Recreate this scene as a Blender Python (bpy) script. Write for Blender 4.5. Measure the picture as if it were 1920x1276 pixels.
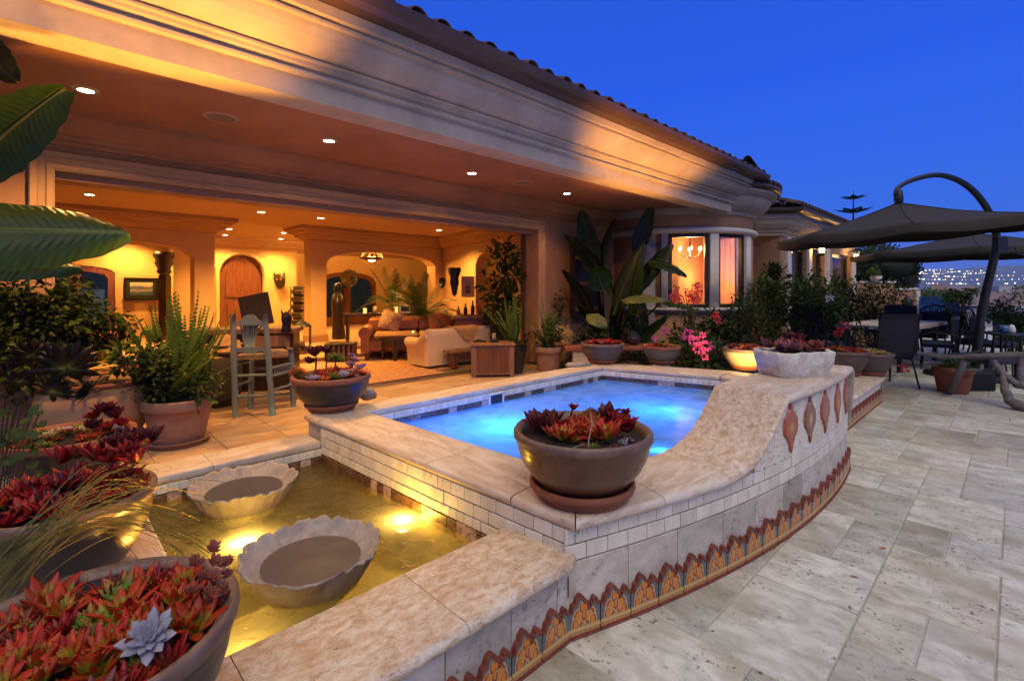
import bpy, math, random
from math import sin, cos, pi, radians, sqrt, atan2
from mathutils import Vector, Matrix, Quaternion, noise as mnoise
for o in list(bpy.data.objects): bpy.data.objects.remove(o)
SC = bpy.context.scene
COL = SC.collection
random.seed(7)
KIDS = {}
EYE = 1.45                                     # eye height above the terrace paving
FPX, HX, HY = 920.0, 960.0, 541.0              # focal length and horizon of the photograph in its pixels
# ---------------------------------------------------------------- camera
cd = bpy.data.cameras.new('camera'); cam = bpy.data.objects.new('camera', cd); COL.objects.link(cam)
cam.location = (0, 0, EYE); cam.rotation_euler = (radians(90), 0, 0)
cd.sensor_width = 36; cd.lens = 36 * FPX / 1920; cd.shift_y = -(638 - HY) / 1920
cd.clip_start = .05; cd.clip_end = 20000
SC.camera = cam
# ---------------------------------------------------------------- sky, twilight, exposure
W = bpy.data.worlds.new('World'); SC.world = W; W.use_nodes = True
nt = W.node_tree; nt.nodes.clear()
tc_ = nt.nodes.new('ShaderNodeTexCoord'); sx_ = nt.nodes.new('ShaderNodeSeparateXYZ'); cr_ = nt.nodes.new('ShaderNodeValToRGB')
nt.links.new(tc_.outputs['Generated'], sx_.inputs[0]); nt.links.new(sx_.outputs[2], cr_.inputs[0])
els = cr_.color_ramp.elements
for p_, c_ in ((.0, (.075, .155, .70)), (.04, (.045, .16, .78)), (.12, (.022, .15, .86)), (.35, (.014, .110, .84)), (.60, (.012, .085, .66)), (1.0, (.012, .06, .42))):
    e_ = els.new(p_); e_.color = (*c_, 1)
els.remove(els[0]); els.remove(els[-1])
bg = nt.nodes.new('ShaderNodeBackground'); bg.inputs[1].default_value = 1.0; wo = nt.nodes.new('ShaderNodeOutputWorld')
nt.links.new(cr_.outputs[0], bg.inputs[0]); nt.links.new(bg.outputs[0], wo.inputs[0])
sd = bpy.data.lights.new('afterglow', 'SUN'); so = bpy.data.objects.new('afterglow', sd); COL.objects.link(so)
sd.energy = 1.7; sd.angle = radians(50); sd.color = (1, .86, .52)
so.rotation_euler = (radians(41), 0, radians(14)); so.location = (2, -4, 8)
SC.view_settings.view_transform = 'Standard'; SC.view_settings.look = 'None'
SC.view_settings.gamma = 1; SC.view_settings.exposure = 0; SC.view_settings.use_curve_mapping = False
try:
    SC.cycles.use_denoising = True; SC.cycles.max_bounces = 7; SC.cycles.diffuse_bounces = 3
    SC.cycles.glossy_bounces = 3; SC.cycles.transmission_bounces = 5; SC.cycles.transparent_max_bounces = 8
    SC.cycles.caustics_reflective = False; SC.cycles.caustics_refractive = False
    SC.cycles.sample_clamp_indirect = 4; SC.cycles.use_light_tree = True
except Exception: pass
# ---------------------------------------------------------------- frame of the house: x runs along it, y into it
ANG = radians(44.2)
SA, CA = cos(ANG), sin(ANG)
def WF(t, n, z=0.0): return Vector((t * SA - n * CA, t * CA + n * SA, z))
def px(x, y, z):                                # photo pixel on a level plane z -> point
    Y = FPX * (EYE - z) / (y - HY); return Vector(((x - HX) / FPX * Y, Y, z))
def pd(x, y, Y):                                # photo pixel at a depth Y -> point
    return Vector(((x - HX) / FPX * Y, Y, EYE - (y - HY) / FPX * Y))
def tn(v): return (v.x * SA + v.y * CA, -v.x * CA + v.y * SA)
def pn(x, y, n):                                # photo pixel on the upright plane n -> (t, z)
    u = (x - HX) / FPX; t = n * (CA + u * SA) / (SA - u * CA); Y = t * CA + n * SA
    return t, EYE - (y - HY) / FPX * Y
def ptt(x, y, t):                               # photo pixel on the upright plane t -> (n, z)
    u = (x - HX) / FPX; n = t * (SA - u * CA) / (CA + u * SA); Y = t * CA + n * SA
    return n, EYE - (y - HY) / FPX * Y
# ---------------------------------------------------------------- objects
def tag(o, label=None, cat=None, group=None, kind=None):
    if label: o['label'] = label
    if cat: o['category'] = cat
    if group: o['group'] = group
    if kind: o['kind'] = kind
    return o
def thing(name, label, cat, loc=(0, 0, 0), rz=0.0, group=None, kind=None):
    o = bpy.data.objects.new(name, None); COL.objects.link(o); o.empty_display_size = .1
    o.location = loc; o.rotation_euler = (0, 0, rz)
    return tag(o, label, cat, group, kind)
def link(name, me, parent=None, loc=(0, 0, 0), rot=(0, 0, 0), scale=(1, 1, 1), kind=None):
    o = bpy.data.objects.new(name, me); COL.objects.link(o)
    if parent:
        o.parent = parent; KIDS.setdefault(parent.name, []).append(o)
    o.location = loc; o.rotation_euler = rot; o.scale = scale
    if kind: o['kind'] = kind
    return o
def copy_tree(o, loc, rz=None, label=None, sc=None):
    def rec(s, par):
        c = s.copy(); COL.objects.link(c)
        if par: c.parent = par
        for k in KIDS.get(s.name, ()): rec(k, c)
        return c
    r = rec(o, None); r.location = loc
    if rz is not None: r.rotation_euler = (0, 0, rz)
    if sc: r.scale = (sc, sc, sc)
    if label: r['label'] = label
    return r
class MB:
    """collects faces for ONE mesh"""
    def __init__(s): s.v = []; s.f = []; s.sm = []; s.mi = []; s.m = 0
    def add(s, vs, fs, smooth=False):
        b = len(s.v); s.v += [tuple(p) for p in vs]
        for f in fs: s.f.append(tuple(b + i for i in f)); s.sm.append(smooth); s.mi.append(s.m)
        return s
    def box(s, x0, x1, y0, y1, z0, z1, M=None, bv=0.0):
        if bv > 0:
            a = bv
            vs = []
            for z, i in ((z0, a), (z0 + a, 0), (z1 - a, 0), (z1, a)):
                vs += [(x0 + i, y0 + i, z), (x1 - i, y0 + i, z), (x1 - i, y1 - i, z), (x0 + i, y1 - i, z)]
            fs = [(3, 2, 1, 0), (12, 13, 14, 15)]
            for k in range(3):
                for j in range(4): fs.append((k*4+j, k*4+(j+1) % 4, k*4+4+(j+1) % 4, k*4+4+j))
        else:
            vs = [(x0, y0, z0), (x1, y0, z0), (x1, y1, z0), (x0, y1, z0), (x0, y0, z1), (x1, y0, z1), (x1, y1, z1), (x0, y1, z1)]
            fs = [(3, 2, 1, 0), (4, 5, 6, 7), (0, 1, 5, 4), (1, 2, 6, 5), (2, 3, 7, 6), (3, 0, 4, 7)]
        if M is not None: vs = [M @ Vector(p) for p in vs]
        return s.add(vs, fs)
    def grid(s, P, smooth=True, loop_u=False, loop_v=False):
        """P[i][j] points"""
        nu, nv = len(P), len(P[0]); vs = [p for r in P for p in r]; fs = []
        for i in range(nu if loop_u else nu - 1):
            for j in range(nv if loop_v else nv - 1):
                a, b = i % nu, (i + 1) % nu; c, d = j % nv, (j + 1) % nv
                fs.append((a * nv + c, b * nv + c, b * nv + d, a * nv + d))
        return s.add(vs, fs, smooth)
    def lathe(s, prof, seg=32, c=(0, 0, 0), wob=None, sx=1, sy=1, smooth=True, a0=0):
        P = []
        for k in range(seg):
            a = 2 * pi * k / seg + a0; row = []
            for (r, z) in prof:
                rr = r * (1 + (wob(a, z) if wob else 0)); row.append((c[0] + rr * cos(a) * sx, c[1] + rr * sin(a) * sy, c[2] + z))
            P.append(row)
        return s.grid(P, smooth, loop_u=True)
    def tube(s, pts, rad, seg=6, cap=True, flat=1.0):
        pts = [Vector(p) for p in pts]; n = len(pts)
        if not hasattr(rad, '__len__'): rad = [rad] * n
        P = []; up = Vector((0, 0, 1)); prev = None
        for i in range(n):
            d = (pts[min(i + 1, n - 1)] - pts[max(i - 1, 0)])
            if d.length < 1e-9: d = Vector((0, 0, 1))
            d.normalize()
            if prev is None:
                ref = up if abs(d.z) < .95 else Vector((1, 0, 0)); a = d.cross(ref).normalized()
            else:
                a = prev - d * prev.dot(d)
                a = a.normalized() if a.length > 1e-6 else d.cross(up).normalized()
            prev = a; b = d.cross(a)
            P.append([pts[i] + (a * cos(2*pi*k/seg) + b * sin(2*pi*k/seg) * flat) * rad[i] for k in range(seg)])
        s.grid(P, True, loop_v=True)
        if cap:
            b0 = len(s.v) - n * seg
            s.f.append(tuple(b0 + k for k in range(seg))[::-1]); s.sm.append(False); s.mi.append(s.m)
            s.f.append(tuple(b0 + (n-1)*seg + k for k in range(seg))); s.sm.append(False); s.mi.append(s.m)
        return s
    def prism(s, poly, z0, z1, M=None):
        n = len(poly); vs = [(x, y, z0) for x, y in poly] + [(x, y, z1) for x, y in poly]
        if M is not None: vs = [M @ Vector(p) for p in vs]
        fs = [tuple(range(n))[::-1], tuple(range(n, 2 * n))] + [(i, (i+1) % n, n+(i+1) % n, n+i) for i in range(n)]
        return s.add(vs, fs)
    def sphere(s, c, r, seg=10, rings=6, sz=1.0):
        prof = [(r * sin(pi * k / rings) + 1e-5, -r * cos(pi * k / rings) * sz) for k in range(rings + 1)]
        return s.lathe(prof, seg, c)
    def mesh(s, name, mats, off=(0, 0, 0)):
        me = bpy.data.meshes.new(name)
        if off != (0, 0, 0): s.v = [(x - off[0], y - off[1], z - off[2]) for x, y, z in s.v]
        me.from_pydata(s.v, [], s.f)
        me.polygons.foreach_set('use_smooth', s.sm); me.polygons.foreach_set('material_index', s.mi)
        for m in (mats if isinstance(mats, (list, tuple)) else [mats]): me.materials.append(m)
        me.update(); return me
    def build(s, name, mats, parent=None, loc=(0, 0, 0), off=(0, 0, 0), kind=None, rot=(0, 0, 0)):
        return link(name, s.mesh(name, mats, off), parent, loc, rot, kind=kind)
def sweep(path, prof, closed=False):
    """path: [(x, y)], prof: [(out, z)]; out is to the right of the walking direction; mitred corners -> MB"""
    P = []; n = len(path)
    for i in range(n):
        p = Vector(path[i]).to_2d()
        a = Vector(path[i - 1]).to_2d() if (i > 0 or closed) else None
        b = Vector(path[(i + 1) % n]).to_2d() if (i < n - 1 or closed) else None
        d1 = (p - a).normalized() if a is not None else (b - p).normalized()
        d2 = (b - p).normalized() if b is not None else d1
        n1 = Vector((d1.y, -d1.x)); n2 = Vector((d2.y, -d2.x)); m = (n1 + n2)
        m = m / max(.3, (1 + n1.dot(n2)))
        P.append([(p.x + m.x * o, p.y + m.y * o, z) for o, z in prof])
    mb = MB(); mb.grid(P, False, loop_u=closed); return mb
# ---------------------------------------------------------------- materials
MAT = {}
class NT:
    def __init__(s, name):
        s.m = bpy.data.materials.new(name); s.m.use_nodes = True; s.t = s.m.node_tree
        s.b = s.t.nodes['Principled BSDF']; s.out = s.t.nodes['Material Output']
    def n(s, typ, **kw):
        q = s.t.nodes.new(typ)
        for k, v in kw.items(): setattr(q, k, v)
        return q
    def l(s, a, b): s.t.links.new(a, b)
    def pos(s, scale=(1, 1, 1), rz=0.0, rnd=0.0, obj=False):
        if obj: src = s.n('ShaderNodeTexCoord').outputs['Object']
        else: src = s.n('ShaderNodeNewGeometry').outputs['Position']
        r = s.n('ShaderNodeMapping'); r.inputs['Rotation'].default_value = (0, 0, rz); s.l(src, r.inputs[0]); src = r.outputs[0]
        if rnd:
            oi = s.n('ShaderNodeObjectInfo'); vm = s.n('ShaderNodeVectorMath', operation='SCALE'); vm.inputs[3].default_value = rnd
            cx = s.n('ShaderNodeCombineXYZ'); s.l(oi.outputs['Random'], cx.inputs[0]); s.l(oi.outputs['Random'], cx.inputs[1])
            s.l(cx.outputs[0], vm.inputs[0]); ad = s.n('ShaderNodeVectorMath', operation='ADD'); s.l(src, ad.inputs[0]); s.l(vm.outputs[0], ad.inputs[1]); src = ad.outputs[0]
        q = s.n('ShaderNodeMapping'); q.inputs['Scale'].default_value = scale; s.l(src, q.inputs[0]); return q.outputs[0]
    def noise(s, v, scale=5, detail=4, rough=.55, dist=0.0):
        q = s.n('ShaderNodeTexNoise'); q.inputs['Scale'].default_value = scale; q.inputs['Detail'].default_value = detail
        q.inputs['Roughness'].default_value = rough; q.inputs['Distortion'].default_value = dist
        if v is not None: s.l(v, q.inputs['Vector'])
        return q.outputs['Fac']
    def ramp(s, f, stops, interp='LINEAR'):
        q = s.n('ShaderNodeValToRGB'); q.color_ramp.interpolation = interp; e = q.color_ramp.elements
        while len(e) < len(stops): e.new(.5)
        for el, (p, c) in zip(e, stops):
            el.position = p; el.color = (c, c, c, 1) if not hasattr(c, '__len__') else (*c[:3], 1)
        s.l(f, q.inputs[0]); return q.outputs[0]
    def mix(s, f, a, b, mode='MIX'):
        q = s.n('ShaderNodeMix'); q.data_type = 'RGBA'; q.blend_type = mode
        for i, v in ((0, f), (6, a), (7, b)):
            if hasattr(v, 'is_linked') or hasattr(v, 'links'): s.l(v, q.inputs[i])
            elif i == 0: q.inputs[0].default_value = v
            else: q.inputs[i].default_value = (*v[:3], 1)
        return q.outputs[2]
    def rnd(s): return s.n('ShaderNodeObjectInfo').outputs['Random']
    def math(s, op, a, b=0.0):
        q = s.n('ShaderNodeMath', operation=op)
        for i, v in ((0, a), (1, b)):
            if isinstance(v, (int, float)): q.inputs[i].default_value = v
            else: s.l(v, q.inputs[i])
        return q.outputs[0]
    def bump(s, h, strength=.3, dist=.01, prev=None):
        q = s.n('ShaderNodeBump'); q.inputs['Strength'].default_value = strength; q.inputs['Distance'].default_value = dist
        s.l(h, q.inputs['Height'])
        if prev is not None: s.l(prev, q.inputs['Normal'])
        s.l(q.outputs[0], s.b.inputs['Normal']); return q.outputs[0]
    def col(s, c):
        if hasattr(c, 'links'): s.l(c, s.b.inputs['Base Color'])
        else: s.b.inputs['Base Color'].default_value = (*c[:3], 1)
    def set(s, **kw):
        for k, v in kw.items():
            i = s.b.inputs[k.replace('_', ' ')]
            if hasattr(v, 'links'): s.l(v, i)
            else: i.default_value = v if not isinstance(v, tuple) else (*v, 1)
def m_plain(name, c, rough=.6, metal=0.0, var=.25, scale=6.0, bump=.0, coat=0.0, rndv=0.0, c2=None, dist=.004, spec=None, scl=(1, 1, 1)):
    t = NT(name); v = t.pos(scl); f = t.noise(v, scale, 5, .6)
    c2 = c2 or tuple(x * (1 - var) for x in c)
    k = t.mix(t.ramp(f, [(.35, 0), (.68, 1)]), c2, c)
    if rndv:
        r = t.rnd(); k = t.mix(1.0, k, t.ramp(r, [(0, 1 - rndv), (1, 1.0)]), 'MULTIPLY')
    t.col(k); t.set(Roughness=rough, Metallic=metal)
    if coat: t.set(Coat_Weight=coat, Coat_Roughness=.15)
    if spec is not None: t.set(**{'Specular_IOR_Level': spec})
    if bump: t.bump(t.noise(v, scale * 6, 4, .6), bump, dist)
    MAT[name] = t.m; return t.m
def m_emit(name, c, strength):
    t = NT(name); t.col((.02, .02, .02)); t.set(Emission_Color=c, Emission_Strength=strength); MAT[name] = t.m; return t.m
def m_travertine(name, base, alt, pit=.5, var=.35, scale=1.0, along=(3.2, .8, 3.2), rough=.5, rndv=.25, stain=(.2, .13, .07), stain_amt=.5, pitscale=38, rz=-ANG, whit=.0, hue=.04):
    """travertine: veins stretched along one axis, open pits, per-slab tone"""
    t = NT(name)
    v = t.pos(tuple(a * scale for a in along), rz=rz, rnd=37.0)
    vein = t.noise(v, 2.2, 8, .62, .6); broad = t.noise(v, .7, 3, .5)
    c = t.mix(t.ramp(vein, [(.36, 0), (.62, 1)]), alt, base)
    c = t.mix(t.ramp(broad, [(.5, 0), (.72, stain_amt)]), c, stain)
    # tone of the slab
    r = t.rnd(); tone = t.ramp(r, [(0, 1 - rndv), (.35, 1 - rndv * .45), (.8, 1.0), (1, 1 + whit)])
    c = t.mix(1.0, c, tone, 'MULTIPLY')
    wn = t.n('ShaderNodeTexWhiteNoise', noise_dimensions='1D'); t.l(r, wn.inputs['W'])
    c = t.mix(t.math('MULTIPLY', wn.outputs['Value'], hue * 4), c, t.mix(1.0, c, (.80, .74, .60), 'MULTIPLY'))
    # pits
    vp = t.pos((along[0] * .55 * scale, along[1] * .8 * scale, along[2] * .55 * scale), rz=rz, rnd=11.0)
    p1 = t.noise(vp, pitscale * .45, 3, .7); gate = t.noise(v, 1.3, 3, .6)
    pitm = t.math('MULTIPLY', t.ramp(p1, [(.575, 0), (.63, 1)]), t.ramp(gate, [(.47, 0.0), (.62, 1.0)]))
    fine = t.noise(t.pos((1, 1, 1)), 90, 3, .7)
    c = t.mix(t.math('MULTIPLY', pitm, pit), c, (.07, .045, .025))
    c = t.mix(t.ramp(fine, [(.3, .18), (.6, 0)]), c, alt)
    t.col(c); t.set(Roughness=t.ramp(vein, [(.2, min(1, rough + .18)), (.8, rough - .08)]))
    h = t.math('SUBTRACT', t.math('ADD', t.math('MULTIPLY', vein, .5), t.math('MULTIPLY', fine, .25)), t.math('MULTIPLY', pitm, 1.2))
    t.bump(h, .45, .006)
    MAT[name] = t.m; return t.m
# ================================================================ materials of the setting
M = MAT
m_travertine('paver', (.70, .68, .58), (.44, .42, .34), pit=.97, rndv=.28, stain=(.36, .30, .19), stain_amt=.85, whit=.14, hue=.2, scale=1.9, rz=-ANG, along=(2.6, 1.5, 3), pitscale=34)
m_travertine('coping', (.66, .57, .45), (.47, .35, .24), pit=.6, rndv=.05, stain=(.44, .3, .2), stain_amt=.45, scale=2.4, along=(.8, 3.4, 3), hue=.0)
m_travertine('coping_across', (.66, .57, .45), (.47, .35, .24), pit=.6, rndv=.05, stain=(.44, .3, .2), stain_amt=.45, scale=2.4, along=(3.4, .8, 3), hue=.0)
m_travertine('coping_rust', (.68, .60, .48), (.45, .30, .17), pit=.7, rndv=.04, stain=(.44, .25, .12), stain_amt=.5, scale=6.5, along=(1.3, 2.0, 3), hue=.0)
m_travertine('cream_tile', (.80, .75, .62), (.66, .59, .46), pit=.5, rndv=.14, stain=(.46, .36, .24), stain_amt=.25, scale=1.2, pitscale=60, along=(3, 3, 1))
m_travertine('grey_slab', (.64, .58, .48), (.42, .37, .29), pit=.7, rndv=.3, stain=(.36, .27, .18), stain_amt=.35, scale=1.4, pitscale=50, along=(2, 2, 3))
m_travertine('floor_tile', (.54, .38, .23), (.38, .23, .12), pit=.3, rndv=.15, stain=(.3, .15, .07), stain_amt=.4, scale=1.2, along=(.8, 2.4, 3), rough=.42)
m_plain('grout', (.46, .42, .35), .9, var=.2, scale=14)
m_plain('grout_dark', (.20, .16, .12), .9, var=.2, scale=14)
m_plain('stucco', (.46, .25, .12), .85, var=.22, scale=2.5, bump=.25)
m_plain('trim_stone', (.46, .29, .15), .75, var=.2, scale=4, bump=.3)
m_plain('precast', (.60, .48, .31), .85, var=.28, scale=2.6, bump=.6, dist=.008)
m_plain('white_precast', (.66, .60, .50), .7, var=.12, scale=3, bump=.15)
m_plain('soffit', (.44, .20, .08), .85, var=.25, scale=1.6, bump=.2)
m_plain('room_wall', (.66, .42, .18), .8, var=.12, scale=1.8, bump=.08)
m_plain('room_ceiling', (.62, .38, .19), .85, var=.06, scale=1.2)
m_plain('crown', (.40, .21, .10), .6, var=.25, scale=4, scl=(1, 1, 12))
m_plain('gutter', (.10, .055, .035), .35, var=.3, scale=2)
m_plain('roof_clay', (.085, .04, .032), .8, var=.4, scale=6, rndv=.45, bump=.3)
m_plain('dark_bronze', (.045, .035, .028), .4, .6, var=.3)
m_plain('door_wood', (.15, .042, .014), .45, var=.5, scale=2.5, scl=(8, 8, 1), bump=.2)
m_plain('stain_wood', (.20, .07, .025), .35, var=.5, scale=2.5, scl=(8, 8, 1), coat=.3)
m_plain('old_wood', (.30, .15, .07), .6, var=.5, scale=3, scl=(8, 8, 1), bump=.2)
m_plain('dark_wood', (.028, .013, .008), .35, var=.4, scale=3, scl=(6, 6, 1), coat=.2)
m_plain('black_iron', (.012, .012, .012), .45, .5, var=.2)
m_plain('soil', (.025, .016, .010), .95, var=.6, scale=30, bump=.8, dist=.01)
m_plain('terracotta', (.30, .095, .045), .8, var=.3, scale=7, bump=.25, rndv=.2)
m_plain('old_terracotta', (.27, .11, .06), .85, var=.45, scale=9, bump=.3, c2=(.32, .20, .13))
m_plain('sand_clay', (.55, .33, .15), .8, var=.25, scale=3, bump=.3)
# glazed bowls: the rim glaze is rubbed away in places
def m_glaze(name, c, c2, rough=.22, rimc=(.14, .075, .05)):
    t = NT(name); v = t.pos(); f = t.noise(v, 9, 5, .6); g = t.noise(v, 55, 3, .7)
    k = t.mix(t.ramp(f, [(.35, 0), (.7, 1)]), c2, c); k = t.mix(t.ramp(g, [(.62, 0), (.7, .6)]), k, tuple(x * .45 for x in c))
    t.col(k); t.set(Roughness=t.ramp(f, [(.3, rough), (.8, rough + .2)]), Coat_Weight=.10, Coat_Roughness=.15, Specular_IOR_Level=.3); t.bump(g, .12, .003); MAT[name] = t.m
m_glaze('brown_glaze', (.17, .075, .035), (.11, .05, .028))
m_glaze('dark_glaze', (.045, .030, .026), (.028, .022, .022), .28)
m_glaze('grey_glaze', (.12, .085, .07), (.08, .06, .052), .35)
m_glaze('green_glaze', (.12, .12, .085), (.09, .08, .06), .25)
m_glaze('pale_glaze', (.62, .52, .30), (.5, .4, .22), .3)
m_plain('rim_glaze', (.10, .05, .035), .5, var=.4, scale=14, c2=(.18, .11, .075), bump=.2)
# dark and pale marble of the waterline: mottled, one tone per tile
def m_marble(name, a, b, rvar):
    t = NT(name); v = t.pos(rnd=23.0); f = t.noise(v, 28, 8, .7, 1.2)
    lo = t.mix(t.ramp(f, [(.42, 0), (.6, 1)]), a, b); hi = t.mix(t.ramp(f, [(.35, 0), (.6, 1)]), tuple(x * 2 + .06 for x in a), tuple(min(.7, x * 2 + .2) for x in b))
    t.col(t.mix(t.ramp(t.rnd(), [(rvar, 0), (rvar + .02, 1)]), lo, hi)); t.set(Roughness=.35); t.bump(f, .25, .002); MAT[name] = t.m
m_marble('dark_marble', (.035, .022, .016), (.16, .10, .065), .72)
m_marble('warm_marble', (.05, .025, .014), (.22, .11, .05), .8)
# hand-painted tiles: red-brown raised edge, ochre leaves, slate blue ground
def m_painted(name):
    t = NT(name); ob = t.n('ShaderNodeTexCoord').outputs['Object']; sx = t.n('ShaderNodeSeparateXYZ'); t.l(ob, sx.inputs[0])
    x, z = sx.outputs[0], sx.outputs[2]
    def blob(cx, cz, rx, rz, lo=.8, hi=1.0):
        a = t.math('DIVIDE', t.math('SUBTRACT', t.math('ABSOLUTE', x), cx), rx); b = t.math('DIVIDE', t.math('SUBTRACT', z, cz), rz)
        d = t.math('SQRT', t.math('ADD', t.math('MULTIPLY', a, a), t.math('MULTIPLY', b, b)))
        return t.ramp(d, [(lo, 1), (hi, 0)])
    base = t.mix(t.ramp(t.noise(ob, 40, 3), [(.4, 0), (.6, 1)]), (.09, .10, .10), (.13, .14, .13))
    c = base
    for (cx, cz, rx, rz) in ((.028, .075, .022, .034), (.010, .118, .012, .020), (.044, .052, .014, .026), (0, .082, .012, .018)):
        c = t.mix(blob(cx, cz, rx * 1.55, rz * 1.4), c, (.60, .45, .2)); c = t.mix(blob(cx, cz, rx * 1.32, rz * 1.25), c, (.27, .045, .018)); c = t.mix(blob(cx - .002, cz + .004, rx * .85, rz * .85), c, (.60, .20, .02))
    c = t.mix(t.ramp(z, [(.040, 1), (.042, 0)], 'CONSTANT'), c, (.5, .33, .12))
    wav = t.math('SINE', t.math('MULTIPLY', x, 260.0)); c = t.mix(t.math('MULTIPLY', t.ramp(z, [(0, 1), (.028, 0)], 'CONSTANT'), t.ramp(wav, [(.2, .3), (.8, 1)])), c, (.42, .16, .045))
    c = t.mix(t.ramp(z, [(.009, 1), (.011, 0)], 'CONSTANT'), c, (.22, .05, .025))
    t.col(c); t.set(Roughness=.35, Coat_Weight=.15); t.bump(t.noise(ob, 70, 3), .2, .002); MAT[name] = t.m
m_painted('painted_tile')
m_plain('red_edge', (.24, .055, .035), .5, var=.4, scale=20, bump=.3)
# ---------------------------------------------------------------- ground, sea and terrace
gm = MB(); gm.box(-4000, 4000, -300, 9000, -60.4, -60); ground = tag(gm.build('ground', m_plain('far_ground', (.05, .05, .045), .9, scale=.01)), kind='structure')
hill = MB()
def hz(t, n):
    d = max(0, t - 24) * .16 + max(0, -n - 9) * .12
    return -.35 - d + .6 * mnoise.noise(Vector((t * .08, n * .08, 0)))* min(1, d)
P = [[tuple(WF(-30 + 10 * i, -60 + 8 * j, 0))[:2] + (hz(-30 + 10 * i, -60 + 8 * j),) for j in range(24)] for i in range(34)]
hill.grid(P); tag(hill.build('hillside', m_plain('hill_scrub', (.035, .05, .02), .95, var=.6, scale=1.2, bump=.8, dist=.05)), kind='structure')
patio = thing('patio', None, None, (0, 0, 0), ANG, kind='structure')
b = MB(); b.box(-6, 26, -9, 2.4, -.3, -.006); b.build('grout_bed', M['grout'], patio)
def fill_pattern(nt_, nn_, sizes, seed):
    R = random.Random(seed); occ = {}; out = []
    for i in range(nt_):
        for j in range(nn_):
            if (i, j) in occ: continue
            R.shuffle(sizes)
            for (a, b2) in sizes + [(1, 1)]:
                if i + a <= nt_ and j + b2 <= nn_ and all((i + p, j + q) not in occ for p in range(a) for q in range(b2)):
                    for p in range(a):
                        for q in range(b2): occ[(i + p, j + q)] = 1
                    out.append((i, j, a, b2)); break
    return out
U = .2175
TILE = {}
def tile_mesh(kind, mat, w, d, h, bv=.005):
    k = (kind, round(w, 4), round(d, 4), round(h, 4))
    if k not in TILE:
        m = MB(); m.box(-w / 2, w / 2, -d / 2, d / 2, -h, 0, bv=bv); TILE[k] = m.mesh(kind, mat)
    return TILE[k]
def tile_mesh_v(kind, mat, w, hgt, th, bv=.003):
    """upright tile: x along, z up, front face towards -y at y=0"""
    k = (kind, 'v', round(w, 3), round(hgt, 3), round(th, 4))
    if k not in TILE:
        m = MB(); m.box(-w / 2, w / 2, 0, th, -hgt / 2, hgt / 2, bv=bv); TILE[k] = m.mesh(kind, mat)
    return TILE[k]
R = random.Random(3)
rest = MB(); PT0, PN0 = -1.5, -1.9; NTU, NNU = 66, 18; used = 0
for (i, j, a, b2) in fill_pattern(NTU, NNU, [(2, 2), (2, 3), (2, 3), (3, 2), (1, 2), (2, 2), (2, 1), (1, 1), (3, 3)], 5):
    x0, y0 = PT0 + i * U, PN0 + j * U; g = .0035; cx, cy = x0 + a * U / 2, y0 + b2 * U / 2
    near = cy > -.55 and cx > .4 and cx < 10.6 and not (cy > 1.75)
    dz = R.uniform(-.0022, .0022)
    if near and used < 298:
        link('paver', tile_mesh('paver', M['paver'], a * U - 2 * g, b2 * U - 2 * g, .03), patio, (cx, cy, dz), (R.uniform(-.002, .002), R.uniform(-.002, .002), 0)); used += 1
    else: rest.box(x0 + g, x0 + a * U - g, y0 + g, y0 + b2 * U - g, -.03, dz)
for (i, j, a, b2) in fill_pattern(34, 22, [(2, 2), (2, 3), (3, 2), (1, 2)], 8):
    x0, y0 = PT0 + NTU * U + i * U * 1.5, PN0 - 1.4 + j * U * 1.2; rest.box(x0 + .004, x0 + a * U * 1.5 - .004, y0 + .004, y0 + b2 * U * 1.2 - .004, -.03, 0)
for (i, j, a, b2) in fill_pattern(30, 20, [(2, 2), (2, 3), (3, 2), (1, 2)], 9):
    x0, y0 = PT0 + i * U * 2, PN0 - 8.8 + j * U * 2; 
    if y0 + b2 * U * 2 < PN0: rest.box(x0 + .004, x0 + a * U * 2 - .004, y0 + .004, y0 + b2 * U * 2 - .004, -.03, 0)
rest.build('far_pavers', M['paver'], patio, kind='stuff')
# ---------------------------------------------------------------- floor of the house
FZ = .2
floor = thing('floor', None, None, (0, 0, 0), ANG, kind='structure')
b = MB(); b.box(-6, 13, 3.6, 15, -.3, FZ - .006); b.box(-6, -.3, -2, 3.6, -.3, FZ - .006); b.box(5.6, 13, 2.3, 3.6, -.3, FZ - .006); b.build('grout_bed', M['grout_dark'], floor)
for i in range(26):
    for j in range(13):
        x0 = -2.6 + i * .46; y0 = 3.66 + j * .5
        u = (x0 * SA - y0 * CA) / max(.1, x0 * CA + y0 * SA)
        if y0 > 5.3 and y0 < 5.8: continue
        if u < -1.1 or (y0 > 5.8 and u > .03) or (y0 < 5.8 and x0 > 7.6): continue
        link('floor_tile', tile_mesh('floor_tile', M['floor_tile'], .454, .494, .02, .003), floor, (x0 + .23, y0 + .25, FZ))
tr = MB()
for k, nn in enumerate((5.66, 5.76, 5.86)): tr.box(-.05, 6.25, nn, nn + .02, FZ - .02, FZ + .006)
tr.box(-.05, 6.25, 5.62, 5.94, FZ - .03, FZ - .004); tr.build('door_track', m_plain('track', (.32, .22, .13), .35, .5, scale=4), floor)
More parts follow.
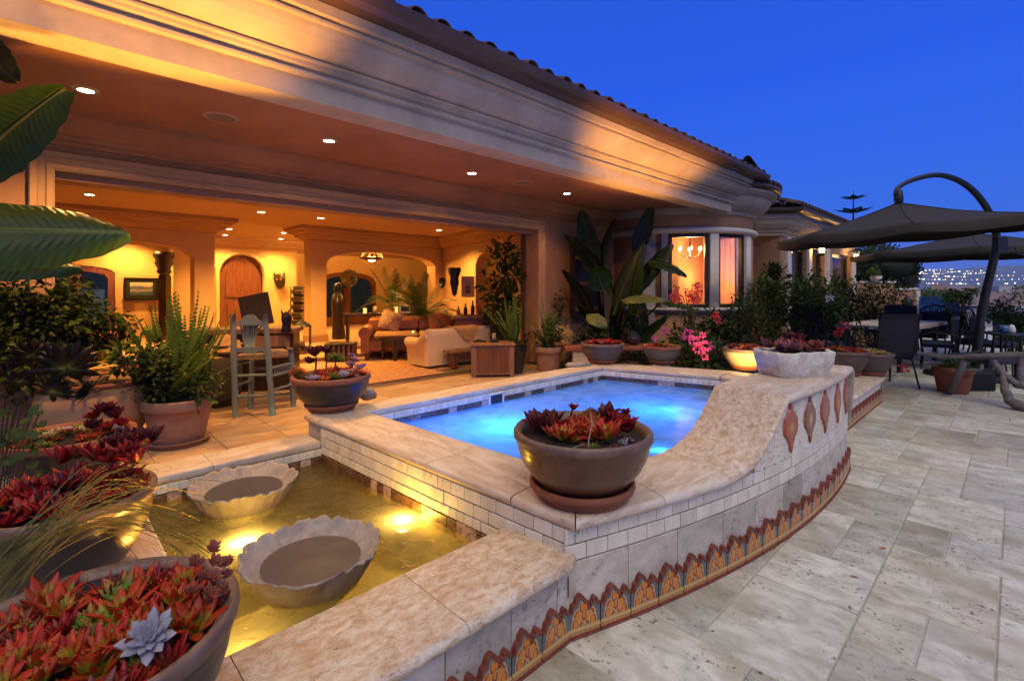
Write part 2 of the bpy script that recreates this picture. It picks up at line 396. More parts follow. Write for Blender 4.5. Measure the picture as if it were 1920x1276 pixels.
# ================================================================ the spa
def no(t): return .86 + (t - 3.9) ** 2 / 13.6          # outer edge of the curved coping
SPZ, FNZ, TOPZ = .5, .35, .83
def coping_piece(name, stations, z, th, mat, parent, off, nose=.018, inner_nose=.010, zf=None):
    """stations: [((ti, ni), (to, no), z or None)]; rounded towards both edges"""
    P = []
    for st in stations:
        I, O = Vector(st[0]), Vector(st[1]); zz = st[2] if len(st) > 2 else z
        d = (O - I); w = d.length; d.normalize(); row = []
        pr = [(0.004, -th), (0, -th + inner_nose), (0, -inner_nose), (inner_nose * .3, -inner_nose * .3), (inner_nose, 0), (w * .35, .0004), (w * .7, -.0004), (w - nose * 1.3, 0)]
        for k in range(1, 8):
            a = pi / 2 - k * pi / 7; pr.append((w - nose * 1.3 + nose * 1.3 * cos(a), -th / 2 + th / 2 * sin(a)))
        pr.append((w - .035, -th))
        for s, q in pr: p = I + d * s; row.append((p.x, p.y, zz + q))
        P.append(row)
    m = MB(); m.grid(P, True, loop_v=True); n = len(P[0])
    m.add(P[0], [tuple(range(n))]); m.add(P[-1], [tuple(range(n))[::-1]])
    return m.build(name, mat, parent, off=off)
spa = thing('spa', 'raised tiled spa with blue lit water and curved travertine coping', 'spa', WF(3.3, 2.4), ANG)
SO = (3.3, 2.4, 0)
A, B_, C_ = (1.847, 3.509), (4.935, 3.506), (5.30, 2.23)
inner = [A, (1.96, 1.75), (2.0, 1.60), (2.1, 1.51), (2.28, 1.47), (2.55, 1.45), (2.85, 1.42), (3.19, 1.37), (3.9, 1.34), (4.7, 1.40), (5.15, 1.62), C_, B_]
# shell: solid walls round the basin, leaving the basin open
outerp = [(1.49, 3.74), (1.61, 1.31)] + [(t / 20, no(t / 20) + .045) for t in range(34, 95, 3)] + [(5.0, 1.25), (5.75, 1.6), (5.75, 2.3), (5.5, 3.76)]
def wall_ring(m, inn, outp, z0, zi1):
    pass
sh = MB()
# basin walls (faces towards the water) and floor
zb = -.25
P = [[(p[0], p[1], zb), (p[0], p[1], SPZ - .045)] for p in inner]; sh.grid(P, False, loop_u=True)
sh.f.append(tuple(range(len(sh.v))[::2])); sh.sm.append(False); sh.mi.append(0)
sh.build('basin', m_plain('pool_plaster', (.55, .62, .66), .6, var=.1), spa, off=SO)
ow = MB(); P = [[(p[0] + (.012 if i < 1 else 0), p[1] + .012, -.02), (p[0], p[1] + .012, SPZ - .046)] for i, p in enumerate(outerp)]; ow.grid(P, False, loop_u=True)
# raised part behind the ornaments
t_r0, t_r1 = 3.12, 4.66
Pf = []
ramp_o = [(2.50, 0.0), (2.62, .012), (2.72, .04), (2.80, .075), (2.88, .13), (2.95, .19), (3.01, .25), (3.06, .30), (3.10, .33)]
for t, dz in ramp_o: Pf.append([(t, no(t) + .057, .30), (t, no(t) + .057, SPZ + dz - .05)])
for k in range(1, 13):
    t = 3.10 + (4.66 - 3.10) * k / 12; Pf.append([(t, no(t) + .057, .30), (t, no(t) + .057, TOPZ - .05)])
Pf.append([(4.66, 1.38, .30), (4.66, 1.38, TOPZ - .05)])
ow.grid(Pf, False)
# water side of the raised wall
Pb = []
ri = [(2.60, 1.445, 0), (2.74, 1.43, .012), (2.84, 1.42, .04), (2.92, 1.41, .08), (2.99, 1.40, .14), (3.05, 1.39, .20), (3.11, 1.38, .26), (3.16, 1.375, .31), (3.19, 1.37, .33)]
for t, n, dz in ri: Pb.append([(t, n - .006, .2), (t, n - .006, SPZ + dz - .045)])
for t, n in ((3.5, 1.355), (3.9, 1.34), (4.3, 1.36), (4.66, 1.38)): Pb.append([(t, n - .006, .2), (t, n - .006, TOPZ - .05)])
ow.grid(Pb, False)
ow.build('wall_core', M['grout'], spa, off=SO)
# coping slabs
def lerp2(a, b, f): return (a[0] + (b[0] - a[0]) * f, a[1] + (b[1] - a[1]) * f)
Lo0, Lo1 = (1.451, 3.787), (1.575, 1.262); Li0, Li1 = A, (1.975, 1.66)
def L_st(f): return (lerp2(Li0, Li1, f), lerp2(lerp2(Lo0, Lo1, .11), lerp2(Lo0, Lo1, .86), f))
segs = [0, .34, .67, 1.0]
for a, b2 in zip(segs, segs[1:]): coping_piece('coping_slab', [L_st(a + .0012), L_st((a + b2) / 2), L_st(b2 - .0012)], SPZ, .048, M['coping_across'], spa, SO)
# back strip with the mitre at both ends
cs = [((1.847, 3.509), (1.451, 3.787)), ((2.5, 3.509), (2.5, 3.787)), ((3.1, 3.509), (3.1, 3.787)), ((3.75, 3.509), (3.75, 3.787)), ((4.4, 3.508), (4.4, 3.787)), ((4.935, 3.506), (5.12, 3.787))]
for a, b2 in zip(cs, cs[1:]):
    if a[0][0] < 1.9: st = [((1.853, 3.513), (1.462, 3.513), SPZ), ((1.853, 3.514), (1.46, 3.76), SPZ), ((1.86, 3.511), (1.58, 3.787), SPZ), ((2.497, 3.509), (2.497, 3.787), SPZ)]
    else: st = [((a[0][0] + .003, a[0][1]), (a[1][0] + .003, a[1][1])), ((b2[0][0], b2[0][1]), (b2[1][0], b2[1][1]))]
    coping_piece('coping_slab', st, SPZ, .048, M['coping'], spa, SO)
cc = [((4.94, 3.50), (5.16, 3.78)), ((5.12, 2.9), (5.55, 3.0)), ((5.298, 2.24), (5.8, 2.3))]
for a, b2 in zip(cc, cc[1:]): coping_piece('coping_slab', [a, lerp2(a[0], b2[0], .995) and (lerp2(a[0], b2[0], .995), lerp2(a[1], b2[1], .995))], SPZ, .048, M['coping_across'], spa, SO)
coping_piece('coping_slab', [((5.297, 2.22), (5.8, 2.28)), ((5.16, 1.64), (5.7, 1.5)), ((4.72, 1.41), (4.95, 1.15))], SPZ, .048, M['coping_across'], spa, SO)
# corner block and curved front strip
coping_piece('coping_slab', [(Li1, lerp2(Lo0, Lo1, .863)), ((1.985, 1.62), (1.567, 1.42)), ((2.0, 1.59), (1.578, 1.256))], SPZ, .048, M['coping_across'], spa, SO)
front = [((2.003, 1.585), (1.582, 1.252)), ((2.03, 1.55), (1.72, no(1.72) - .004)), ((2.1, 1.51), (1.86, no(1.86))), ((2.19, 1.485), (2.05, no(2.05)))]
coping_piece('coping_slab', front, SPZ, .048, M['coping'], spa, SO)
def rz_o(t):
    for (a, za), (b2, zb2) in zip(ramp_o, ramp_o[1:]):
        if a <= t <= b2: return za + (zb2 - za) * (t - a) / (b2 - a)
    return 0 if t < 2.5 else .33
front = [((2.193, 1.484), (2.053, no(2.053))), ((2.35, 1.462), (2.25, no(2.25))), ((2.47, 1.455), (2.40, no(2.40))), (ri[0][:2], (2.50, no(2.50)))]
coping_piece('coping_slab', front, SPZ, .048, M['coping'], spa, SO)
# the concave ramp up to the raised top, in courses of slabs
rs = []
for (t, dz), (ti, ni, dzi) in zip(ramp_o, ri): rs.append(((ti, ni), (t, no(t)), SPZ + (dz + dzi) / 2))
for a, b2 in ((0, 3), (3, 6), (6, 8)): coping_piece('ramp_slab', rs[a:b2 + 1], SPZ, .05, M['coping_rust'], spa, SO)
tops = [((3.19, 1.37), (3.10, no(3.10))), ((3.5, 1.36), (3.45, no(3.45))), ((3.85, 1.345), (3.85, no(3.85))), ((4.25, 1.36), (4.25, no(4.25))), ((4.66, 1.385), (4.68, no(4.68)))]
for a, b2 in zip(tops, tops[1:]): coping_piece('top_slab', [(lerp2(a[0], b2[0], .004), lerp2(a[1], b2[1], .004)), (lerp2(a[0], b2[0], .5), lerp2(a[1], b2[1], .5)), (lerp2(a[0], b2[0], .996), lerp2(a[1], b2[1], .996))], TOPZ, .048, M['coping'], spa, SO, nose=.022)
# end of the raised wall: coping folded down to the bench
endp = [((4.64, 1.385), (4.66, .905), TOPZ - .004), ((4.70, 1.385), (4.715, .905), TOPZ - .03), ((4.73, 1.385), (4.745, .91), TOPZ - .10), ((4.745, 1.385), (4.76, .92), TOPZ - .2), ((4.76, 1.385), (4.775, .93), TOPZ - .3), ((4.80, 1.385), (4.82, .95), TOPZ - .40), ((4.88, 1.385), (4.9, .98), TOPZ - .47)]
coping_piece('end_slab', endp, TOPZ, .048, M['coping'], spa, SO)
# ---- outer face tiles along a curve
def path_curve(t0, t1, inset, n=200):
    pts = []
    for k in range(n + 1):
        t = t0 + (t1 - t0) * k / n; pts.append(Vector((t, no(t) + inset)))
    return pts
def place_on(pts, widths, fn, gap=.004):
    """walks a polyline placing pieces of the given widths; fn(center, angle, width)"""
    cum = [0]
    for a, b2 in zip(pts, pts[1:]): cum.append(cum[-1] + (b2 - a).length)
    def at(s):
        s = max(0, min(cum[-1] - 1e-6, s)); k = next(i for i in range(len(cum) - 1) if cum[i + 1] >= s)
        f = (s - cum[k]) / max(1e-9, cum[k + 1] - cum[k]); return pts[k] + (pts[k + 1] - pts[k]) * f
    s = 0; i = 0
    while s < cum[-1] - .01:
        w = widths(i); w = min(w, cum[-1] - s); a, b2 = at(s), at(s + w); d = b2 - a
        if w > .012: fn((a + b2) / 2, atan2(d.y, d.x), w - gap, s)
        s += w; i += 1
RT = random.Random(11)
def upright(parent, name, mat, c, ang, w, z0, z1, off, th=.012, proud=0.0, quant=.004):
    w = round(w / quant) * quant
    o = link(name, tile_mesh_v(name + mat, M[mat], w, z1 - z0 - .004, th), parent, (c.x - off[0] + sin(ang) * proud, c.y - off[1] - cos(ang) * proud, (z0 + z1) / 2), (0, 0, ang)); return o
fpts = path_curve(1.575, 4.74, .046)
count = [0]
def small(name, mat, z0, z1, off, parent):
    return lambda c, a, w, s: upright(parent, name, mat, c, a, w, z0, z1, off, proud=RT.uniform(.0, .0025))
rowsz = [(.383, .450), (.312, .380)]
for k, (z0, z1) in enumerate(rowsz):
    fw = lambda i, k=k: (.05 if (i == 0 and k == 0) else .112 if i % 5 else .104)
    place_on(fpts, fw, small('wall_tile', 'cream_tile', z0, z1, SO, spa))
place_on(fpts, lambda i: [.33, .31, .34, .30, .32, .27][i % 6], lambda c, a, w, s: upright(spa, 'wall_slab', 'grey_slab', c, a, w, .05, .309, SO, proud=RT.uniform(0, .001)))
# scalloped tile border
def crest_mesh():
    w, h = .176, .0
    prof = []
    def peak(cx, hw, base, top):
        return [(cx - hw, base), (cx - hw * .85, base + (top - base) * .42), (cx - hw * .55, base + (top - base) * .5), (cx - hw * .42, base + (top - base) * .8), (cx - hw * .15, top * .985), (cx, top), (cx + hw * .15, top * .985), (cx + hw * .42, base + (top - base) * .8), (cx + hw * .55, base + (top - base) * .5), (cx + hw * .85, base + (top - base) * .42), (cx + hw, base)]
    return peak
def crest_tile_mesh(wd):
    key = ('crest', round(wd, 3))
    if key in TILE: return TILE[key]
    pk = crest_mesh(); top = []
    top += pk(-wd * .12, wd * .30, .112, .176); top += pk(wd * .34, wd * .16, .112, .152)
    top = [(-wd / 2, .116)] + [p for p in top if -wd / 2 < p[0] < wd / 2] + [(wd / 2, .116)]
    cl = []
    for p in top:
        if not cl or p[0] > cl[-1][0] + 1e-4: cl.append(p)
    top = cl
    m = MB(); th = .018; n = len(top)
    m.m = 0
    vs = [(x, 0, 0.0) for x, z in top] + [(x, 0, z) for x, z in top]; m.add(vs, [(i, i + 1, n + i + 1, n + i) for i in range(n - 1)])
    m.m = 1                                  # raised red edge along the top, and the returns
    off = .0115; ins = []
    for i, (x, z) in enumerate(top):
        a = top[max(0, i - 1)]; c = top[min(n - 1, i + 1)]; dx, dz = c[0] - a[0], c[1] - a[1]; L = sqrt(dx * dx + dz * dz); ins.append((x + dz / L * off, z - dx / L * off))
    vs = [(x, -.004, z) for x, z in top] + [(x, -.004, z) for x, z in ins] + [(x, .0005, z) for x, z in ins] + [(x, th, z) for x, z in top]
    m.add(vs, [(n + i, n + i + 1, i + 1, i) for i in range(n - 1)] + [(2 * n + i, 2 * n + i + 1, n + i + 1, n + i) for i in range(n - 1)] + [(i, i + 1, 3 * n + i + 1, 3 * n + i) for i in range(n - 1)])
    m.add([(-wd / 2, 0, 0), (-wd / 2, th, 0), (-wd / 2, th, .116), (-wd / 2, 0, .116)], [(0, 1, 2, 3)]); m.add([(wd / 2, 0, 0), (wd / 2, th, 0), (wd / 2, th, .116), (wd / 2, 0, .116)], [(3, 2, 1, 0)])
    m.box(-wd / 2, wd / 2, -.007, .0, 0, .010); m.m = 0; m.box(-wd / 2, wd / 2, -.004, 0, .026, .038, bv=.0015)
    TILE[key] = m.mesh('border_tile', [M['painted_tile'], M['red_edge']]); return TILE[key]
def crest(parent, off):
    def fn(c, a, w, s):
        w = round(w / .004) * .004
        if w > .06: link('border_tile', crest_tile_mesh(w), parent, (c.x - off[0] + sin(a) * .018, c.y - off[1] - cos(a) * .018, .001), (RT.uniform(-.004, .004), 0, a))
    return fn
place_on(fpts, lambda i: .165, crest(spa, SO), gap=.003)
# fish-scale mosaic of the raised part, one part, and five glazed ornaments
mos = MB(); RM = random.Random(5)
tt = 2.80
while tt < 4.64:
    zlow = .455
    zt = (SPZ + rz_o(tt) - .052) if tt < 3.1 else TOPZ - .052
    z = zlow + RM.uniform(-.01, .0)
    w = RM.uniform(.022, .034)
    while z < zt - .012:
        h = RM.uniform(.035, .055); z1 = min(z + h, zt); sk = RM.uniform(-.006, .006); nx = no(tt + w / 2) + .046
        y = nx - RM.uniform(0, .0015)
        m = min(.001, h / 6)
        vs = [(tt + .0015, no(tt) + .0462, z + .0015), (tt + w - .0015, no(tt + w) + .0462, z + sk + .0015), (tt + w - .0015 + sk, no(tt + w) + .0462, z1 - .001), (tt + .0015 + sk, no(tt) + .0462, z1 - .001)]
        vs += [(a, b2 - .004, c) for a, b2, c in vs]
        mos.add(vs, [(4, 5, 6, 7), (0, 1, 5, 4), (1, 2, 6, 5), (2, 3, 7, 6), (3, 0, 4, 7)])
        z = z1
    tt += w
mos.build('mosaic', M['cream_tile'], spa, off=SO, kind='stuff')
def m_orn(name, bg_, ink):
    t = NT(name); ob = t.n('ShaderNodeTexCoord').outputs['Object']; f = t.noise(ob, 22, 5, .7, 1.5)
    g = t.noise(t.pos((1, 1, 1), obj=True), 60, 3, .7, 2.0); c = t.mix(t.ramp(f, [(.35, 0), (.7, 1)]), bg_, tuple(x * 1.9 for x in bg_))
    sx = t.n('ShaderNodeSeparateXYZ'); t.l(ob, sx.inputs[0]); x, z = sx.outputs[0], sx.outputs[2]
    ang = t.math('ARCTAN2', x, z); r = t.math('SQRT', t.math('ADD', t.math('MULTIPLY', x, x), t.math('MULTIPLY', t.math('MULTIPLY', z, z), .45)))
    pet = t.math('MULTIPLY', t.math('ABSOLUTE', t.math('SINE', t.math('MULTIPLY', ang, 6.0))), .03); d = t.math('SUBTRACT', pet, r)
    c = t.mix(t.math('MULTIPLY', t.ramp(d, [(.49, 0), (.5, 1)]), 0), c, ink) if False else t.mix(t.ramp(t.math('ADD', d, .5), [(.499, 0), (.503, 1)]), c, ink)
    rim = t.math('SINE', t.math('MULTIPLY', r, 210.0)); c = t.mix(t.math('MULTIPLY', t.ramp(rim, [(.75, 0), (.9, 1)]), .3), c, ink)
    t.col(c); t.set(Roughness=.3, Coat_Weight=.3); t.bump(g, .3, .003); MAT[name] = t.m
m_orn('ornament_a', (.26, .04, .012), (.55, .28, .08)); m_orn('ornament_b', (.17, .03, .012), (.62, .5, .22)); m_orn('ornament_c', (.24, .038, .013), (.3, .24, .12))
def ornament(sc=1.0):
    half = [(x_ * 1.85, z_ * 1.04) for x_, z_ in [(0, .155), (.007, .135), (.012, .105), (.018, .095), (.026, .088), (.030, .075), (.046, .055), (.052, .035), (.054, .0), (.050, -.03), (.040, -.048), (.030, -.062), (.024, -.066), (.026, -.078), (.014, -.09), (.012, -.11), (.006, -.135), (0, -.15)]]
    m = MB(); L = half + [(-x, z) for x, z in half[-2:0:-1]]; n = len(L)
    m.add([(x, 0, z) for x, z in L] + [(x * .86, -.010, z * .94) for x, z in L], [tuple(n + k for k in range(n))] + [(i, (i+1) % n, n + (i+1) % n, n + i) for i in range(n)])
    return m
for k, (x, y) in enumerate(((1482, 779), (1518, 770), (1546.5, 762), (1570, 754.5), (1585, 745))):
    # the ornament's centre lies on the curved face: march along it
    best = min((abs(((t / 400 * SA - (no(t / 400) + .04) * CA) / (t / 400 * CA + (no(t / 400) + .04) * SA)) * FPX + HX - x), t / 400) for t in range(1200, 1880))[1]
    zc = .625; da = (best - 3.9) / 6.8
    o = ornament().build('ornament_tile', M[('ornament_a', 'ornament_b', 'ornament_c', 'ornament_a', 'ornament_c')[k]], spa, (best - SO[0], no(best) + .040 - SO[1], zc + .005), rot=(0, 0, da))
# waterline tiles inside, on the two faces that are seen
def row_line(parent, a, b2, wd, z0, z1, name, mat, off, inset=.0):
    a, b2 = Vector(a), Vector(b2); d = (b2 - a); L = d.length; n = int(round(L / wd)); w = L / n; ang = atan2(d.y, d.x)
    for k in range(n):
        c = a + d * ((k + .5) / n); upright(parent, name, mat, c, ang, w - .004, z0, z1, off, th=.010, proud=.010 + RT.uniform(0, .002))
row_line(spa, A, B_, .058, .398, .452, 'waterline_tile', 'cream_tile', SO); row_line(spa, A, B_, .098, .318, .396, 'marble_tile', 'dark_marble', SO)
row_line(spa, B_, C_, .058, .398, .452, 'waterline_tile', 'cream_tile', SO); row_line(spa, B_, C_, .098, .318, .396, 'marble_tile', 'dark_marble', SO)
# skimmer frame, its opening a dark panel with the shade in its colour
ts0, _ = pn(915, 740, 3.50); ts1, _ = pn(943, 740, 3.50)
sk = MB(); zc0, zc1 = .325, .452
for (x0, x1, z0, z1) in ((ts0, ts1, zc1 - .018, zc1), (ts0, ts0 + .02, zc0, zc1 - .018), (ts1 - .02, ts1, zc0, zc1 - .018)): sk.box(x0, x1, 3.482, 3.502, z0, z1)
skf = sk.build('skimmer_frame', m_plain('white_plastic', (.75, .75, .72), .4, var=.05), spa, off=SO)
h = MB(); h.box(ts0 + .02, ts1 - .02, 3.486, 3.498, zc0, zc1 - .018); h.build('skimmer_mouth_panel', m_plain('mouth_shade', (.02, .03, .05), .6), spa, off=SO)
for x in (ts0 + .01, ts1 - .01):
    s_ = MB(); s_.sphere((x, 3.481, .435), .0045, 6, 4); s_.build('screw', M['black_iron'], spa, off=SO)
# small tiles of the wall that faces the fountain
fa, fb = Vector((1.592, 1.295)), Vector((1.485, 3.50))      # walking so that the outside is -y of the tile
d = fa - fb
def row_face(z0, z1, wd, name, mat, shift=0):
    pts = [fb + d * (k / 20) for k in range(21)]
    place_on(pts, lambda i: wd * (.5 if (i == 0 and shift) else 1) * (1 + .06 * ((i * 7) % 3 - 1)), lambda c, a, w, s: upright(spa, name, mat, c, a, w, z0, z1, SO, proud=.006 + RT.uniform(0, .003)))
row_face(.385, .451, .112, 'wall_tile', 'cream_tile'); row_face(.316, .383, .112, 'wall_tile', 'cream_tile', 1); row_face(.262, .314, .06, 'waterline_tile', 'cream_tile'); row_face(.165, .260, .075, 'marble_tile', 'warm_marble') if 'warm_marble' in M else None
# ================================================================ water
def m_water(name, tintc, milk, milk_fac, foam, bumps, gl=.9, rough=.03):
    t = NT(name); t.t.nodes.remove(t.b)
    v = t.pos((1, 1, 1)); f = t.noise(v, foam[0], 5, .6, 1.5); f2 = t.noise(v, foam[0] * .4, 3, .5, 2.0)
    tr = t.n('ShaderNodeBsdfTransparent'); tr.inputs[0].default_value = (*tintc, 1)
    tl = t.n('ShaderNodeBsdfTranslucent'); df = t.n('ShaderNodeBsdfDiffuse')
    for q in (tl, df): q.inputs[0].default_value = (*milk, 1)
    mk = t.n('ShaderNodeMixShader'); mk.inputs[0].default_value = .25; t.l(tl.outputs[0], mk.inputs[1]); t.l(df.outputs[0], mk.inputs[2])
    m1 = t.n('ShaderNodeMixShader'); amt = t.ramp(t.math('MULTIPLY', f, t.math('ADD', f2, .5)), [(.32, milk_fac), (.62, min(.97, milk_fac + foam[1]))]); t.l(amt, m1.inputs[0])
    t.l(tr.outputs[0], m1.inputs[1]); t.l(mk.outputs[0], m1.inputs[2])
    gs = t.n('ShaderNodeBsdfGlossy'); gs.inputs['Roughness'].default_value = rough
    w = t.noise(v, bumps[0], 4, .55, .8); bp = t.n('ShaderNodeBump'); bp.inputs['Strength'].default_value = bumps[1]; bp.inputs['Distance'].default_value = .03
    t.l(w, bp.inputs['Height']); t.l(bp.outputs[0], gs.inputs['Normal'])
    fr = t.n('ShaderNodeFresnel'); fr.inputs[0].default_value = 1.33; t.l(bp.outputs[0], fr.inputs[1])
    m2 = t.n('ShaderNodeMixShader'); t.l(t.math('MULTIPLY', fr.outputs[0], gl), m2.inputs[0]); t.l(m1.outputs[0], m2.inputs[1]); t.l(gs.outputs[0], m2.inputs[2])
    t.l(m2.outputs[0], t.out.inputs[0]); MAT[name] = t.m; return t.m
m_water('spa_water', (.35, .65, 1.0), (.34, .62, .95), .42, (2.6, .6), (5, .3), gl=.5, rough=.15)
m_water('fountain_water', (.62, .55, .24), (.17, .155, .085), .5, (2.0, .35), (11, .7), gl=1.0, rough=.02)
wt = MB(); pts = [(p[0], p[1], .35) for p in inner]; cxw, cyw = 3.5, 2.5
wt.add(pts, [tuple(range(len(pts)))]); tag(wt.build('spa_water', M['spa_water'], None, rot=(0, 0, ANG)), kind='structure')
def lamp_point(name, loc, e, col, r=.05, parent=None):
    l = bpy.data.lights.new(name, 'POINT'); l.energy = e; l.color = col; l.shadow_soft_size = r
    o = bpy.data.objects.new(name, l); COL.objects.link(o); o.location = loc
    if parent: o.parent = parent
    return o
def lamp_spot(name, loc, e, col, ang=120, blend=.6, r=.04, rot=(0, 0, 0), parent=None):
    l = bpy.data.lights.new(name, 'SPOT'); l.energy = e; l.color = col; l.shadow_soft_size = r; l.spot_size = radians(ang); l.spot_blend = blend
    o = bpy.data.objects.new(name, l); COL.objects.link(o); o.location = loc; o.rotation_euler = rot
    if parent: o.parent = parent
    return o
BLUE = (.02, .22, 1.0)
m_emit('lens_blue', (.2, .65, 1.0), 8)
def aim(o, frm, to):
    o.rotation_euler = (Vector(to) - Vector(frm)).to_track_quat('-Z', 'Y').to_euler()
# the underwater lamps of the spa: one on the wall below the near coping, one opposite
for k, (x, y, z, e) in enumerate(((955, 800, .0, 56), (1240, 770, -.04, 44), (840, 752, -.05, 30))):
    p = px(x, y, .35); p.z = z
    L = thing('underwater_lamp', ['round blue-white lamp under the water beside the large front bowl', 'round underwater lamp near the raised end of the spa', 'round underwater lamp near the skimmer side of the spa'][k], 'pool lamp', p, group='lamps under the spa water')
    m = MB(); m.lathe([(.001, 0), (.07, 0), (.08, -.02), (.06, -.05), (.001, -.05)], 16); m.build('housing', M['white_plastic'], L)
    m = MB(); m.lathe([(.001, .006), (.055, .004), (.06, 0)], 16); m.build('lens', M['lens_blue'], L)
    lamp_point('bulb', (0, 0, .07), e, BLUE, .06, L)
# ================================================================ the fountain
fo = thing('fountain_basin', 'low travertine fountain basin with murky golden water', 'fountain', WF(.9, 2.5), ANG); FO = (.9, 2.5, 0)
sh = MB(); fin = [(.40, 1.66), (1.60, 1.66), (1.49, 3.5), (.40, 3.5)]
sh.grid([[(p[0], p[1], -.1), (p[0], p[1], FNZ - .045)] for p in fin], False, loop_u=True); sh.add([(p[0], p[1], -.1) for p in fin], [(0, 1, 2, 3)])
sh.build('basin', m_plain('algae_plaster', (.22, .17, .06), .8, var=.5, scale=5), fo, off=FO)
wc = MB(); wc.box(-1.5, 1.60, 1.313, 1.655, -.02, FNZ - .049); wc.box(-1.5, .395, 1.665, 3.8, -.02, FNZ - .049); wc.box(.395, 1.48, 3.505, 3.76, .0, FNZ - .049); wc.build('wall_core', M['grout'], fo, off=FO)
Lst = [(-1.5, -.85), (-.85, -.2), (-.2, .42), (.42, 1.02), (1.02, 1.56)]
for a, b2 in Lst:
    st = [((a + .0015, 1.657), (a + .0015, 1.245)), (((a + b2) / 2, 1.657), ((a + b2) / 2, 1.245)), ((b2 - .0015, 1.657), (b2 - .0015, 1.245))]
    if b2 > 1.5: st = [((a + .0015, 1.657), (a + .0015, 1.245)), ((1.3, 1.657), (1.3, 1.245)), ((1.55, 1.657), (1.54, 1.245)), ((1.572, 1.60), (1.58, 1.252)), ((1.585, 1.42), (1.61, 1.27)), ((1.59, 1.36), (1.62, 1.30))]
    coping_piece('coping_slab', st, FNZ, .05, M['coping_rust'], fo, FO, nose=.022)
for a, b2 in ((-.5, .15), (.15, .80), (.80, 1.475)): coping_piece('coping_slab', [((b2 - .0015, 3.495), (b2 - .0015, 3.80)), ((a + .0015, 3.495), (a + .0015, 3.80))][::-1], FNZ, .05, M['coping'], fo, FO)
for a, b2 in ((1.66, 2.25), (2.25, 2.85), (2.85, 3.49)): coping_piece('coping_slab', [((.39, a + .0015), (-.12, a + .0015)), ((.39, b2 - .0015), (-.12, b2 - .0015))], FNZ, .05, M['coping_across'], fo, FO)
spts = [Vector((t, 1.30)) for t in (-.2, .3, .8, 1.2, 1.58)]
place_on(spts, lambda i: [.30, .26, .31, .29][i % 4], lambda c, a, w, s: upright(fo, 'wall_slab', 'grey_slab', c, a, w, .05, .298, FO))
place_on([Vector((t, 1.30)) for t in (-.24, .5, 1.58)], lambda i: .165, crest(fo, FO), gap=.003)
for nm, mt, z0, z1, wd in (('waterline_tile', 'cream_tile', .246, .300, .055), ('marble_tile', 'warm_marble', .16, .244, .075)):
    row_line(fo, (.40, 3.5), (1.485, 3.5), wd, z0, z1, nm, mt, FO)
place_on([Vector((.40, 1.67)), Vector((.40, 2.6)), Vector((.40, 3.49))], lambda i: .10, lambda c, a, w, s: upright(fo, 'wall_tile', 'cream_tile', c, a, w, .16, .30, FO, proud=.01))
wt = MB(); wt.add([(.40, 1.66, .2), (1.60, 1.66, .2), (1.49, 3.5, .2), (.40, 3.5, .2)], [(0, 1, 2, 3)]); tag(wt.build('fountain_water', M['fountain_water'], None, rot=(0, 0, ANG)), kind='structure')
WARM = (1.0, .60, .20); GOLD = (1.0, .62, .17)
m_emit('lens_gold', (1, .75, .3), 14)
for k, (tt_, n_, z, e, tgt) in enumerate(((1.43, 2.32, .15, 62, (1.60, 2.4, .5)), (.74, 2.66, .15, 75, (.80, 3.0, .4)), (.50, 1.86, .08, 12, (.7, 2.0, .4)), (.46, 2.45, .0, 7, (.3, 2.5, .5)))):
    p = WF(tt_, n_, z); L = thing('submerged_spotlight', ['gold lamp glowing at the water line of the spa wall', 'gold lamp under the back shell bowl', 'gold lamp in the water near the front shell bowl', 'gold lamp by the bowls at the left of the fountain'][k], 'pond lamp', p, group='lamps in the fountain water')
    m = MB(); m.lathe([(.03, -.09), (.04, -.08), (.045, -.01), (.04, 0), (.034, -.005)], 12); m.build('housing', M['black_iron'], L)
    m = MB(); m.lathe([(.001, -.006), (.034, -.008)], 12); m.build('lens', M['lens_gold'], L)
    lamp_point('bulb', (0, 0, .025), e * .6, GOLD, .025, L)
    s_ = lamp_spot('beam', (0, 0, .235 - z), (680, 600, 120, 110)[k], (1.0, .42, .06), 58, .5, .05, parent=L); aim(s_, (0, 0, 0), WF((.42, .15, -1.4, -1.9)[k], (2.55, 2.80, 2.6, 2.9)[k], 2.9) - p)
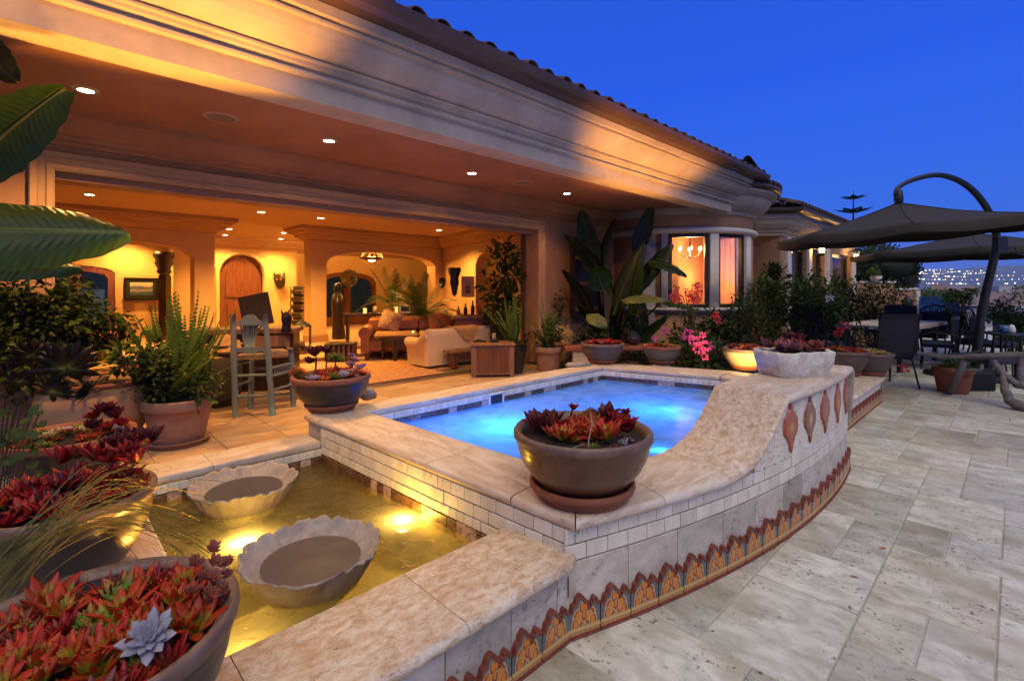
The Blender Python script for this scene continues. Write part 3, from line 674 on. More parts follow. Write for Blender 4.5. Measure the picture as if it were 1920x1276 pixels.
# shell bowls standing on stems in the fountain
m_plain('shell_stone', (.33, .29, .265), .6, var=.25, scale=14, bump=.9, dist=.006, c2=(.22, .19, .17))
m_water('bowl_water', (.5, .47, .45), (.27, .26, .26), .9, (6, .1), (6, .2), gl=.05, rough=.3)
for k, (x, y, rr, tilt) in enumerate(((585, 1029, .274, 0.3), (459, 903, .274, 1.3))):
    p = px(x, y, .318); L = thing('shell_fountain_bowl', ['grey scalloped shell bowl nearest the front wall of the fountain', 'scalloped shell bowl lit gold from below by the back of the fountain'][k], 'fountain bowl', (p.x, p.y, -.068), tilt, group='shell bowls in the fountain')
    m = MB(); NP = 19
    def wob(a, z, s=1): return (.035 * abs(sin(a * NP / 2)) - .02) * max(0, (z - .22) / .17)
    P = []
    seg = NP * 6
    prof = [(.10, .0), (.105, .15), (.14, .185), (.185, .22), (.225, .262), (.258, .31), (.282, .358), (.296, .382), (.304, .390), (.300, .397), (.284, .390), (.255, .368), (.21, .340), (.13, .315), (.001, .31)]
    for i in range(seg):
        a = 2 * pi * i / seg; row = []
        pet = abs(sin(a * NP / 2)) ** .6
        for j, (r, z) in enumerate(prof):
            f = max(0, min(1, (z - .2) / .18)); fl = (.030 * pet - .015) * f if j > 9 else 0; rr2 = r * rr / .29 * (1 + fl + (.035 * pet + .012 * sin(a * 31 + k) - .03) * f)
            zz = z - (.010 * pet * f if 9 < j < 13 else 0) + (.012 * pet + .004 * sin(a * 27 + 2 * k) - .008 + .012 * sin(a * 5 + k) * .5) * f * f
            if j in (7, 8): rr2 *= 1 + .02 * sin(a * 7 + k * 2)
            row.append((rr2 * cos(a), rr2 * sin(a), zz))
        P.append(row)
    m.grid(P, True, loop_u=True); m.build('bowl', M['shell_stone'], L)
    m = MB(); m.lathe([(.001, .344), (.15, .344), (.215 * rr / .29, .344)], 32); m.build('bowl_water', M['bowl_water'], L)
# ================================================================ low bench wall right of the spa
bw = thing('low_bench_wall', 'low tiled wall with travertine seat beyond the raised end of the spa', 'bench wall', WF(6.4, 1.6), ANG); BO = (6.4, 1.6, 0)
BZ = .30
c = MB(); c.box(4.72, 7.84, 1.235, 2.3, -.02, BZ - .047); c.build('wall_core', M['grout'], bw, off=BO)
for a, b2 in ((4.80, 5.6), (5.6, 6.4), (6.4, 7.2), (7.2, 7.9)): coping_piece('coping_slab', [((a + .002, 2.34), (a + .002, 1.185)), ((b2 - .002, 2.34), (b2 - .002, 1.185))], BZ, .045, M['coping'], bw, BO, nose=.02)
place_on([Vector((4.75, 1.225)), Vector((6, 1.225)), Vector((7.84, 1.225))], lambda i: .105, lambda c, a, w, s: upright(bw, 'wall_tile', 'cream_tile', c, a, w, .16, .253, BO))
place_on([Vector((4.75, 1.225)), Vector((6, 1.225)), Vector((7.84, 1.225))], lambda i: .18, crest(bw, BO), gap=.003)
place_on([Vector((7.85, 1.225)), Vector((7.85, 2.3))], lambda i: .18, lambda c, a, w, s: upright(bw, 'wall_slab', 'grey_slab', c, a, w, .0, .253, BO))
# ================================================================ house
H0 = (3.0, 7.0, 0); house = thing('house', 'warm lit stucco villa with open living room under a deep porch beam', 'house', WF(3.0, 7.0), ANG)
def hp(m, name, mat, kind=None): return m.build(name, M[mat] if isinstance(mat, str) else mat, house, off=H0, kind=kind)
OT0, OT1, OZ1, CZ = .12, 6.08, 2.44, 2.9         # clear opening and porch ceiling
w = MB(); w.box(-5, OT0 - .0, 5.65, 6.0, 0, CZ + .2); w.box(OT1, 8.9, 5.65, 6.0, 0, CZ + .2); w.box(OT0, OT1, 5.65, 6.0, OZ1 + .02, CZ + .2); hp(w, 'wall', 'stucco')
# moulded trim round the opening
prof = [(0, 0), (.0, .045), (.02, .06), (.05, .06), (.06, .045), (.10, .045), (.115, .07), (.15, .07), (.16, .05), (.16, 0)]
tm = MB(); P = []
corners = [((OT0, FZ), (-1, 0)), ((OT0, OZ1), (-1, 1)), ((OT1, OZ1), (1, 1)), ((OT1, FZ), (1, 0))]
for (x, z), (dx, dz) in corners: P.append([(x + dx * a, 5.648 - b2, z + dz * a) for a, b2 in prof])
tm.grid(P, False); hp(tm, 'opening_trim', 'trim_stone')
tk = MB(); tk.box(OT0 + .0, OT1, 5.70, 5.95, OZ1 - .06, OZ1 + .018); hp(tk, 'track_head', 'crown')
tk = MB(); tk.box(OT1 - .10, OT1 - .0, 5.80, 5.86, FZ, OZ1 - .06); tk.box(OT1 - .10, OT1 - .0, 5.89, 5.94, FZ, OZ1 - .06); hp(tk, 'door_stack', 'old_wood')
# cornice between wall and porch ceiling
cp = [(0, 2.66), (.03, 2.66), (.035, 2.69), (.07, 2.70), (.075, 2.73), (.12, 2.745), (.17, 2.775), (.21, 2.815), (.235, 2.86), (.27, 2.865), (.275, 2.9)]
cm = sweep([(-5, 5.65), (8.7, 5.65)], cp); hp(cm, 'porch_cornice', 'soffit')
c = MB(); c.box(-5, 8.85, 3.72, 5.66, CZ, CZ + .1); hp(c, 'porch_ceiling', 'soffit')
# beam with entablature: underside, plain face, mouldings, cove, fillets, fascia
ep = [(-.25, 2.92), (-.25, 2.80), (0, 2.80), (.0, 2.95), (.045, 2.955), (.05, 2.975), (.02, 2.985), (.022, 3.0), (.055, 3.02), (.06, 3.04), (.09, 3.045), (.09, 3.06), (.07, 3.07), (.11, 3.085), (.16, 3.115), (.205, 3.16), (.235, 3.21), (.245, 3.235), (.28, 3.237), (.285, 3.255), (.265, 3.262), (.27, 3.275), (.315, 3.28), (.325, 3.345), (.10, 3.36)]
bm_ = sweep([(-5, 3.53), (8.86, 3.53), (8.86, 6.2)], ep); hp(bm_, 'beam', 'precast')
gp = [(.33, 3.348), (.42, 3.352), (.47, 3.375), (.49, 3.41), (.50, 3.455), (.485, 3.46), (.47, 3.40), (.36, 3.40)]
g = sweep([(-5, 3.53), (8.86, 3.53), (8.86, 6.2)], gp); hp(g, 'gutter', 'gutter')
# roof and its barrel tiles
pit = .36
r = MB(); r.add([(-5, 3.12, 3.42), (9.2, 3.12, 3.42), (9.2, 9, 3.42 + 5.88 * pit), (-5, 9, 3.42 + 5.88 * pit)], [(0, 1, 2, 3)]); hp(r, 'roof', 'roof_clay')
def barrel(L=.62, r0=.082, r1=.070, seg=8):
    m = MB(); P = []
    for k in range(seg + 1):
        a = pi * k / seg; P.append([(r0 * cos(a), 0, r0 * sin(a) * .95), (r1 * cos(a), L, r1 * sin(a) * .95 + L * pit), (r1 * .84 * cos(a), L, r1 * .84 * sin(a) + L * pit), (r0 * .84 * cos(a), .0, r0 * .84 * sin(a))])
    m.grid(P, True, loop_v=True); return m
bt = barrel().mesh('roof_tile', M['roof_clay']); RR = random.Random(2)
for row in range(2):
    for k in range(58):
        x = -4.8 + k * .243
        if x > 9.25 or (x < -.5 and row): continue
        link('roof_tile', bt, house, (x - 3.0 + RR.uniform(-.006, .006), 3.045 + row * .5 - 7.0 + RR.uniform(-.01, .01), 3.43 + row * .5 * pit + .02 * row), (0, 0, RR.uniform(-.02, .02)))
for k in range(9):
    link('roof_tile', bt, house, (9.32 - 3.0, 3.2 + k * .243 - 7.0, 3.43), (0, 0, pi / 2 + RR.uniform(-.02, .02)))
# ---- round window bay
BC = Vector((3.0, 9.05)); bt_, bn_ = tn(Vector((BC.x, BC.y, 0))); BR = 1.3
def bay_ang(x):
    """world angle on the bay where the photo column x meets it"""
    u = Vector(((x - HX) / FPX, 1)).normalized(); b = u.dot(BC); disc = b * b - (BC.length_squared - BR * BR)
    p = u * (b - sqrt(max(0, disc))) - BC; return atan2(p.y, p.x)
bayR = thing('window_bay', 'round window bay with white bands beside the banana plants', 'bay', (BC.x * 1.15, BC.y * 1.15, EYE * (1 - 1.15)))
bayR.scale = (1.15, 1.15, 1.15)
bayR['category'] = 'bay'
def ringseg(m, a0, a1, prof, seg=24, smooth=True, close=False):
    P = []
    for k in range(seg + 1):
        a = a0 + (a1 - a0) * k / seg; P.append([((BR + o) * cos(a), (BR + o) * sin(a), z) for o, z in prof])
    m.grid(P, smooth, loop_v=close); return m
A_L, A_R = radians(-205), radians(25)
aw = lambda x: bay_ang(x)
x_edges = [1256, 1330, 1347, 1397]
w = MB(); ringseg(w, A_L, A_R, [(0, 0), (0, 1.13), (-.16, 1.13)]); ringseg(w, A_L, A_R, [(-.16, 2.33), (0, 2.33), (0, 2.75)])
ringseg(w, A_L, aw(1250), [(0, 1.13), (0, 2.33), (-.16, 2.33), (-.16, 1.13)], 12, close=True); w.build('wall', M['stucco'], bayR)
def colm(x0, x1, nm='window_pier', o=.02):
    a0, a1 = aw(x0), aw(x1); m = MB(); ringseg(m, a0, a1, [(-.15, 1.13), (o, 1.13), (o, 2.33), (-.15, 2.33)], 4, True, True)
    for a in (a0, a1): m.add([((BR + q) * cos(a), (BR + q) * sin(a), z) for q, z in ((-.15, 1.13), (o, 1.13), (o, 2.33), (-.15, 2.33))], [(0, 1, 2, 3)])
    m.build(nm, M['white_precast'], bayR)
colm(1241, 1252, o=.05); colm(1331, 1347); colm(1397.5, 1406)
m = MB(); ringseg(m, aw(1406), A_R, [(0, 1.13), (0, 2.33)], 8); m.build('wall', M['stucco'], bayR)
m = MB(); ringseg(m, A_L + .5, A_R, [(0, 2.33), (.05, 2.335), (.075, 2.36), (.08, 2.385), (.06, 2.41), (.045, 2.425), (.0, 2.43)], 40); m.build('head_band', M['white_precast'], bayR)
m = MB(); ringseg(m, A_L + .5, A_R, [(0, 1.06), (.03, 1.065), (.05, 1.09), (.10, 1.10), (.11, 1.12), (.105, 1.14), (-.15, 1.15)], 40); m.build('sill', M['white_precast'], bayR)
m = MB(); ringseg(m, A_L, A_R, [(0, 2.62), (.04, 2.63), (.055, 2.655), (.05, 2.68), (.09, 2.69), (.15, 2.72), (.22, 2.79), (.27, 2.87), (.29, 2.92), (.33, 2.925), (.335, 2.96), (.36, 2.965), (.365, 3.0), (0, 3.0)], 40); m.build('cornice', M['precast'], bayR)
m = MB(); ringseg(m, A_L, A_R, [(.33, 3.002), (.38, 3.005), (.42, 3.03), (.44, 3.07), (.42, 3.08), (.2, 3.09)], 40); m.build('gutter', M['gutter'], bayR)
m = MB(); ringseg(m, A_L, A_R, [(.42, 3.08), (-BR + .01, 3.45)], 30, False); m.build('roof', M['roof_clay'], bayR)
for k in range(22):
    a = radians(-95 + k * 5.6); link('roof_tile', bt, bayR, ((BR + .44) * cos(a), (BR + .44) * sin(a), 3.075), (0, 0, a + pi / 2))
def m_glass(name, tintc=(1, 1, 1), refl=.6):
    t = NT(name); t.t.nodes.remove(t.b); tr = t.n('ShaderNodeBsdfTransparent'); tr.inputs[0].default_value = (*tintc, 1); gs = t.n('ShaderNodeBsdfGlossy'); gs.inputs['Roughness'].default_value = .02
    fr = t.n('ShaderNodeFresnel'); fr.inputs[0].default_value = 1.5; mx = t.n('ShaderNodeMixShader'); t.l(t.math('MULTIPLY', fr.outputs[0], refl), mx.inputs[0]); t.l(tr.outputs[0], mx.inputs[1]); t.l(gs.outputs[0], mx.inputs[2]); t.l(mx.outputs[0], t.out.inputs[0]); MAT[name] = t.m; return t.m
m_glass('glass', (.95, .97, .97), .35); m_glass('green_glass', (.35, .55, .5), 1.6)
for x0, x1 in ((1252, 1331), (1347, 1397.5)):
    a0, a1 = aw(x0), aw(x1); p0 = Vector(((BR - .05) * cos(a0), (BR - .05) * sin(a0))); p1 = Vector(((BR - .05) * cos(a1), (BR - .05) * sin(a1))); d = p1 - p0; L = d.length; ang = atan2(d.y, d.x)
    fw = .055; m = MB(); z0, z1 = 1.15, 2.33
    for bx in ((0, fw, z0, z1), (L - fw, L, z0, z1), (fw, L - fw, z0, z0 + fw), (fw, L - fw, z1 - fw, z1)): m.box(bx[0], bx[1], -.03, .03, bx[2], bx[3], bv=.006)
    f = m.build('window', M['dark_bronze'], bayR, loc=(p0.x, p0.y, 0), rot=(0, 0, ang)); q = MB(); q.box(fw, L - fw, -.004, .004, z0 + fw, z1 - fw); q.build('pane', M['glass'], f)
# the dining room seen through the bay
m_plain('peach_wall', (.60, .30, .14), .8, var=.2, scale=3); m_plain('curtain', (.62, .42, .34), .85, var=.35, scale=1.5, scl=(14, 14, .5)); m_plain('red_curtain', (.45, .12, .05), .8, var=.4, scale=1.5, scl=(16, 16, .5)); m_plain('sheer', (.62, .34, .18), .8, var=.4, scale=1.5, scl=(16, 16, .5))
m = MB()
P = []
for k in range(60):
    a = radians(35) + radians(130) * k / 59; rr = 1.05 + .02 * sin(k * 2.3); P.append([(rr * cos(a), rr * sin(a), .2), (rr * cos(a), rr * sin(a), 2.62)])
m.grid(P, True); m.build('drape', M['sheer'], bayR)
m = MB(); P = []
for k in range(30):
    a = radians(-50) + radians(80) * k / 29; rr = 1.12 + .018 * sin(k * 2.1); P.append([(rr * cos(a), rr * sin(a), .3), (rr * cos(a), rr * sin(a), 2.4)])
m.grid(P, True)
m.build('drape', M['curtain'], bayR)
m = MB(); m.lathe([(.001, 2.64), (BR - .02, 2.64)], 24); m.build('bay_ceiling', M['peach_wall'], bayR); m = MB(); m.lathe([(.001, .3), (BR - .02, .3)], 24); m.build('bay_floor', M['floor_tile'], bayR)
CHW = (1.0, .55, .2)
m_emit('flame', (1.0, .62, .22), 30); m_emit('lantern_glow', (1.0, .62, .22), 60); m_emit('bulb_glow', (1.0, .72, .38), 26); m_emit('shade_glow', (1.0, .42, .10), 2.4)
ch = thing('bay_chandelier', 'small candle chandelier glowing inside the round window bay', 'chandelier', pd(1294, 468, 9.85))
ch.scale = (1.15, 1.15, 1.15)
m = MB(); m.tube([(0, 0, -.15), (0, 0, .44)], .008, 6); m.sphere((0, 0, -.12), .03, 8, 5)
for k in range(6):
    a = k * pi / 3 + .3; m.tube([(0, 0, -.1), (.08 * cos(a), .08 * sin(a), -.14), (.17 * cos(a), .17 * sin(a), -.09), (.19 * cos(a), .19 * sin(a), -.02)], .006, 5)
m.build('frame', M['dark_bronze'], ch)
for k in range(6):
    a = k * pi / 3 + .3; q = MB(); q.lathe([(.001, -.02), (.010, -.01), (.014, .015), (.006, .045), (.001, .055)], 8, (.19 * cos(a), .19 * sin(a), 0)); q.build('bulb', M['flame'], ch)
lamp_point('light', (0, 0, -.02), 110, CHW, .1, ch)
lamp_point('light', (.5, .55, -.5), 60, (1, .35, .12), .2, ch)
# straight wall piece with a white pilaster between the porch and the bay
t0, _ = pn(1203, 500, 5.0); 
aL = aw(1206); aR = aw(1229); m = MB(); ringseg(m, aL, aR, [(0, .2), (.06, .2), (.06, 2.33), (0, 2.33)], 4, True, True); m.build('pilaster', M['white_precast'], bayR)
# ---- the wing behind
wing = thing('garden_wing', 'lower garden wing with tiled roof and wall lanterns behind the terrace', 'house wing', WF(15, 4.6), ANG); WO = (15, 4.6, 0)
def wp(m, name, mat): return m.build(name, M[mat], wing, off=WO)
WN = 3.59
wins = []
for x0, x1 in ((1480, 1512), (1519, 1545), (1561, 1594)): wins.append((pn(x0, 500, WN)[0], pn(x1, 500, WN)[0]))
m = MB(); xs = [11.65] + [v for p in wins for v in p] + [18.4]
for a, b2 in zip(xs[::2], xs[1::2]): m.box(a, b2, WN, 7, 0, 2.72)
for a, b2 in wins: m.box(a, b2, WN, WN + .4, 0, .55); m.box(a, b2, WN, WN + .4, 2.45, 2.72); m.box(a, b2, WN + .5, 7, 0, 2.72)
m.box(9.8, 11.65, 5.0, 7, 0, 2.72); wp(m, 'wall', 'stucco')
for a, b2 in wins:
    f = MB(); y = WN + .12
    for bx in ((a, a + .1, .55, 2.45), (b2 - .1, b2, .55, 2.45), (a + .1, b2 - .1, .55, .65), (a + .1, b2 - .1, 2.35, 2.45)): f.box(bx[0] + .003, bx[1] - .003, y - .04, y + .04, bx[2], bx[3])
    fr = wp(f, 'window', 'dark_bronze'); g = MB(); g.box(a + .1, b2 - .1, y - .005, y + .005, .65, 2.35); g.build('pane', M['glass'], fr, off=WO)
for x0, x1 in ((1472, 1479), (1512.5, 1518), (1546, 1552), (1596, 1601)):
    a, b2 = pn(x0, 500, WN)[0], pn(x1, 500, WN)[0]; m = MB(); m.box(a, b2, WN - .06, WN - .003, 0, 2.6, bv=.01); wp(m, 'pilaster', 'white_precast')
wep = [(0, 2.60), (.03, 2.61), (.04, 2.66), (.09, 2.68), (.10, 2.72), (.18, 2.76), (.26, 2.84), (.30, 2.93), (.34, 2.94), (.35, 3.03), (0, 3.06)]
wpath = [(11.0, 7.2), (11.0, 4.5), (11.65, WN), (18.45, WN), (18.45, 7)]
wp(sweep(wpath, wep), 'cornice', 'precast')
wp(sweep(wpath, [(.34, 3.035), (.46, 3.045), (.52, 3.08), (.54, 3.14), (.50, 3.15), (.2, 3.15)]), 'gutter', 'gutter')
m = MB(); m.add([(10.5, 7, 3.2), (10.5, 4.5, 3.2), (11.3, 3.15, 3.2), (18.9, 3.15, 3.2), (18.9, 7, 3.2), (15, 9, 4.7)], [(0, 1, 5), (1, 2, 5), (2, 3, 5), (3, 4, 5)]); wp(m, 'roof', 'roof_clay')
for k in range(34):
    x = 11.3 + k * .243
    if x < 18.9: link('roof_tile', bt, wing, (x - 15, 3.06 - 4.6, 3.17), (0, 0, RR.uniform(-.02, .02)))
for k in range(7):
    f = k / 7; link('roof_tile', bt, wing, (10.48 + .8 * f - 15, 4.35 - 1.25 * f - 4.6, 3.17), (0, 0, -radians(57)))
# lanterns
def lantern(label, loc, hang=.0, e=40):
    L = thing('wall_lantern', label, 'lantern', loc, ANG, group='lanterns on the garden wing')
    m = MB(); m.lathe([(.001, .26), (.02, .24), (.03, .2), (.11, .15), (.115, .14), (.10, .14)], 6); m.lathe([(.001, -.16), (.03, -.14), (.075, -.12), (.08, -.10)], 6)
    for k in range(6):
        a = k * pi / 3; m.tube([(.10 * cos(a), .10 * sin(a), .14), (.08 * cos(a), .08 * sin(a), -.11)], .008, 4)
    m.tube([(0, 0, .25), (0, 0, .32), (0, .1, .36), (0, .2, .30)], .012, 5); m.build('frame', M['black_iron'], L)
    m = MB(); m.lathe([(.07, -.1), (.092, .14)], 6); m.build('pane', M['glass'], L)
    m = MB(); m.sphere((0, 0, .0), .06, 8, 6, 1.3); m.build('bulb', M['lantern_glow'], L); lamp_point('light', (0, 0, .05), e, (1, .5, .16), .05, L); return L
lt, lz = pn(1541, 468, 3.35); lantern('bright wall lantern on the garden wing, left of the two', WF(lt, 3.35, lz), e=60)
p = pd(1605, 481, 14.6); lantern('bright wall lantern at the far corner of the garden wing', p, e=30)

# small garden spotlight behind the raised end of the spa: lights the pale bowl and the beam above it
p = WF(5.30, 1.72, SPZ + .001); GL = thing('garden_spotlight', 'small dark garden spotlight on the spa coping shining on the pale bowl', 'spotlight', p, 0)
m = MB(); m.lathe([(.001, 0), (.05, 0), (.05, .012), (.015, .02), (.015, .05)], 12); m.lathe([(.028, .045), (.035, .06), (.04, .11), (.034, .11), (.03, .07)], 12); m.build('housing', M['black_iron'], GL)
m = MB(); m.lathe([(.001, .1), (.034, .1)], 12); m.build('lens', M['lens_gold'], GL)
s_ = lamp_spot('bulb', (0, 0, .125), 850, (1.0, .42, .06), 66, .6, .07, parent=GL); aim(s_, p, WF(5.65, 2.55, 3.0))
s_ = lamp_spot('bowl_beam', (0, 0, .13), 110, (1.0, .62, .16), 60, .5, .02, parent=GL); aim(s_, p + Vector((0, 0, .13)), px(1396, 691, SPZ) + Vector((0, 0, .12)))
# ================================================================ living room
RC = 2.72                                          # ceiling of the room
def box(name, mat, x0, x1, y0, y1, z0, z1, bv=0, parent=None, off=H0):
    m = MB(); m.box(x0, x1, y0, y1, z0, z1, bv=bv); return m.build(name, M[mat], parent or house, off=off)
box('room_ceiling', 'room_ceiling', -6, 13, 6.0, 14.4, RC, RC + .1)
box('room_wall', 'room_wall', -3.2, -3.0, 6, 14.2, 0, RC)
def arch_wall(name, n0, n1, t0, t1, holes, mat='room_wall', z0=0, z1=RC, parent=house):
    """upright wall along t with arched holes [(a, b, spring, top, bottom)]"""
    m = MB(); edges = [t0]; 
    for h in holes: edges += [h[0], h[1]]
    edges.append(t1)
    for a, b2 in zip(edges[::2], edges[1::2]):
        if b2 - a > .01: m.box(a, b2, n0, n1, z0, z1)
    for (a, b2, sp, tp, bo) in holes:
        N = 18; pts = []
        for k in range(N + 1):
            u = -1 + 2 * k / N; pts.append(((a + b2) / 2 + u * (b2 - a) / 2, sp + (tp - sp) * sqrt(max(0, 1 - u * u))))
        top = [(x, z1) for x, z in pts]
        for yy, rev in ((n0, 0), (n1, 1)):
            vs = [(x, yy, z) for x, z in pts] + [(x, yy, z) for x, z in top]
            m.add(vs, [((i, i+1, N+2+i, N+1+i) if not rev else (N+1+i, N+2+i, i+1, i)) for i in range(N)])
        vs = [(x, n0, z) for x, z in pts] + [(x, n1, z) for x, z in pts]; m.add(vs, [(N+1+i, N+2+i, i+1, i) for i in range(N)])
        if bo > z0: m.box(a, b2, n0, n1, z0, bo)
    return m.build(name, M[mat], parent, off=H0)
CN0, CN1 = 10.15, 10.5
c1a, c1b = pn(365, 500, CN0)[0], pn(403, 500, CN0)[0]
c2a, c2b = pn(583, 500, CN0)[0], pn(612, 500, CN0)[0]
c3a, c3b = pn(816, 500, CN0)[0], 7.42
za, zb = pn(640, 484, CN0)[1], pn(700, 462, CN0)[1]
arch_wall('arcade', CN0, CN1, -3, c1b, [(pn(190, 470, CN0)[0] - 1.6, c1a, 2.02, 2.26, 0)])
arch_wall('arcade', CN0, CN1, c2a, c3b, [(c2b, c3a, 2.02, 2.28, 0)])
crp = [(0, 2.44), (.03, 2.445), (.04, 2.47), (.08, 2.49), (.14, 2.53), (.17, 2.58), (.23, 2.60), (.25, 2.64), (.30, 2.65), (.31, 2.70), (.31, 2.722)]
mrk = sweep([(-3, CN0), (c1b, CN0), (c1b, CN1), (-3, CN1)], crp); mrk.build('crown', M['crown'], house, off=H0)
AW0, AW1 = Vector((7.42, CN0)), Vector((6.62, 6.3))
sweep([(7.42, CN1), (c2a, CN1), (c2a, CN0), (7.42, CN0), (6.62, 6.0)], crp).build('crown', M['crown'], house, off=H0)
for a, b2 in ((c1a, c1b), (c2a, c2b)):
    sweep([(a, CN1), (a, CN0), (b2, CN0), (b2, CN1)], [(0, .5), (.02, .5), (.035, .47), (.035, .3), (.05, .28), (.05, .15), (0, .15)]).build('column_base', M['crown'], house, off=H0)
# slanted right wall with its arch (built as a local wall, rotated)
d = AW1 - AW0; LA = d.length; angA = atan2(d.y, d.x)
m = MB(); N = 14; a, b2 = 1.75, 3.4; pts = []
for k in range(N + 1):
    u = -1 + 2 * k / N; pts.append(((a + b2) / 2 + u * (b2 - a) / 2, 1.98 + .30 * sqrt(max(0, 1 - u * u))))
m.box(0, a, -.0, .3, 0, RC); m.box(b2, LA + .4, 0, .3, 0, RC)
for yy, rv in ((0, 0), (.3, 1)):
    vs = [(x, yy, z) for x, z in pts] + [(x, yy, RC) for x, z in pts]; m.add(vs, [((i, i+1, N+2+i, N+1+i) if not rv else (N+1+i, N+2+i, i+1, i)) for i in range(N)])
m.add([(x, 0, z) for x, z in pts] + [(x, .3, z) for x, z in pts], [(N+1+i, N+2+i, i+1, i) for i in range(N)])
m.build('room_wall', M['room_wall'], house, loc=(AW0.x - H0[0], AW0.y - H0[1], 0), rot=(0, 0, angA))
# back walls: entrance hall, left room, right room
DN = 13.6
dwa, dwb = pn(403, 500, DN)[0] - 1.6, pn(556, 500, DN)[0]
dca = pn(411, 560, DN)[0]; dcb = pn(494, 560, DN)[0]; dtop = pn(452, 478, DN)[1]
lda, ldb = pn(60, 560, DN)[0], pn(216, 560, DN)[0]; ltop = pn(150, 497, DN)[1]; lsp = pn(214, 512, DN)[1]
arch_wall('room_wall', DN, DN + .3, -3, dwb, [(lda, ldb, lsp, ltop, .3), (dca, dcb, dtop - (dcb - dca) / 2 * .95, dtop, .35)])
rwa, rwb = pn(611, 560, 14.2)[0] - .25, pn(700, 560, 14.2)[0]; rtop = pn(655, 510, 14.2)[1]
arch_wall('room_wall', 14.2, 14.5, dwb, 12, [(rwa, rwb + .1, rtop - .32, rtop, .3)], z1=RC)
box('room_wall', 'room_wall', dwb - .0, dwb + .12, DN + .31, 14.2, 0, RC); box('room_wall', 'room_wall', 12, 12.2, 7, 14.4, 0, RC)
box('room_wall', 'room_wall', 7.45, 12, 6.0, 6.2, 0, RC)
sweep([(-3, DN), (dwb, DN), (dwb, 14.2), (12, 14.2)], crp).build('crown', M['crown'], house, off=H0)
# partition between left room and hall with the corbel post; partition hall / right room
tp_ = pn(325, 500, 12.95)[0]; box('room_wall', 'room_wall', tp_, tp_ + .4, 12.95, DN, 0, RC)
# raised hall floor with two steps
for k, (nn, z) in enumerate(((8.35, .27), (9.0, .34))): box('step', 'floor_tile', -3, 9, nn, 14.3, z - .16, z, bv=.008)
HZ = .34
# arched entrance door
def arched_leaf(parent, name, mat, a, b2, z0, zt, n, th, inset=0, N=20):
    r = (b2 - a) / 2; cx = (a + b2) / 2; sp = zt - r * .95; P = [(a + inset, z0 + inset), ] + [(cx - (r - inset) * cos(pi * k / N), sp + (r * .95 - inset) * sin(pi * k / N)) for k in range(N + 1)] + [(b2 - inset, z0 + inset)]
    vs = [(x, n, z) for x, z in P] + [(x, n + th, z) for x, z in P]; L = len(P); m = MB(); m.add(vs, [tuple(range(L))[::-1], tuple(range(L, 2 * L))] + [(i, (i+1) % L, L + (i+1) % L, L + i) for i in range(L)]); return m.build(name, M[mat], parent, off=H0)
door = arched_leaf(house, 'entrance_door', 'door_wood', dca - .04, dcb + .04, HZ, dtop + .03, DN + .08, .1)
arched_leaf(door, 'door_panel', 'door_wood', dca + .16, dcb - .16, HZ + .9, dtop - .16, DN + .05, .05); box('lower_panel', 'door_wood', dca + .2, dcb - .2, DN + .05, DN + .08, HZ + .15, HZ + .78, parent=door)
m = MB()
for k in range(9):
    a = pi * (k + .5) / 9; r = (dcb - dca) / 2 - .07; m.sphere(((dca + dcb) / 2 - r * cos(a), DN + .07, dtop - .07 - (dcb - dca) / 2 * .95 + .07 + r * .95 * sin(a)), .018, 6, 4)
m.build('stud', M['black_iron'], door, off=H0)
m = MB(); P = []
r = (dcb - dca) / 2
for k in range(25):
    a = pi * k / 24; cx, sp = (dca + dcb) / 2, dtop - r * .95; P.append([(cx - (r + q) * cos(a), DN - p, sp + (r * .95 + q) * sin(a)) for q, p in ((0, 0), (0, .03), (.05, .05), (.09, .03), (.10, 0))])
P = [[(dca - q, DN - p, HZ) for q, p in ((0, 0), (0, .03), (.05, .05), (.09, .03), (.10, 0))]] + P + [[(dcb + q, DN - p, HZ) for q, p in ((0, 0), (0, .03), (.05, .05), (.09, .03), (.10, 0))]]
m.grid(P, True); m.build('door_surround', M['room_wall'], house, off=H0)
# arched garden doors at the back: frames, leaves, panes
def garden_door(a, b2, sp, tp, n, wreath=False):
    m = MB(); cx = (a + b2) / 2; w = (b2 - a) / 2; P = []
    for k in range(21):
        u = -1 + 2 * k / 20; x = cx + u * w; z = sp + (tp - sp) * sqrt(max(0, 1 - u * u)); x2 = cx + u * (w - .12); z2 = z - .12; P.append([(x, n + .10, z), (x, n + .02, z), (x2, n + .02, z2), (x2, n + .10, z2)])
    m.grid([[(a, n + .1, .3), (a, n + .02, .3), (a + .12, n + .02, .3), (a + .12, n + .1, .3)]] + P + [[(b2, n + .1, .3), (b2, n + .02, .3), (b2 - .12, n + .02, .3), (b2 - .12, n + .1, .3)]], False)
    m.box(cx - .09, cx + .09, n + .03, n + .12, .3, tp - .05); m.box(a + .1, b2 - .1, n + .03, n + .1, .3, .6)
    f = m.build('garden_door', M['stain_wood'], house, off=H0)
    for q0, q1 in ((a + .1, cx - .09), (cx + .09, b2 - .1)):
        g = MB(); g.box(q0, q1, n + .06, n + .07, .6, sp + (tp - sp) * .8); g.build('pane', M['glass'], f, off=H0)
garden_door(lda, ldb, lsp, ltop, DN); garden_door(rwa, rwb + .1, rtop - .32, rtop, 14.2)
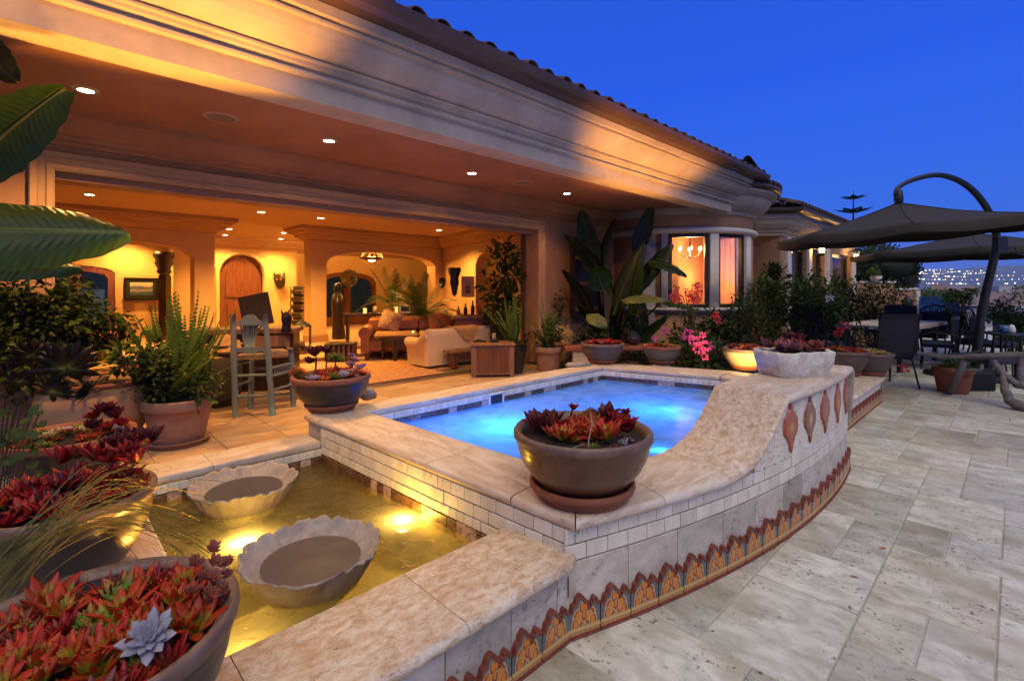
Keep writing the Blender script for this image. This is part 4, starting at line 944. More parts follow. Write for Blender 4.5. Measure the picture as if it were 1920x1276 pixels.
# dark garden behind the back doors
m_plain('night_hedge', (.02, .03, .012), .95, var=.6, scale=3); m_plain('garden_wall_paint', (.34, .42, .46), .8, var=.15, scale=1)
g = MB(); g.box(-6, 14, 17.5, 18, 0, 4); tag(g.build('hedge', M['night_hedge'], None, rot=(0, 0, ANG)), 'dark hedge behind the back doors of the living room', 'hedge')
g = MB(); g.box(pn(90, 560, 15.5)[0], pn(196, 560, 15.5)[0], 15.5, 15.7, 0, pn(150, 543, 15.5)[1]); tag(g.build('garden_wall', M['garden_wall_paint'], None, rot=(0, 0, ANG)), 'pale grey garden wall seen through the arched door at the left', 'wall')
# recessed lights -----------------------------------------------------------
ORA = (1.0, .48, .10); POR = (1.0, .48, .12)
m_emit('lamp_lens', (1.0, .74, .36), 55); m_plain('lamp_trim', (.6, .45, .3), .5)
dl = MB(); dl.lathe([(.052, -.012), (.075, -.008), (.085, 0)], 20); dlm = dl.mesh('trim_ring', M['lamp_trim']); dn = MB(); dn.lathe([(.001, -.006), (.054, -.008)], 16); dnm = dn.mesh('lens', M['lamp_lens'])
def downlight(p, label, group, e, col, ang=135, sc=1.0):
    L = thing('recessed_light', label, 'ceiling light', p, 0, group); link('trim_ring', dlm, L, scale=(sc, sc, 1)); link('lens', dnm, L, scale=(sc, sc, 1))
    lamp_spot('bulb', (0, 0, -.03), e, col, ang, .7, .05, parent=L); return L
for k, (x, y, e) in enumerate(((161, 168, 240), (617, 263, 190), (885, 324, 150), (1063, 362, 60))):
    p = px(x, y, CZ); downlight(p, ['porch ceiling light nearest the big green leaves at the left', 'second porch ceiling light, right of the round speaker', 'third porch ceiling light, above the middle of the opening', 'porch ceiling light nearest the banana plants'][k], 'lights in the porch ceiling', e, POR, 140, .95)
for k, (x, y, lab) in enumerate(((415, 220, 'round ceiling speaker between the two nearest porch lights'), (980, 343, 'round ceiling speaker between the two farthest porch lights'))):
    p = px(x, y, CZ); S = thing('ceiling_speaker', lab, 'speaker', p, 0, 'speakers in the porch ceiling'); m = MB(); m.lathe([(.105, -.008), (.125, -.01), (.135, 0)], 28); m.build('bezel', m_plain('speaker_rim', (.5, .33, .2), .6), S); m = MB(); m.lathe([(.001, -.004), (.106, -.006)], 24); m.build('grille', m_plain('speaker_mesh', (.26, .2, .13), .7, bump=.4, scale=60), S)
ROOM = [(168, 364, 'by the left jamb'), (490, 397, 'near the head of the opening, left of the middle'), (601, 408, 'above the gap between the columns'), (823, 431, 'near the corner of the crown moulding'), (430, 429, 'just right of the left arcade crown'), (408, 442, 'lowest beside the left arcade crown'), (532, 436, 'above the carved mask'), (503, 450, 'above the arched entrance door')]
for x, y, lab in ROOM:
    p = px(x, y, RC - .001)
    if tn(p)[1] > 13.2: p = px(x, y + 2, RC - .001)
    t_, n_ = tn(p); n_ = min(n_, 13.0); q = WF(t_, n_, RC - .001)
    downlight(p if n_ < 13 else q, 'living room ceiling light ' + lab, 'lights in the living room ceiling', 350, ORA)
for x, Y, lab in ((243, 10.35, 'in the left side room, above the picture'), (734, 12.9, 'in the right side room beside the dish chandelier')):
    y = HY - (RC - EYE) * FPX / Y; downlight(pd(x, y, Y), 'ceiling light ' + lab, 'lights in the side rooms', 330, ORA)
q = pd(955, HY - (RC - EYE) * FPX / 12.5, 12.5); downlight(q, 'ceiling light in the kitchen beyond the right arch', 'lights in the side rooms', 190, (1, .62, .25))
# wall washers of the hall and right room (their lamps hide behind the arcade)
chd = thing('dish_chandelier', 'dark dish chandelier hanging on thin rods in the right side room', 'chandelier', pd(697, 484, 12.4))
m = MB(); m.lathe([(.001, -.06), (.14, -.05), (.30, .0), (.31, .012), (.28, .02), (.13, -.02), (.001, -.035)], 28); m.build('dish', M['dark_bronze'], chd)
for k in range(6):
    a = k * pi / 3; m = MB(); m.tube([(.29 * cos(a), .29 * sin(a), .0), (.05 * cos(a), .05 * sin(a), .42)], .006, 4); m.build('rod', M['old_wood'], chd)
m = MB(); m.lathe([(.001, -.085), (.06, -.075), (.09, -.055), (.001, -.05)], 12); m.build('bulb', M['bulb_glow'], chd)
lamp_point('light', (0, 0, .12), 260, ORA, .12, chd)
# ================================================================ plants: helpers
GA = 2.399963
def leaf_f(m, base, d, up, L, Wd, T, cup=.25, st=4, curl=0.0, tipw=0.0):
    """fleshy pointed leaf: 6-sided section"""
    d = Vector(d).normalized(); up = Vector(up); side = d.cross(up)
    if side.length < 1e-4: side = d.cross(Vector((1, 0, 0)))
    side.normalize(); up = side.cross(d).normalized(); P = []
    for k in range(st + 1):
        s = k / st; w = Wd * (sin(pi * min(1, s * .93 + .04)) ** .7) * (1 - .15 * s) if k < st else Wd * .03 + tipw; w = max(w, Wd * .04)
        if k == 0: w = Wd * .42
        c = base + d * (L * s) + up * (curl * L * s * s); th = T * (w / Wd) * (1 - .5 * s)
        P.append([c + side * (w / 2 * cos(a)) + up * (th * sin(a) + cup * w * abs(cos(a)) * .5) for a in (0, pi/3, 2*pi/3, pi, 4*pi/3, 5*pi/3)])
    m.grid(P, True, loop_v=True)
def rosette(n, L, Wd, T, e0, e1, seed=0, curl=.15, cup=.25, h=.0, jit=.12, st=4):
    R_ = random.Random(seed); m = MB()
    for k in range(n):
        f = k / max(1, n - 1); a = k * GA + R_.uniform(-jit, jit); el = radians(e0 + (e1 - e0) * f ** .8 + R_.uniform(-5, 5)); LL = L * (.35 + .65 * f ** .7) * R_.uniform(.88, 1.08)
        d = Vector((cos(a) * cos(el), sin(a) * cos(el), sin(el))); b0 = Vector((cos(a) * .04 * L * f, sin(a) * .04 * L * f, h * (1 - f)))
        leaf_f(m, b0, d, (0, 0, 1), LL, Wd * (.5 + .5 * f), T, cup, st, curl)
    return m
def m_leafgrad(name, cin, cmid, cout, p=(.28, .55, .95), rough=.4, rndv=.25, spec=.5, sss=0.0):
    t = NT(name); ob = t.n('ShaderNodeTexCoord').outputs['Object']; ln = t.n('ShaderNodeVectorMath', operation='LENGTH'); t.l(ob, ln.inputs[0])
    f = t.math('ADD', ln.outputs['Value'], t.math('MULTIPLY', t.math('SUBTRACT', t.noise(ob, 3, 3), .5), .35)); c = t.ramp(f, [(p[0], cin), (p[1], cmid), (p[2], cout)])
    c = t.mix(1.0, c, t.ramp(t.rnd(), [(0, 1 - rndv), (1, 1.1)]), 'MULTIPLY'); t.col(c); t.set(Roughness=rough, Specular_IOR_Level=.25); MAT[name] = t.m; return t.m
m_leafgrad('suc_red', (.20, .24, .02), (.34, .045, .008), (.40, .014, .006))
m_leafgrad('suc_crimson', (.10, .03, .01), (.22, .010, .010), (.28, .008, .010))
m_leafgrad('suc_dark', (.04, .02, .01), (.065, .010, .010), (.09, .009, .012))
m_leafgrad('suc_green', (.20, .28, .03), (.13, .19, .03), (.34, .10, .02))
m_leafgrad('suc_yellow', (.45, .42, .12), (.42, .36, .10), (.55, .34, .12))
m_leafgrad('suc_silver', (.34, .31, .38), (.27, .27, .32), (.36, .33, .37), rough=.6)
m_leafgrad('suc_cream', (.65, .55, .25), (.62, .5, .22), (.60, .38, .15))
m_leafgrad('suc_pinkblue', (.22, .20, .28), (.36, .22, .28), (.5, .16, .14), rough=.55)
m_leafgrad('suc_brown', (.16, .07, .03), (.22, .06, .035), (.20, .05, .04))
m_leafgrad('aeonium', (.26, .34, .06), (.05, .07, .02), (.012, .010, .008), p=(.05, .25, .5), rough=.45)
ROS = {
 'spiky': rosette(22, 1.0, .36, .10, 86, 22, 1, curl=.1), 'spiky2': rosette(18, 1.0, .40, .11, 84, 30, 2, curl=.05),
 'eche': rosette(34, 1.0, .50, .12, 80, 12, 3, curl=.22), 'frilly': rosette(30, 1.0, .62, .05, 75, 5, 4, curl=.5, cup=.5),
 'needle': rosette(40, 1.0, .12, .05, 88, 20, 5, curl=.02), 'aeo': rosette(70, 1.0, .40, .06, 82, -8, 8, curl=.25, cup=.3),
 'round': rosette(26, 1.0, .60, .22, 78, 15, 6, curl=.3)}
def rmesh(kind, mat):
    k = ('ros', kind, mat)
    if k not in TILE:
        s = ROS[kind]; q = MB(); q.v, q.f, q.sm, q.mi = s.v, s.f, s.sm, s.mi; TILE[k] = q.mesh('succulent', M[mat])
    return TILE[k]
def succ(parent, kind, mat, x, y, z, s, R_, tilt=.35):
    return link('succulent', rmesh(kind, mat), parent, (x, y, z), (R_.uniform(-tilt, tilt), R_.uniform(-tilt, tilt), R_.uniform(0, 6.28)), (s, s, s * R_.uniform(.9, 1.25)))
def bowl_profile(Rr, Hh, foot, lip=.045, th=.028):
    pts = [(foot * .98, 0.0), (foot, .012)]
    for k in range(1, 9):
        a = pi / 2 * k / 9; pts.append((foot + (Rr * .955 - foot) * sin(a) ** 1.05, .012 + (Hh - lip - .012) * (1 - cos(a)) ** .76))
    pts += [(Rr * .962, Hh - lip), (Rr * .99, Hh - lip + .006), (Rr, Hh - lip * .6), (Rr, Hh - lip * .25), (Rr * .985, Hh - .004), (Rr * .96, Hh), (Rr - th, Hh - .006), (Rr - th - .012, Hh - .02), (Rr - th - .015, Hh - .08), (Rr * .5, Hh - .14)]
    return pts
def planter(name, label, cat, base, Rr, Hh, glaze, saucer=None, plants=(), group=None, foot=None, seed=1, soil=.045, rimmat=None, mound=.03, name_b='bowl', saucer_mat='terracotta', count_scale=1.0):
    R_ = random.Random(seed); L = thing(name, label, cat, base, R_.uniform(0, 6), group); z0 = 0
    if saucer:
        sr, shh = saucer; m = MB(); m.lathe([(.001, .004), (sr * .82, .0), (sr * .86, .008), (sr * .9, shh * .45), (sr * .97, shh * .55), (sr, shh * .8), (sr * .985, shh), (sr * .93, shh), (sr * .86, shh * .35), (.001, shh * .3)], 40); m.build('saucer', M[saucer_mat], L); z0 = shh * .32
    foot = foot or Rr * .5; m = MB(); m.lathe([(r, z + z0) for r, z in bowl_profile(Rr, Hh - z0, foot)], 56, wob=lambda a, z: .006 * sin(3 * a + seed)); 
    me = m.mesh(name_b, [M[glaze], M[rimmat or 'rim_glaze']]); mi = [0] * len(me.polygons)
    for p in me.polygons:
        if p.center.z > Hh - .034: p.material_index = 1
    link(name_b, me, L)
    sr2 = Rr - .045; m = MB(); m.lathe([(.001, Hh - soil + mound), (sr2 * .5, Hh - soil + mound * .8), (sr2, Hh - soil)], 28, wob=lambda a, z: .0); m.build('soil', M['soil'], L)
    for kind, mat, n, s0, s1, rmax in plants:
        for k in range(int(n * count_scale)):
            a = R_.uniform(0, 6.28); r = sr2 * rmax * sqrt(R_.uniform(0, 1)); s = R_.uniform(s0, s1); succ(L, kind, mat, r * cos(a), r * sin(a), Hh - soil + mound * (1 - r / sr2) + s * .12, s, R_)
    return L
def stalk(parent, pts, r=.004, mat='old_wood'):
    m = MB(); m.tube(pts, [r * (1 - .4 * k / len(pts)) for k in range(len(pts))], 5); m.build('stem', M[mat], parent)
# ---- the bowls on the spa coping
b1 = px(1091, 926, SPZ)
L = planter('succulent_bowl', 'large brown glazed bowl of red succulents on the near spa corner', 'planter', (b1.x, b1.y, SPZ), .318, .31, 'brown_glaze', (.242, .075), [], 'succulent bowls', foot=.135, seed=21, soil=.035)
L.rotation_euler = (0, 0, 0); R_ = random.Random(4); zz = .31 - .05
for (kind, mat, x, y, s) in (('eche', 'suc_silver', -.125, -.02, .058), ('eche', 'suc_silver', .10, -.045, .050), ('eche', 'suc_silver', .19, -.12, .035), ('eche', 'suc_silver', .165, -.145, .03), ('frilly', 'suc_dark', -.19, .03, .085), ('frilly', 'suc_dark', -.22, .08, .07), ('frilly', 'suc_dark', -.15, .11, .075), ('frilly', 'suc_crimson', .19, .06, .085), ('frilly', 'suc_crimson', .24, .05, .06), ('frilly', 'suc_dark', .15, .14, .08),
    ('spiky', 'suc_red', -.11, -.12, .085), ('spiky', 'suc_red', -.07, -.14, .07), ('spiky', 'suc_red', -.04, -.06, .085), ('spiky2', 'suc_red', .00, -.10, .08), ('spiky', 'suc_red', .03, -.02, .085), ('spiky2', 'suc_red', .09, -.14, .095), ('spiky2', 'suc_red', .055, -.10, .085), ('spiky', 'suc_red', -.15, -.08, .07), ('spiky', 'suc_crimson', -.09, .02, .075), ('spiky', 'suc_red', .06, .04, .075), ('spiky2', 'suc_crimson', .12, .0, .07), ('spiky', 'suc_crimson', -.02, .05, .07), ('round', 'suc_brown', -.02, -.19, .03), ('round', 'suc_brown', .11, -.2, .03), ('round', 'suc_brown', .09, -.215, .022)):
    succ(L, kind, mat, x * .95, y * 1.0 - .03 * (s > .05), zz + s * .42, s * (1.2 if 'red' in mat or 'crim' in mat or 'dark' in mat else 1.15), R_, .35)
for k in range(16): succ(L, ('spiky', 'frilly', 'needle')[k % 3], ('suc_red', 'suc_dark', 'suc_green', 'suc_crimson')[k % 4], .2 * cos(k * 2.4) * (.5 + .5 * (k % 3) / 2), -.02 + .19 * sin(k * 2.4) * (.5 + .5 * (k % 3) / 2), zz + .02, R_.uniform(.04, .065), R_, .4)
for (x, y, z) in [(.05 + .075 * cos(a) * f, .12 + .06 * sin(a) * f, zz + .075 - .06 * f * f) for f, n in ((0, 1), (.5, 6), (.95, 11)) for a in [2 * pi * k / n + f for k in range(n)]]: succ(L, 'round', 'suc_green', x, y, z, .040, R_, .5)
stalk(L, [(-.055, .08, zz), (-.05, .07, zz + .06), (-.035, .06, zz + .12)], .006, 'stain_wood'); succ(L, 'spiky2', 'suc_crimson', -.032, .06, zz + .115, .04, R_); succ(L, 'needle', 'suc_dark', -.045, .065, zz + .05, .035, R_)
stalk(L, [(.19, .08, zz), (.2, .07, zz + .05), (.215, .06, zz + .10)], .006, 'stain_wood'); succ(L, 'spiky2', 'suc_crimson', .217, .06, zz + .095, .05, R_)
stalk(L, [(-.005, -.225, zz - .01), (.0, -.2, zz + .05), (.02, -.17, zz + .11), (.02, -.12, zz + .15)], .0035, 'shell_stone'); stalk(L, [(-.10, -.21, zz), (-.06, -.22, zz + .03), (-.02, -.21, zz + .035)], .003, 'shell_stone')
b2_ = px(622, 766, SPZ)
L = planter('succulent_bowl', 'dark glazed bowl of mixed succulents at the far left corner of the spa', 'planter', (b2_.x, b2_.y, SPZ), .30, .275, 'dark_glaze', (.205, .06), [('spiky', 'suc_red', 16, .05, .08, .9), ('frilly', 'suc_crimson', 8, .05, .07, .8), ('eche', 'suc_pinkblue', 6, .04, .06, .8), ('needle', 'suc_green', 6, .06, .09, .7)], 'succulent bowls', foot=.14, seed=5, rimmat='terracotta')
R_ = random.Random(9); L.rotation_euler = (0, 0, 0)
for (kind, mat, x, y, z, s) in (('frilly', 'suc_dark', -.14, .02, .17, .10), ('frilly', 'suc_dark', -.07, .06, .19, .09), ('frilly', 'suc_dark', -.17, -.02, .12, .07), ('needle', 'suc_green', .02, .0, .16, .085), ('needle', 'suc_green', .04, .03, .13, .08), ('eche', 'suc_silver', -.04, -.24, .03, .055), ('needle', 'suc_red', -.24, -.08, .04, .09), ('needle', 'suc_red', -.27, -.02, .03, .09), ('eche', 'suc_pinkblue', .15, .0, .10, .055), ('eche', 'suc_pinkblue', .17, .02, .14, .05), ('eche', 'suc_pinkblue', .14, .04, .17, .045), ('eche', 'suc_pinkblue', .22, -.03, .08, .05), ('eche', 'suc_pinkblue', .25, .0, .09, .045), ('eche', 'suc_silver', .15, -.17, .05, .05), ('eche', 'suc_pinkblue', .19, -.12, .07, .045)): succ(L, kind, mat, x, y, .24 + z, s, R_, .3)
for x, y, h in ((-.14, .02, .17), (-.07, .06, .19), (.02, 0, .16), (.15, .02, .15)): stalk(L, [(x, y, .24), (x + .01, y, .24 + h)], .008, 'stain_wood')
def simple_bowl(label, x, y, z, Rr, Hh, glaze, seed, plants, saucer=True, rim=None, sm='terracotta'):
    p = px(x, y, z); return planter('succulent_bowl', label, 'planter', (p.x, p.y, z), Rr, Hh, glaze, (Rr * .68, .05) if saucer else None, plants, 'succulent bowls', seed=seed, rimmat=rim, saucer_mat=sm)
simple_bowl('grey bowl of pink and red succulents on the back spa coping', 1129, 680, SPZ, .275, .26, 'grey_glaze', 31, [('frilly', 'suc_red', 12, .05, .08, .85), ('frilly', 'suc_crimson', 12, .05, .08, .9), ('eche', 'suc_silver', 5, .05, .07, .8), ('eche', 'suc_pinkblue', 6, .05, .07, .8)])
simple_bowl('olive green bowl with a small glint, on the back spa coping', 1241, 682, SPZ, .235, .235, 'green_glaze', 32, [('spiky', 'suc_green', 8, .04, .07, .9), ('frilly', 'suc_red', 7, .05, .07, .9), ('needle', 'suc_brown', 6, .05, .07, .9)], rim='terracotta')
b5 = simple_bowl('pale bowl glowing yellow behind the white stone trough', 1396, 691, SPZ, .245, .25, 'pale_glaze', 33, [('frilly', 'suc_red', 10, .05, .08, .9), ('frilly', 'suc_brown', 10, .05, .08, .9)])
simple_bowl('wide grey bowl of orange succulents half behind the stone trough', 1580, 702, BZ, .31, .33, 'grey_glaze', 34, [('spiky', 'suc_red', 22, .06, .09, .95), ('eche', 'suc_yellow', 4, .05, .07, .9), ('eche', 'suc_pinkblue', 3, .05, .07, .9)])
simple_bowl('grey bowl heaped with yellow-green rosettes at the end of the bench wall', 1632, 702, BZ, .265, .30, 'grey_glaze', 35, [('eche', 'suc_yellow', 22, .06, .09, .8), ('spiky', 'suc_green', 10, .06, .09, .8), ('needle', 'suc_red', 3, .06, .08, .8)])
# ---- three big bowls on the left coping of the fountain
big = [('spiky2', 'suc_red', 18, .05, .10, .92), ('spiky', 'suc_red', 20, .04, .075, .95), ('spiky', 'suc_crimson', 12, .05, .08, .95), ('spiky2', 'suc_green', 14, .045, .085, .9), ('spiky', 'suc_brown', 8, .05, .08, .95), ('frilly', 'suc_brown', 4, .05, .08, .95), ('needle', 'suc_crimson', 4, .06, .09, .9)]
L = planter('succulent_bowl', 'big dark bowl crowded with fiery red succulents in the near left corner', 'planter', (-.985, 1.13, FNZ + .0), .315, .32, 'dark_glaze', None, big, 'succulent bowls', seed=41, soil=.055, mound=.0)
L.rotation_euler = (0, 0, 0); R_ = random.Random(6)
r_ = succ(L, 'eche', 'suc_silver', .195, -.06, .335, .062, R_, .1); r_.rotation_euler = (.55, .35, 0)
for k in range(9): succ(L, 'round', 'suc_brown', .235 + .03 * cos(k * 1.3), .10 + .05 * sin(k * 2.1), .34 + .012 * k, .024, R_, .6)
for k in range(12):
    a = -1.9 + k * .22; succ(L, 'spiky2', 'suc_red', .17 * cos(a) * (1 if k % 2 else .7), .17 * sin(a) * (1 if k % 2 else .7), .315, .062, R_, .5)
L = planter('succulent_bowl', 'big dark bowl of crimson succulents left of the fountain, middle of three', 'planter', (-1.70, 1.86, FNZ), .29, .325, 'dark_glaze', None, [('spiky2', 'suc_crimson', 24, .06, .1, .85), ('spiky', 'suc_red', 22, .06, .09, .95), ('spiky', 'suc_dark', 8, .07, .1, .9), ('eche', 'suc_cream', 4, .04, .06, .9), ('frilly', 'suc_crimson', 6, .06, .09, .95)], 'succulent bowls', seed=42, soil=.05, mound=.06)
R_ = random.Random(8); L.rotation_euler = (0, 0, 0)
for k in range(7): succ(L, 'spiky2', 'suc_crimson', -.06 + .05 * k, .05 + .02 * (k % 3), .42 + .015 * (k % 2), .085, R_, .4)
for k in range(4): succ(L, 'frilly', 'suc_dark', .06 + .05 * k, .15, .44 + .01 * k, .075, R_, .4)
L = planter('succulent_bowl', 'dark orange-rimmed bowl with dark red kalanchoe, farthest of the three by the fountain', 'planter', (-2.50, 2.78, FNZ), .30, .285, 'dark_glaze', None, [('spiky', 'suc_green', 12, .04, .07, .9), ('spiky', 'suc_red', 14, .04, .07, .9), ('eche', 'suc_cream', 6, .04, .055, .9), ('eche', 'suc_silver', 2, .05, .06, .9)], 'succulent bowls', seed=43, rimmat='terracotta')
R_ = random.Random(10); L.rotation_euler = (0, 0, 0)
for k, (x, y, z, s) in enumerate(((.12, .08, .42, .10), (.06, .1, .38, .09), (.17, .10, .38, .09), (.20, .02, .33, .08), (.10, .02, .34, .08), (.22, .08, .34, .07))): succ(L, 'frilly', 'suc_crimson' if k % 2 else 'suc_dark', x, y, z - .04, s * .85, R_, .4)
# ---- the white stone trough
p = px(1487, 701, TOPZ)
T_ = thing('stone_trough', 'rough white stone trough of dusky pink succulents on the raised spa wall', 'planter', (p.x, p.y, TOPZ), radians(14))
def rough_box(w, d, h, th, seed, nx=22):
    m = MB(); per = []; r = .085
    for (cx, cy, a0) in ((w/2 - r, -d/2 + r, -90), (w/2 - r, d/2 - r, 0), (-w/2 + r, d/2 - r, 90), (-w/2 + r, -d/2 + r, 180)):
        for k in range(5): a = radians(a0 + 90 * k / 4); per.append(Vector((cx + r * cos(a), cy + r * sin(a))))
    full = []
    for i, a in enumerate(per):
        b = per[(i + 1) % len(per)]; n = max(1, int((b - a).length / .018))
        for k in range(n): full.append(a + (b - a) * k / n)
    P = []
    for v in full:
        row = []
        for (s, z) in ((.80, 0), (.84, .01), (.88, .04), (.93, .08), (.97, .12), (.99, h - .02), (.99, h - .006), (.975, h), (.86, h), (.83, h - .01), (.82, h - .05)):
            q = Vector((v.x * s, v.y * (s if s > .9 else s - .03), z)); nz = mnoise.noise(Vector((v.x * 14 + seed, v.y * 14, z * 18))) * .018 + mnoise.noise(Vector((v.x * 40 + seed, v.y * 40, z * 50))) * .011
            o = Vector((v.x, v.y, 0)).normalized() * nz; row.append(q + o + Vector((0, 0, nz * .4 if z > .05 else 0)))
        P.append(row)
    m.grid(P, True, loop_u=True); m.add([(r_[0].x, r_[0].y, r_[0].z) for r_ in P], [tuple(range(len(P)))[::-1]]); return m
m_plain('white_stone', (.85, .80, .70), .85, var=.15, scale=18, bump=.9, dist=.012, c2=(.58, .50, .38))
rough_box(.50, .34, .175, .05, 3).build('trough', M['white_stone'], T_)
m = MB(); m.box(-.20, .20, -.125, .125, .12, .150); m.build('soil', M['soil'], T_); R_ = random.Random(3)
for k in range(30): succ(T_, 'frilly', ('suc_pinkblue', 'suc_red', 'suc_brown')[k % 3] if k % 4 else 'suc_brown', R_.uniform(-.17, .17), R_.uniform(-.09, .09), .165 + R_.uniform(0, .03), R_.uniform(.05, .085), R_, .5)
for k in range(6): succ(T_, 'frilly', 'suc_dark', R_.uniform(.02, .16), R_.uniform(.04, .13), .23, .07, R_, .5)
for k in range(4): succ(T_, 'eche', 'suc_silver' if k % 2 else 'suc_brown', .2 + .015 * k, -.06 + .03 * k, .17, .035, R_, .5)
# ================================================================ leafy plants
def m_leaf(name, c, c2=None, rough=.5, trans=.25, scale=4, rndv=.3, vein=None):
    t = NT(name); v = t.pos(); c2 = c2 or tuple(x * .55 for x in c); f = t.noise(v, scale, 4, .6); k = t.mix(t.ramp(f, [(.38, 0), (.62, 1)]), c2, c)
    if vein:
        ob = t.n('ShaderNodeTexCoord').outputs['Object']; sx = t.n('ShaderNodeSeparateXYZ'); t.l(ob, sx.inputs[0])
        fine = t.math('SINE', t.math('ADD', t.math('MULTIPLY', sx.outputs[0], 190.0), t.math('MULTIPLY', t.math('ABSOLUTE', sx.outputs[1]), 110.0)))
        k = t.mix(t.ramp(t.math('ABSOLUTE', sx.outputs[1]), [(.006, .8), (.016, 0)]), k, vein); t.bump(fine, .25, .004)
    t.col(k); t.set(Roughness=rough, Specular_IOR_Level=.22)
    if trans:
        tl = t.n('ShaderNodeBsdfTranslucent'); t.l(k, tl.inputs[0]); mx = t.n('ShaderNodeMixShader'); mx.inputs[0].default_value = trans; t.l(t.b.outputs[0], mx.inputs[1]); t.l(tl.outputs[0], mx.inputs[2]); t.l(mx.outputs[0], t.out.inputs[0])
    MAT[name] = t.m; return t.m
m_leaf('leaf_dark', (.030, .055, .012)); m_leaf('leaf_mid', (.055, .10, .02)); m_leaf('leaf_bright', (.13, .19, .03)); m_leaf('leaf_olive', (.10, .12, .03)); m_leaf('leaf_blue', (.035, .075, .025))
m_leaf('fern_green', (.12, .20, .03), (.07, .12, .02)); m_leaf('palm_green', (.055, .085, .025), (.03, .05, .015)); m_leaf('grass_blade', (.13, .11, .025), (.06, .065, .014), scale=9)
m_leaf('banana_leaf', (.016, .045, .006), (.010, .028, .005), .4, .2, 2, vein=(.12, .15, .03)); m_leaf('banana_leaf_yellow', (.20, .20, .05), (.10, .12, .03), .4, .3, 3, vein=(.3, .26, .08))
m_leaf('banana_leaf_dark', (.022, .04, .016), (.014, .026, .012), .38, .15, 2, vein=(.07, .08, .03))
m_plain('bark', (.10, .065, .04), .9, var=.5, scale=14, bump=.5, scl=(1, 1, .3)); m_plain('petal_pink', (.75, .06, .25), .5, var=.2); m_plain('petal_red', (.45, .012, .015), .5, var=.3, scale=20); m_plain('petal_white', (.75, .75, .68), .5, var=.1); m_plain('petal_orange', (.6, .18, .05), .5, var=.3)
def leaf_flat(m, b, d, up, L, Wd, fold=.2, droop=.15, st=3):
    d = Vector(d).normalized(); side = d.cross(Vector(up))
    if side.length < 1e-3: side = Vector((1, 0, 0))
    side.normalize(); up = side.cross(d).normalized(); P = []
    for k in range(st + 1):
        s = k / st; w = Wd * (0.05 if k in (0, st) else (1 if st == 2 else (.8, 1, .75)[min(k - 1, 2)] if st < 5 else sin(pi * s) ** .7)); c = Vector(b) + d * (L * s) - up * (droop * L * s * s)
        P.append([c - side * (w / 2) + up * (fold * w / 2), c, c + side * (w / 2) + up * (fold * w / 2)])
    m.grid(P, True)
def bush(parent, mat, c, rad, n, ls, seed, name='foliage', clumps=26, squash=1.0, twig=True, wl=.5, kind=None, upb=.3):
    """leaf clumps on twigs, uneven outline"""
    R_ = random.Random(seed); m = MB(); tw = MB(); c = Vector(c); cs = []
    for k in range(clumps):
        while True:
            v = Vector((R_.uniform(-1, 1), R_.uniform(-1, 1), R_.uniform(-1, 1)))
            if .15 < v.length < 1: break
        cs.append(Vector((c.x + v.x * rad[0], c.y + v.y * rad[1], c.z + v.z * rad[2])))
    for k in range(n):
        q = cs[k % clumps]; r = Vector((R_.gauss(0, 1), R_.gauss(0, 1), R_.gauss(0, 1))) * (min(rad) * .20); p = q + r
        d = (p - q).normalized() + (p - c).normalized() * .5 + Vector((0, 0, upb)) + Vector((R_.uniform(-.6, .6), R_.uniform(-.6, .6), R_.uniform(-.4, .4))); L = ls * R_.uniform(.6, 1.25); leaf_flat(m, p, d, (R_.uniform(-.5, .5), R_.uniform(-.5, .5), 1), L, L * wl, .25, .25, 2 if ls < .04 else 3)
    o = m.build(name, M[mat], parent)
    if twig:
        for q in cs: 
            b0 = c + Vector((R_.uniform(-.2, .2) * rad[0], R_.uniform(-.2, .2) * rad[1], -rad[2] * .95)); mid = (q + b0) / 2 + Vector((R_.uniform(-.1, .1), R_.uniform(-.1, .1), 0)) * rad[0]; tw.tube([b0, mid, q], [.008, .005, .002], 4, False)
        tw.build('twigs', M['bark'], parent)
    return o
def big_leaf(L, Wd, seed, bend=.35, fold=.25, notch=0.025, st=22):
    """broad banana-like leaf along +x, bending down; torn edge"""
    R_ = random.Random(seed); m = MB(); P = []
    for k in range(st + 1):
        s = k / st; w = Wd * (sin(pi * (s * .96 + .035)) ** .55) * (1 - .18 * s); wl, wr = w * (1 - notch * R_.random() * 2), w * (1 - notch * R_.random() * 2)
        x = L * s * (1 - .12 * bend * s); z = -bend * L * s * s; rip = .006 * sin(k * 1.7 + seed)
        row = []
        for j in range(-4, 5):
            f = j / 4; ww = (wl if j < 0 else wr) / 2; row.append((x + abs(f) * .03 * L * (1 - s), f * ww, z + fold * abs(f) * ww * (1 - .9 * abs(f)) + rip * abs(f) * 1.0 - .12 * Wd * f * f))
        P.append(row)
    m.grid(P, True); r = MB(); rp = [(L * k / 8 * (1 - .12 * bend * k / 8), 0, -bend * L * (k / 8) ** 2 - .006) for k in range(9)]; r.tube(rp, [.014 * (1 - k / 9) + .003 for k in range(9)], 5); return m, r
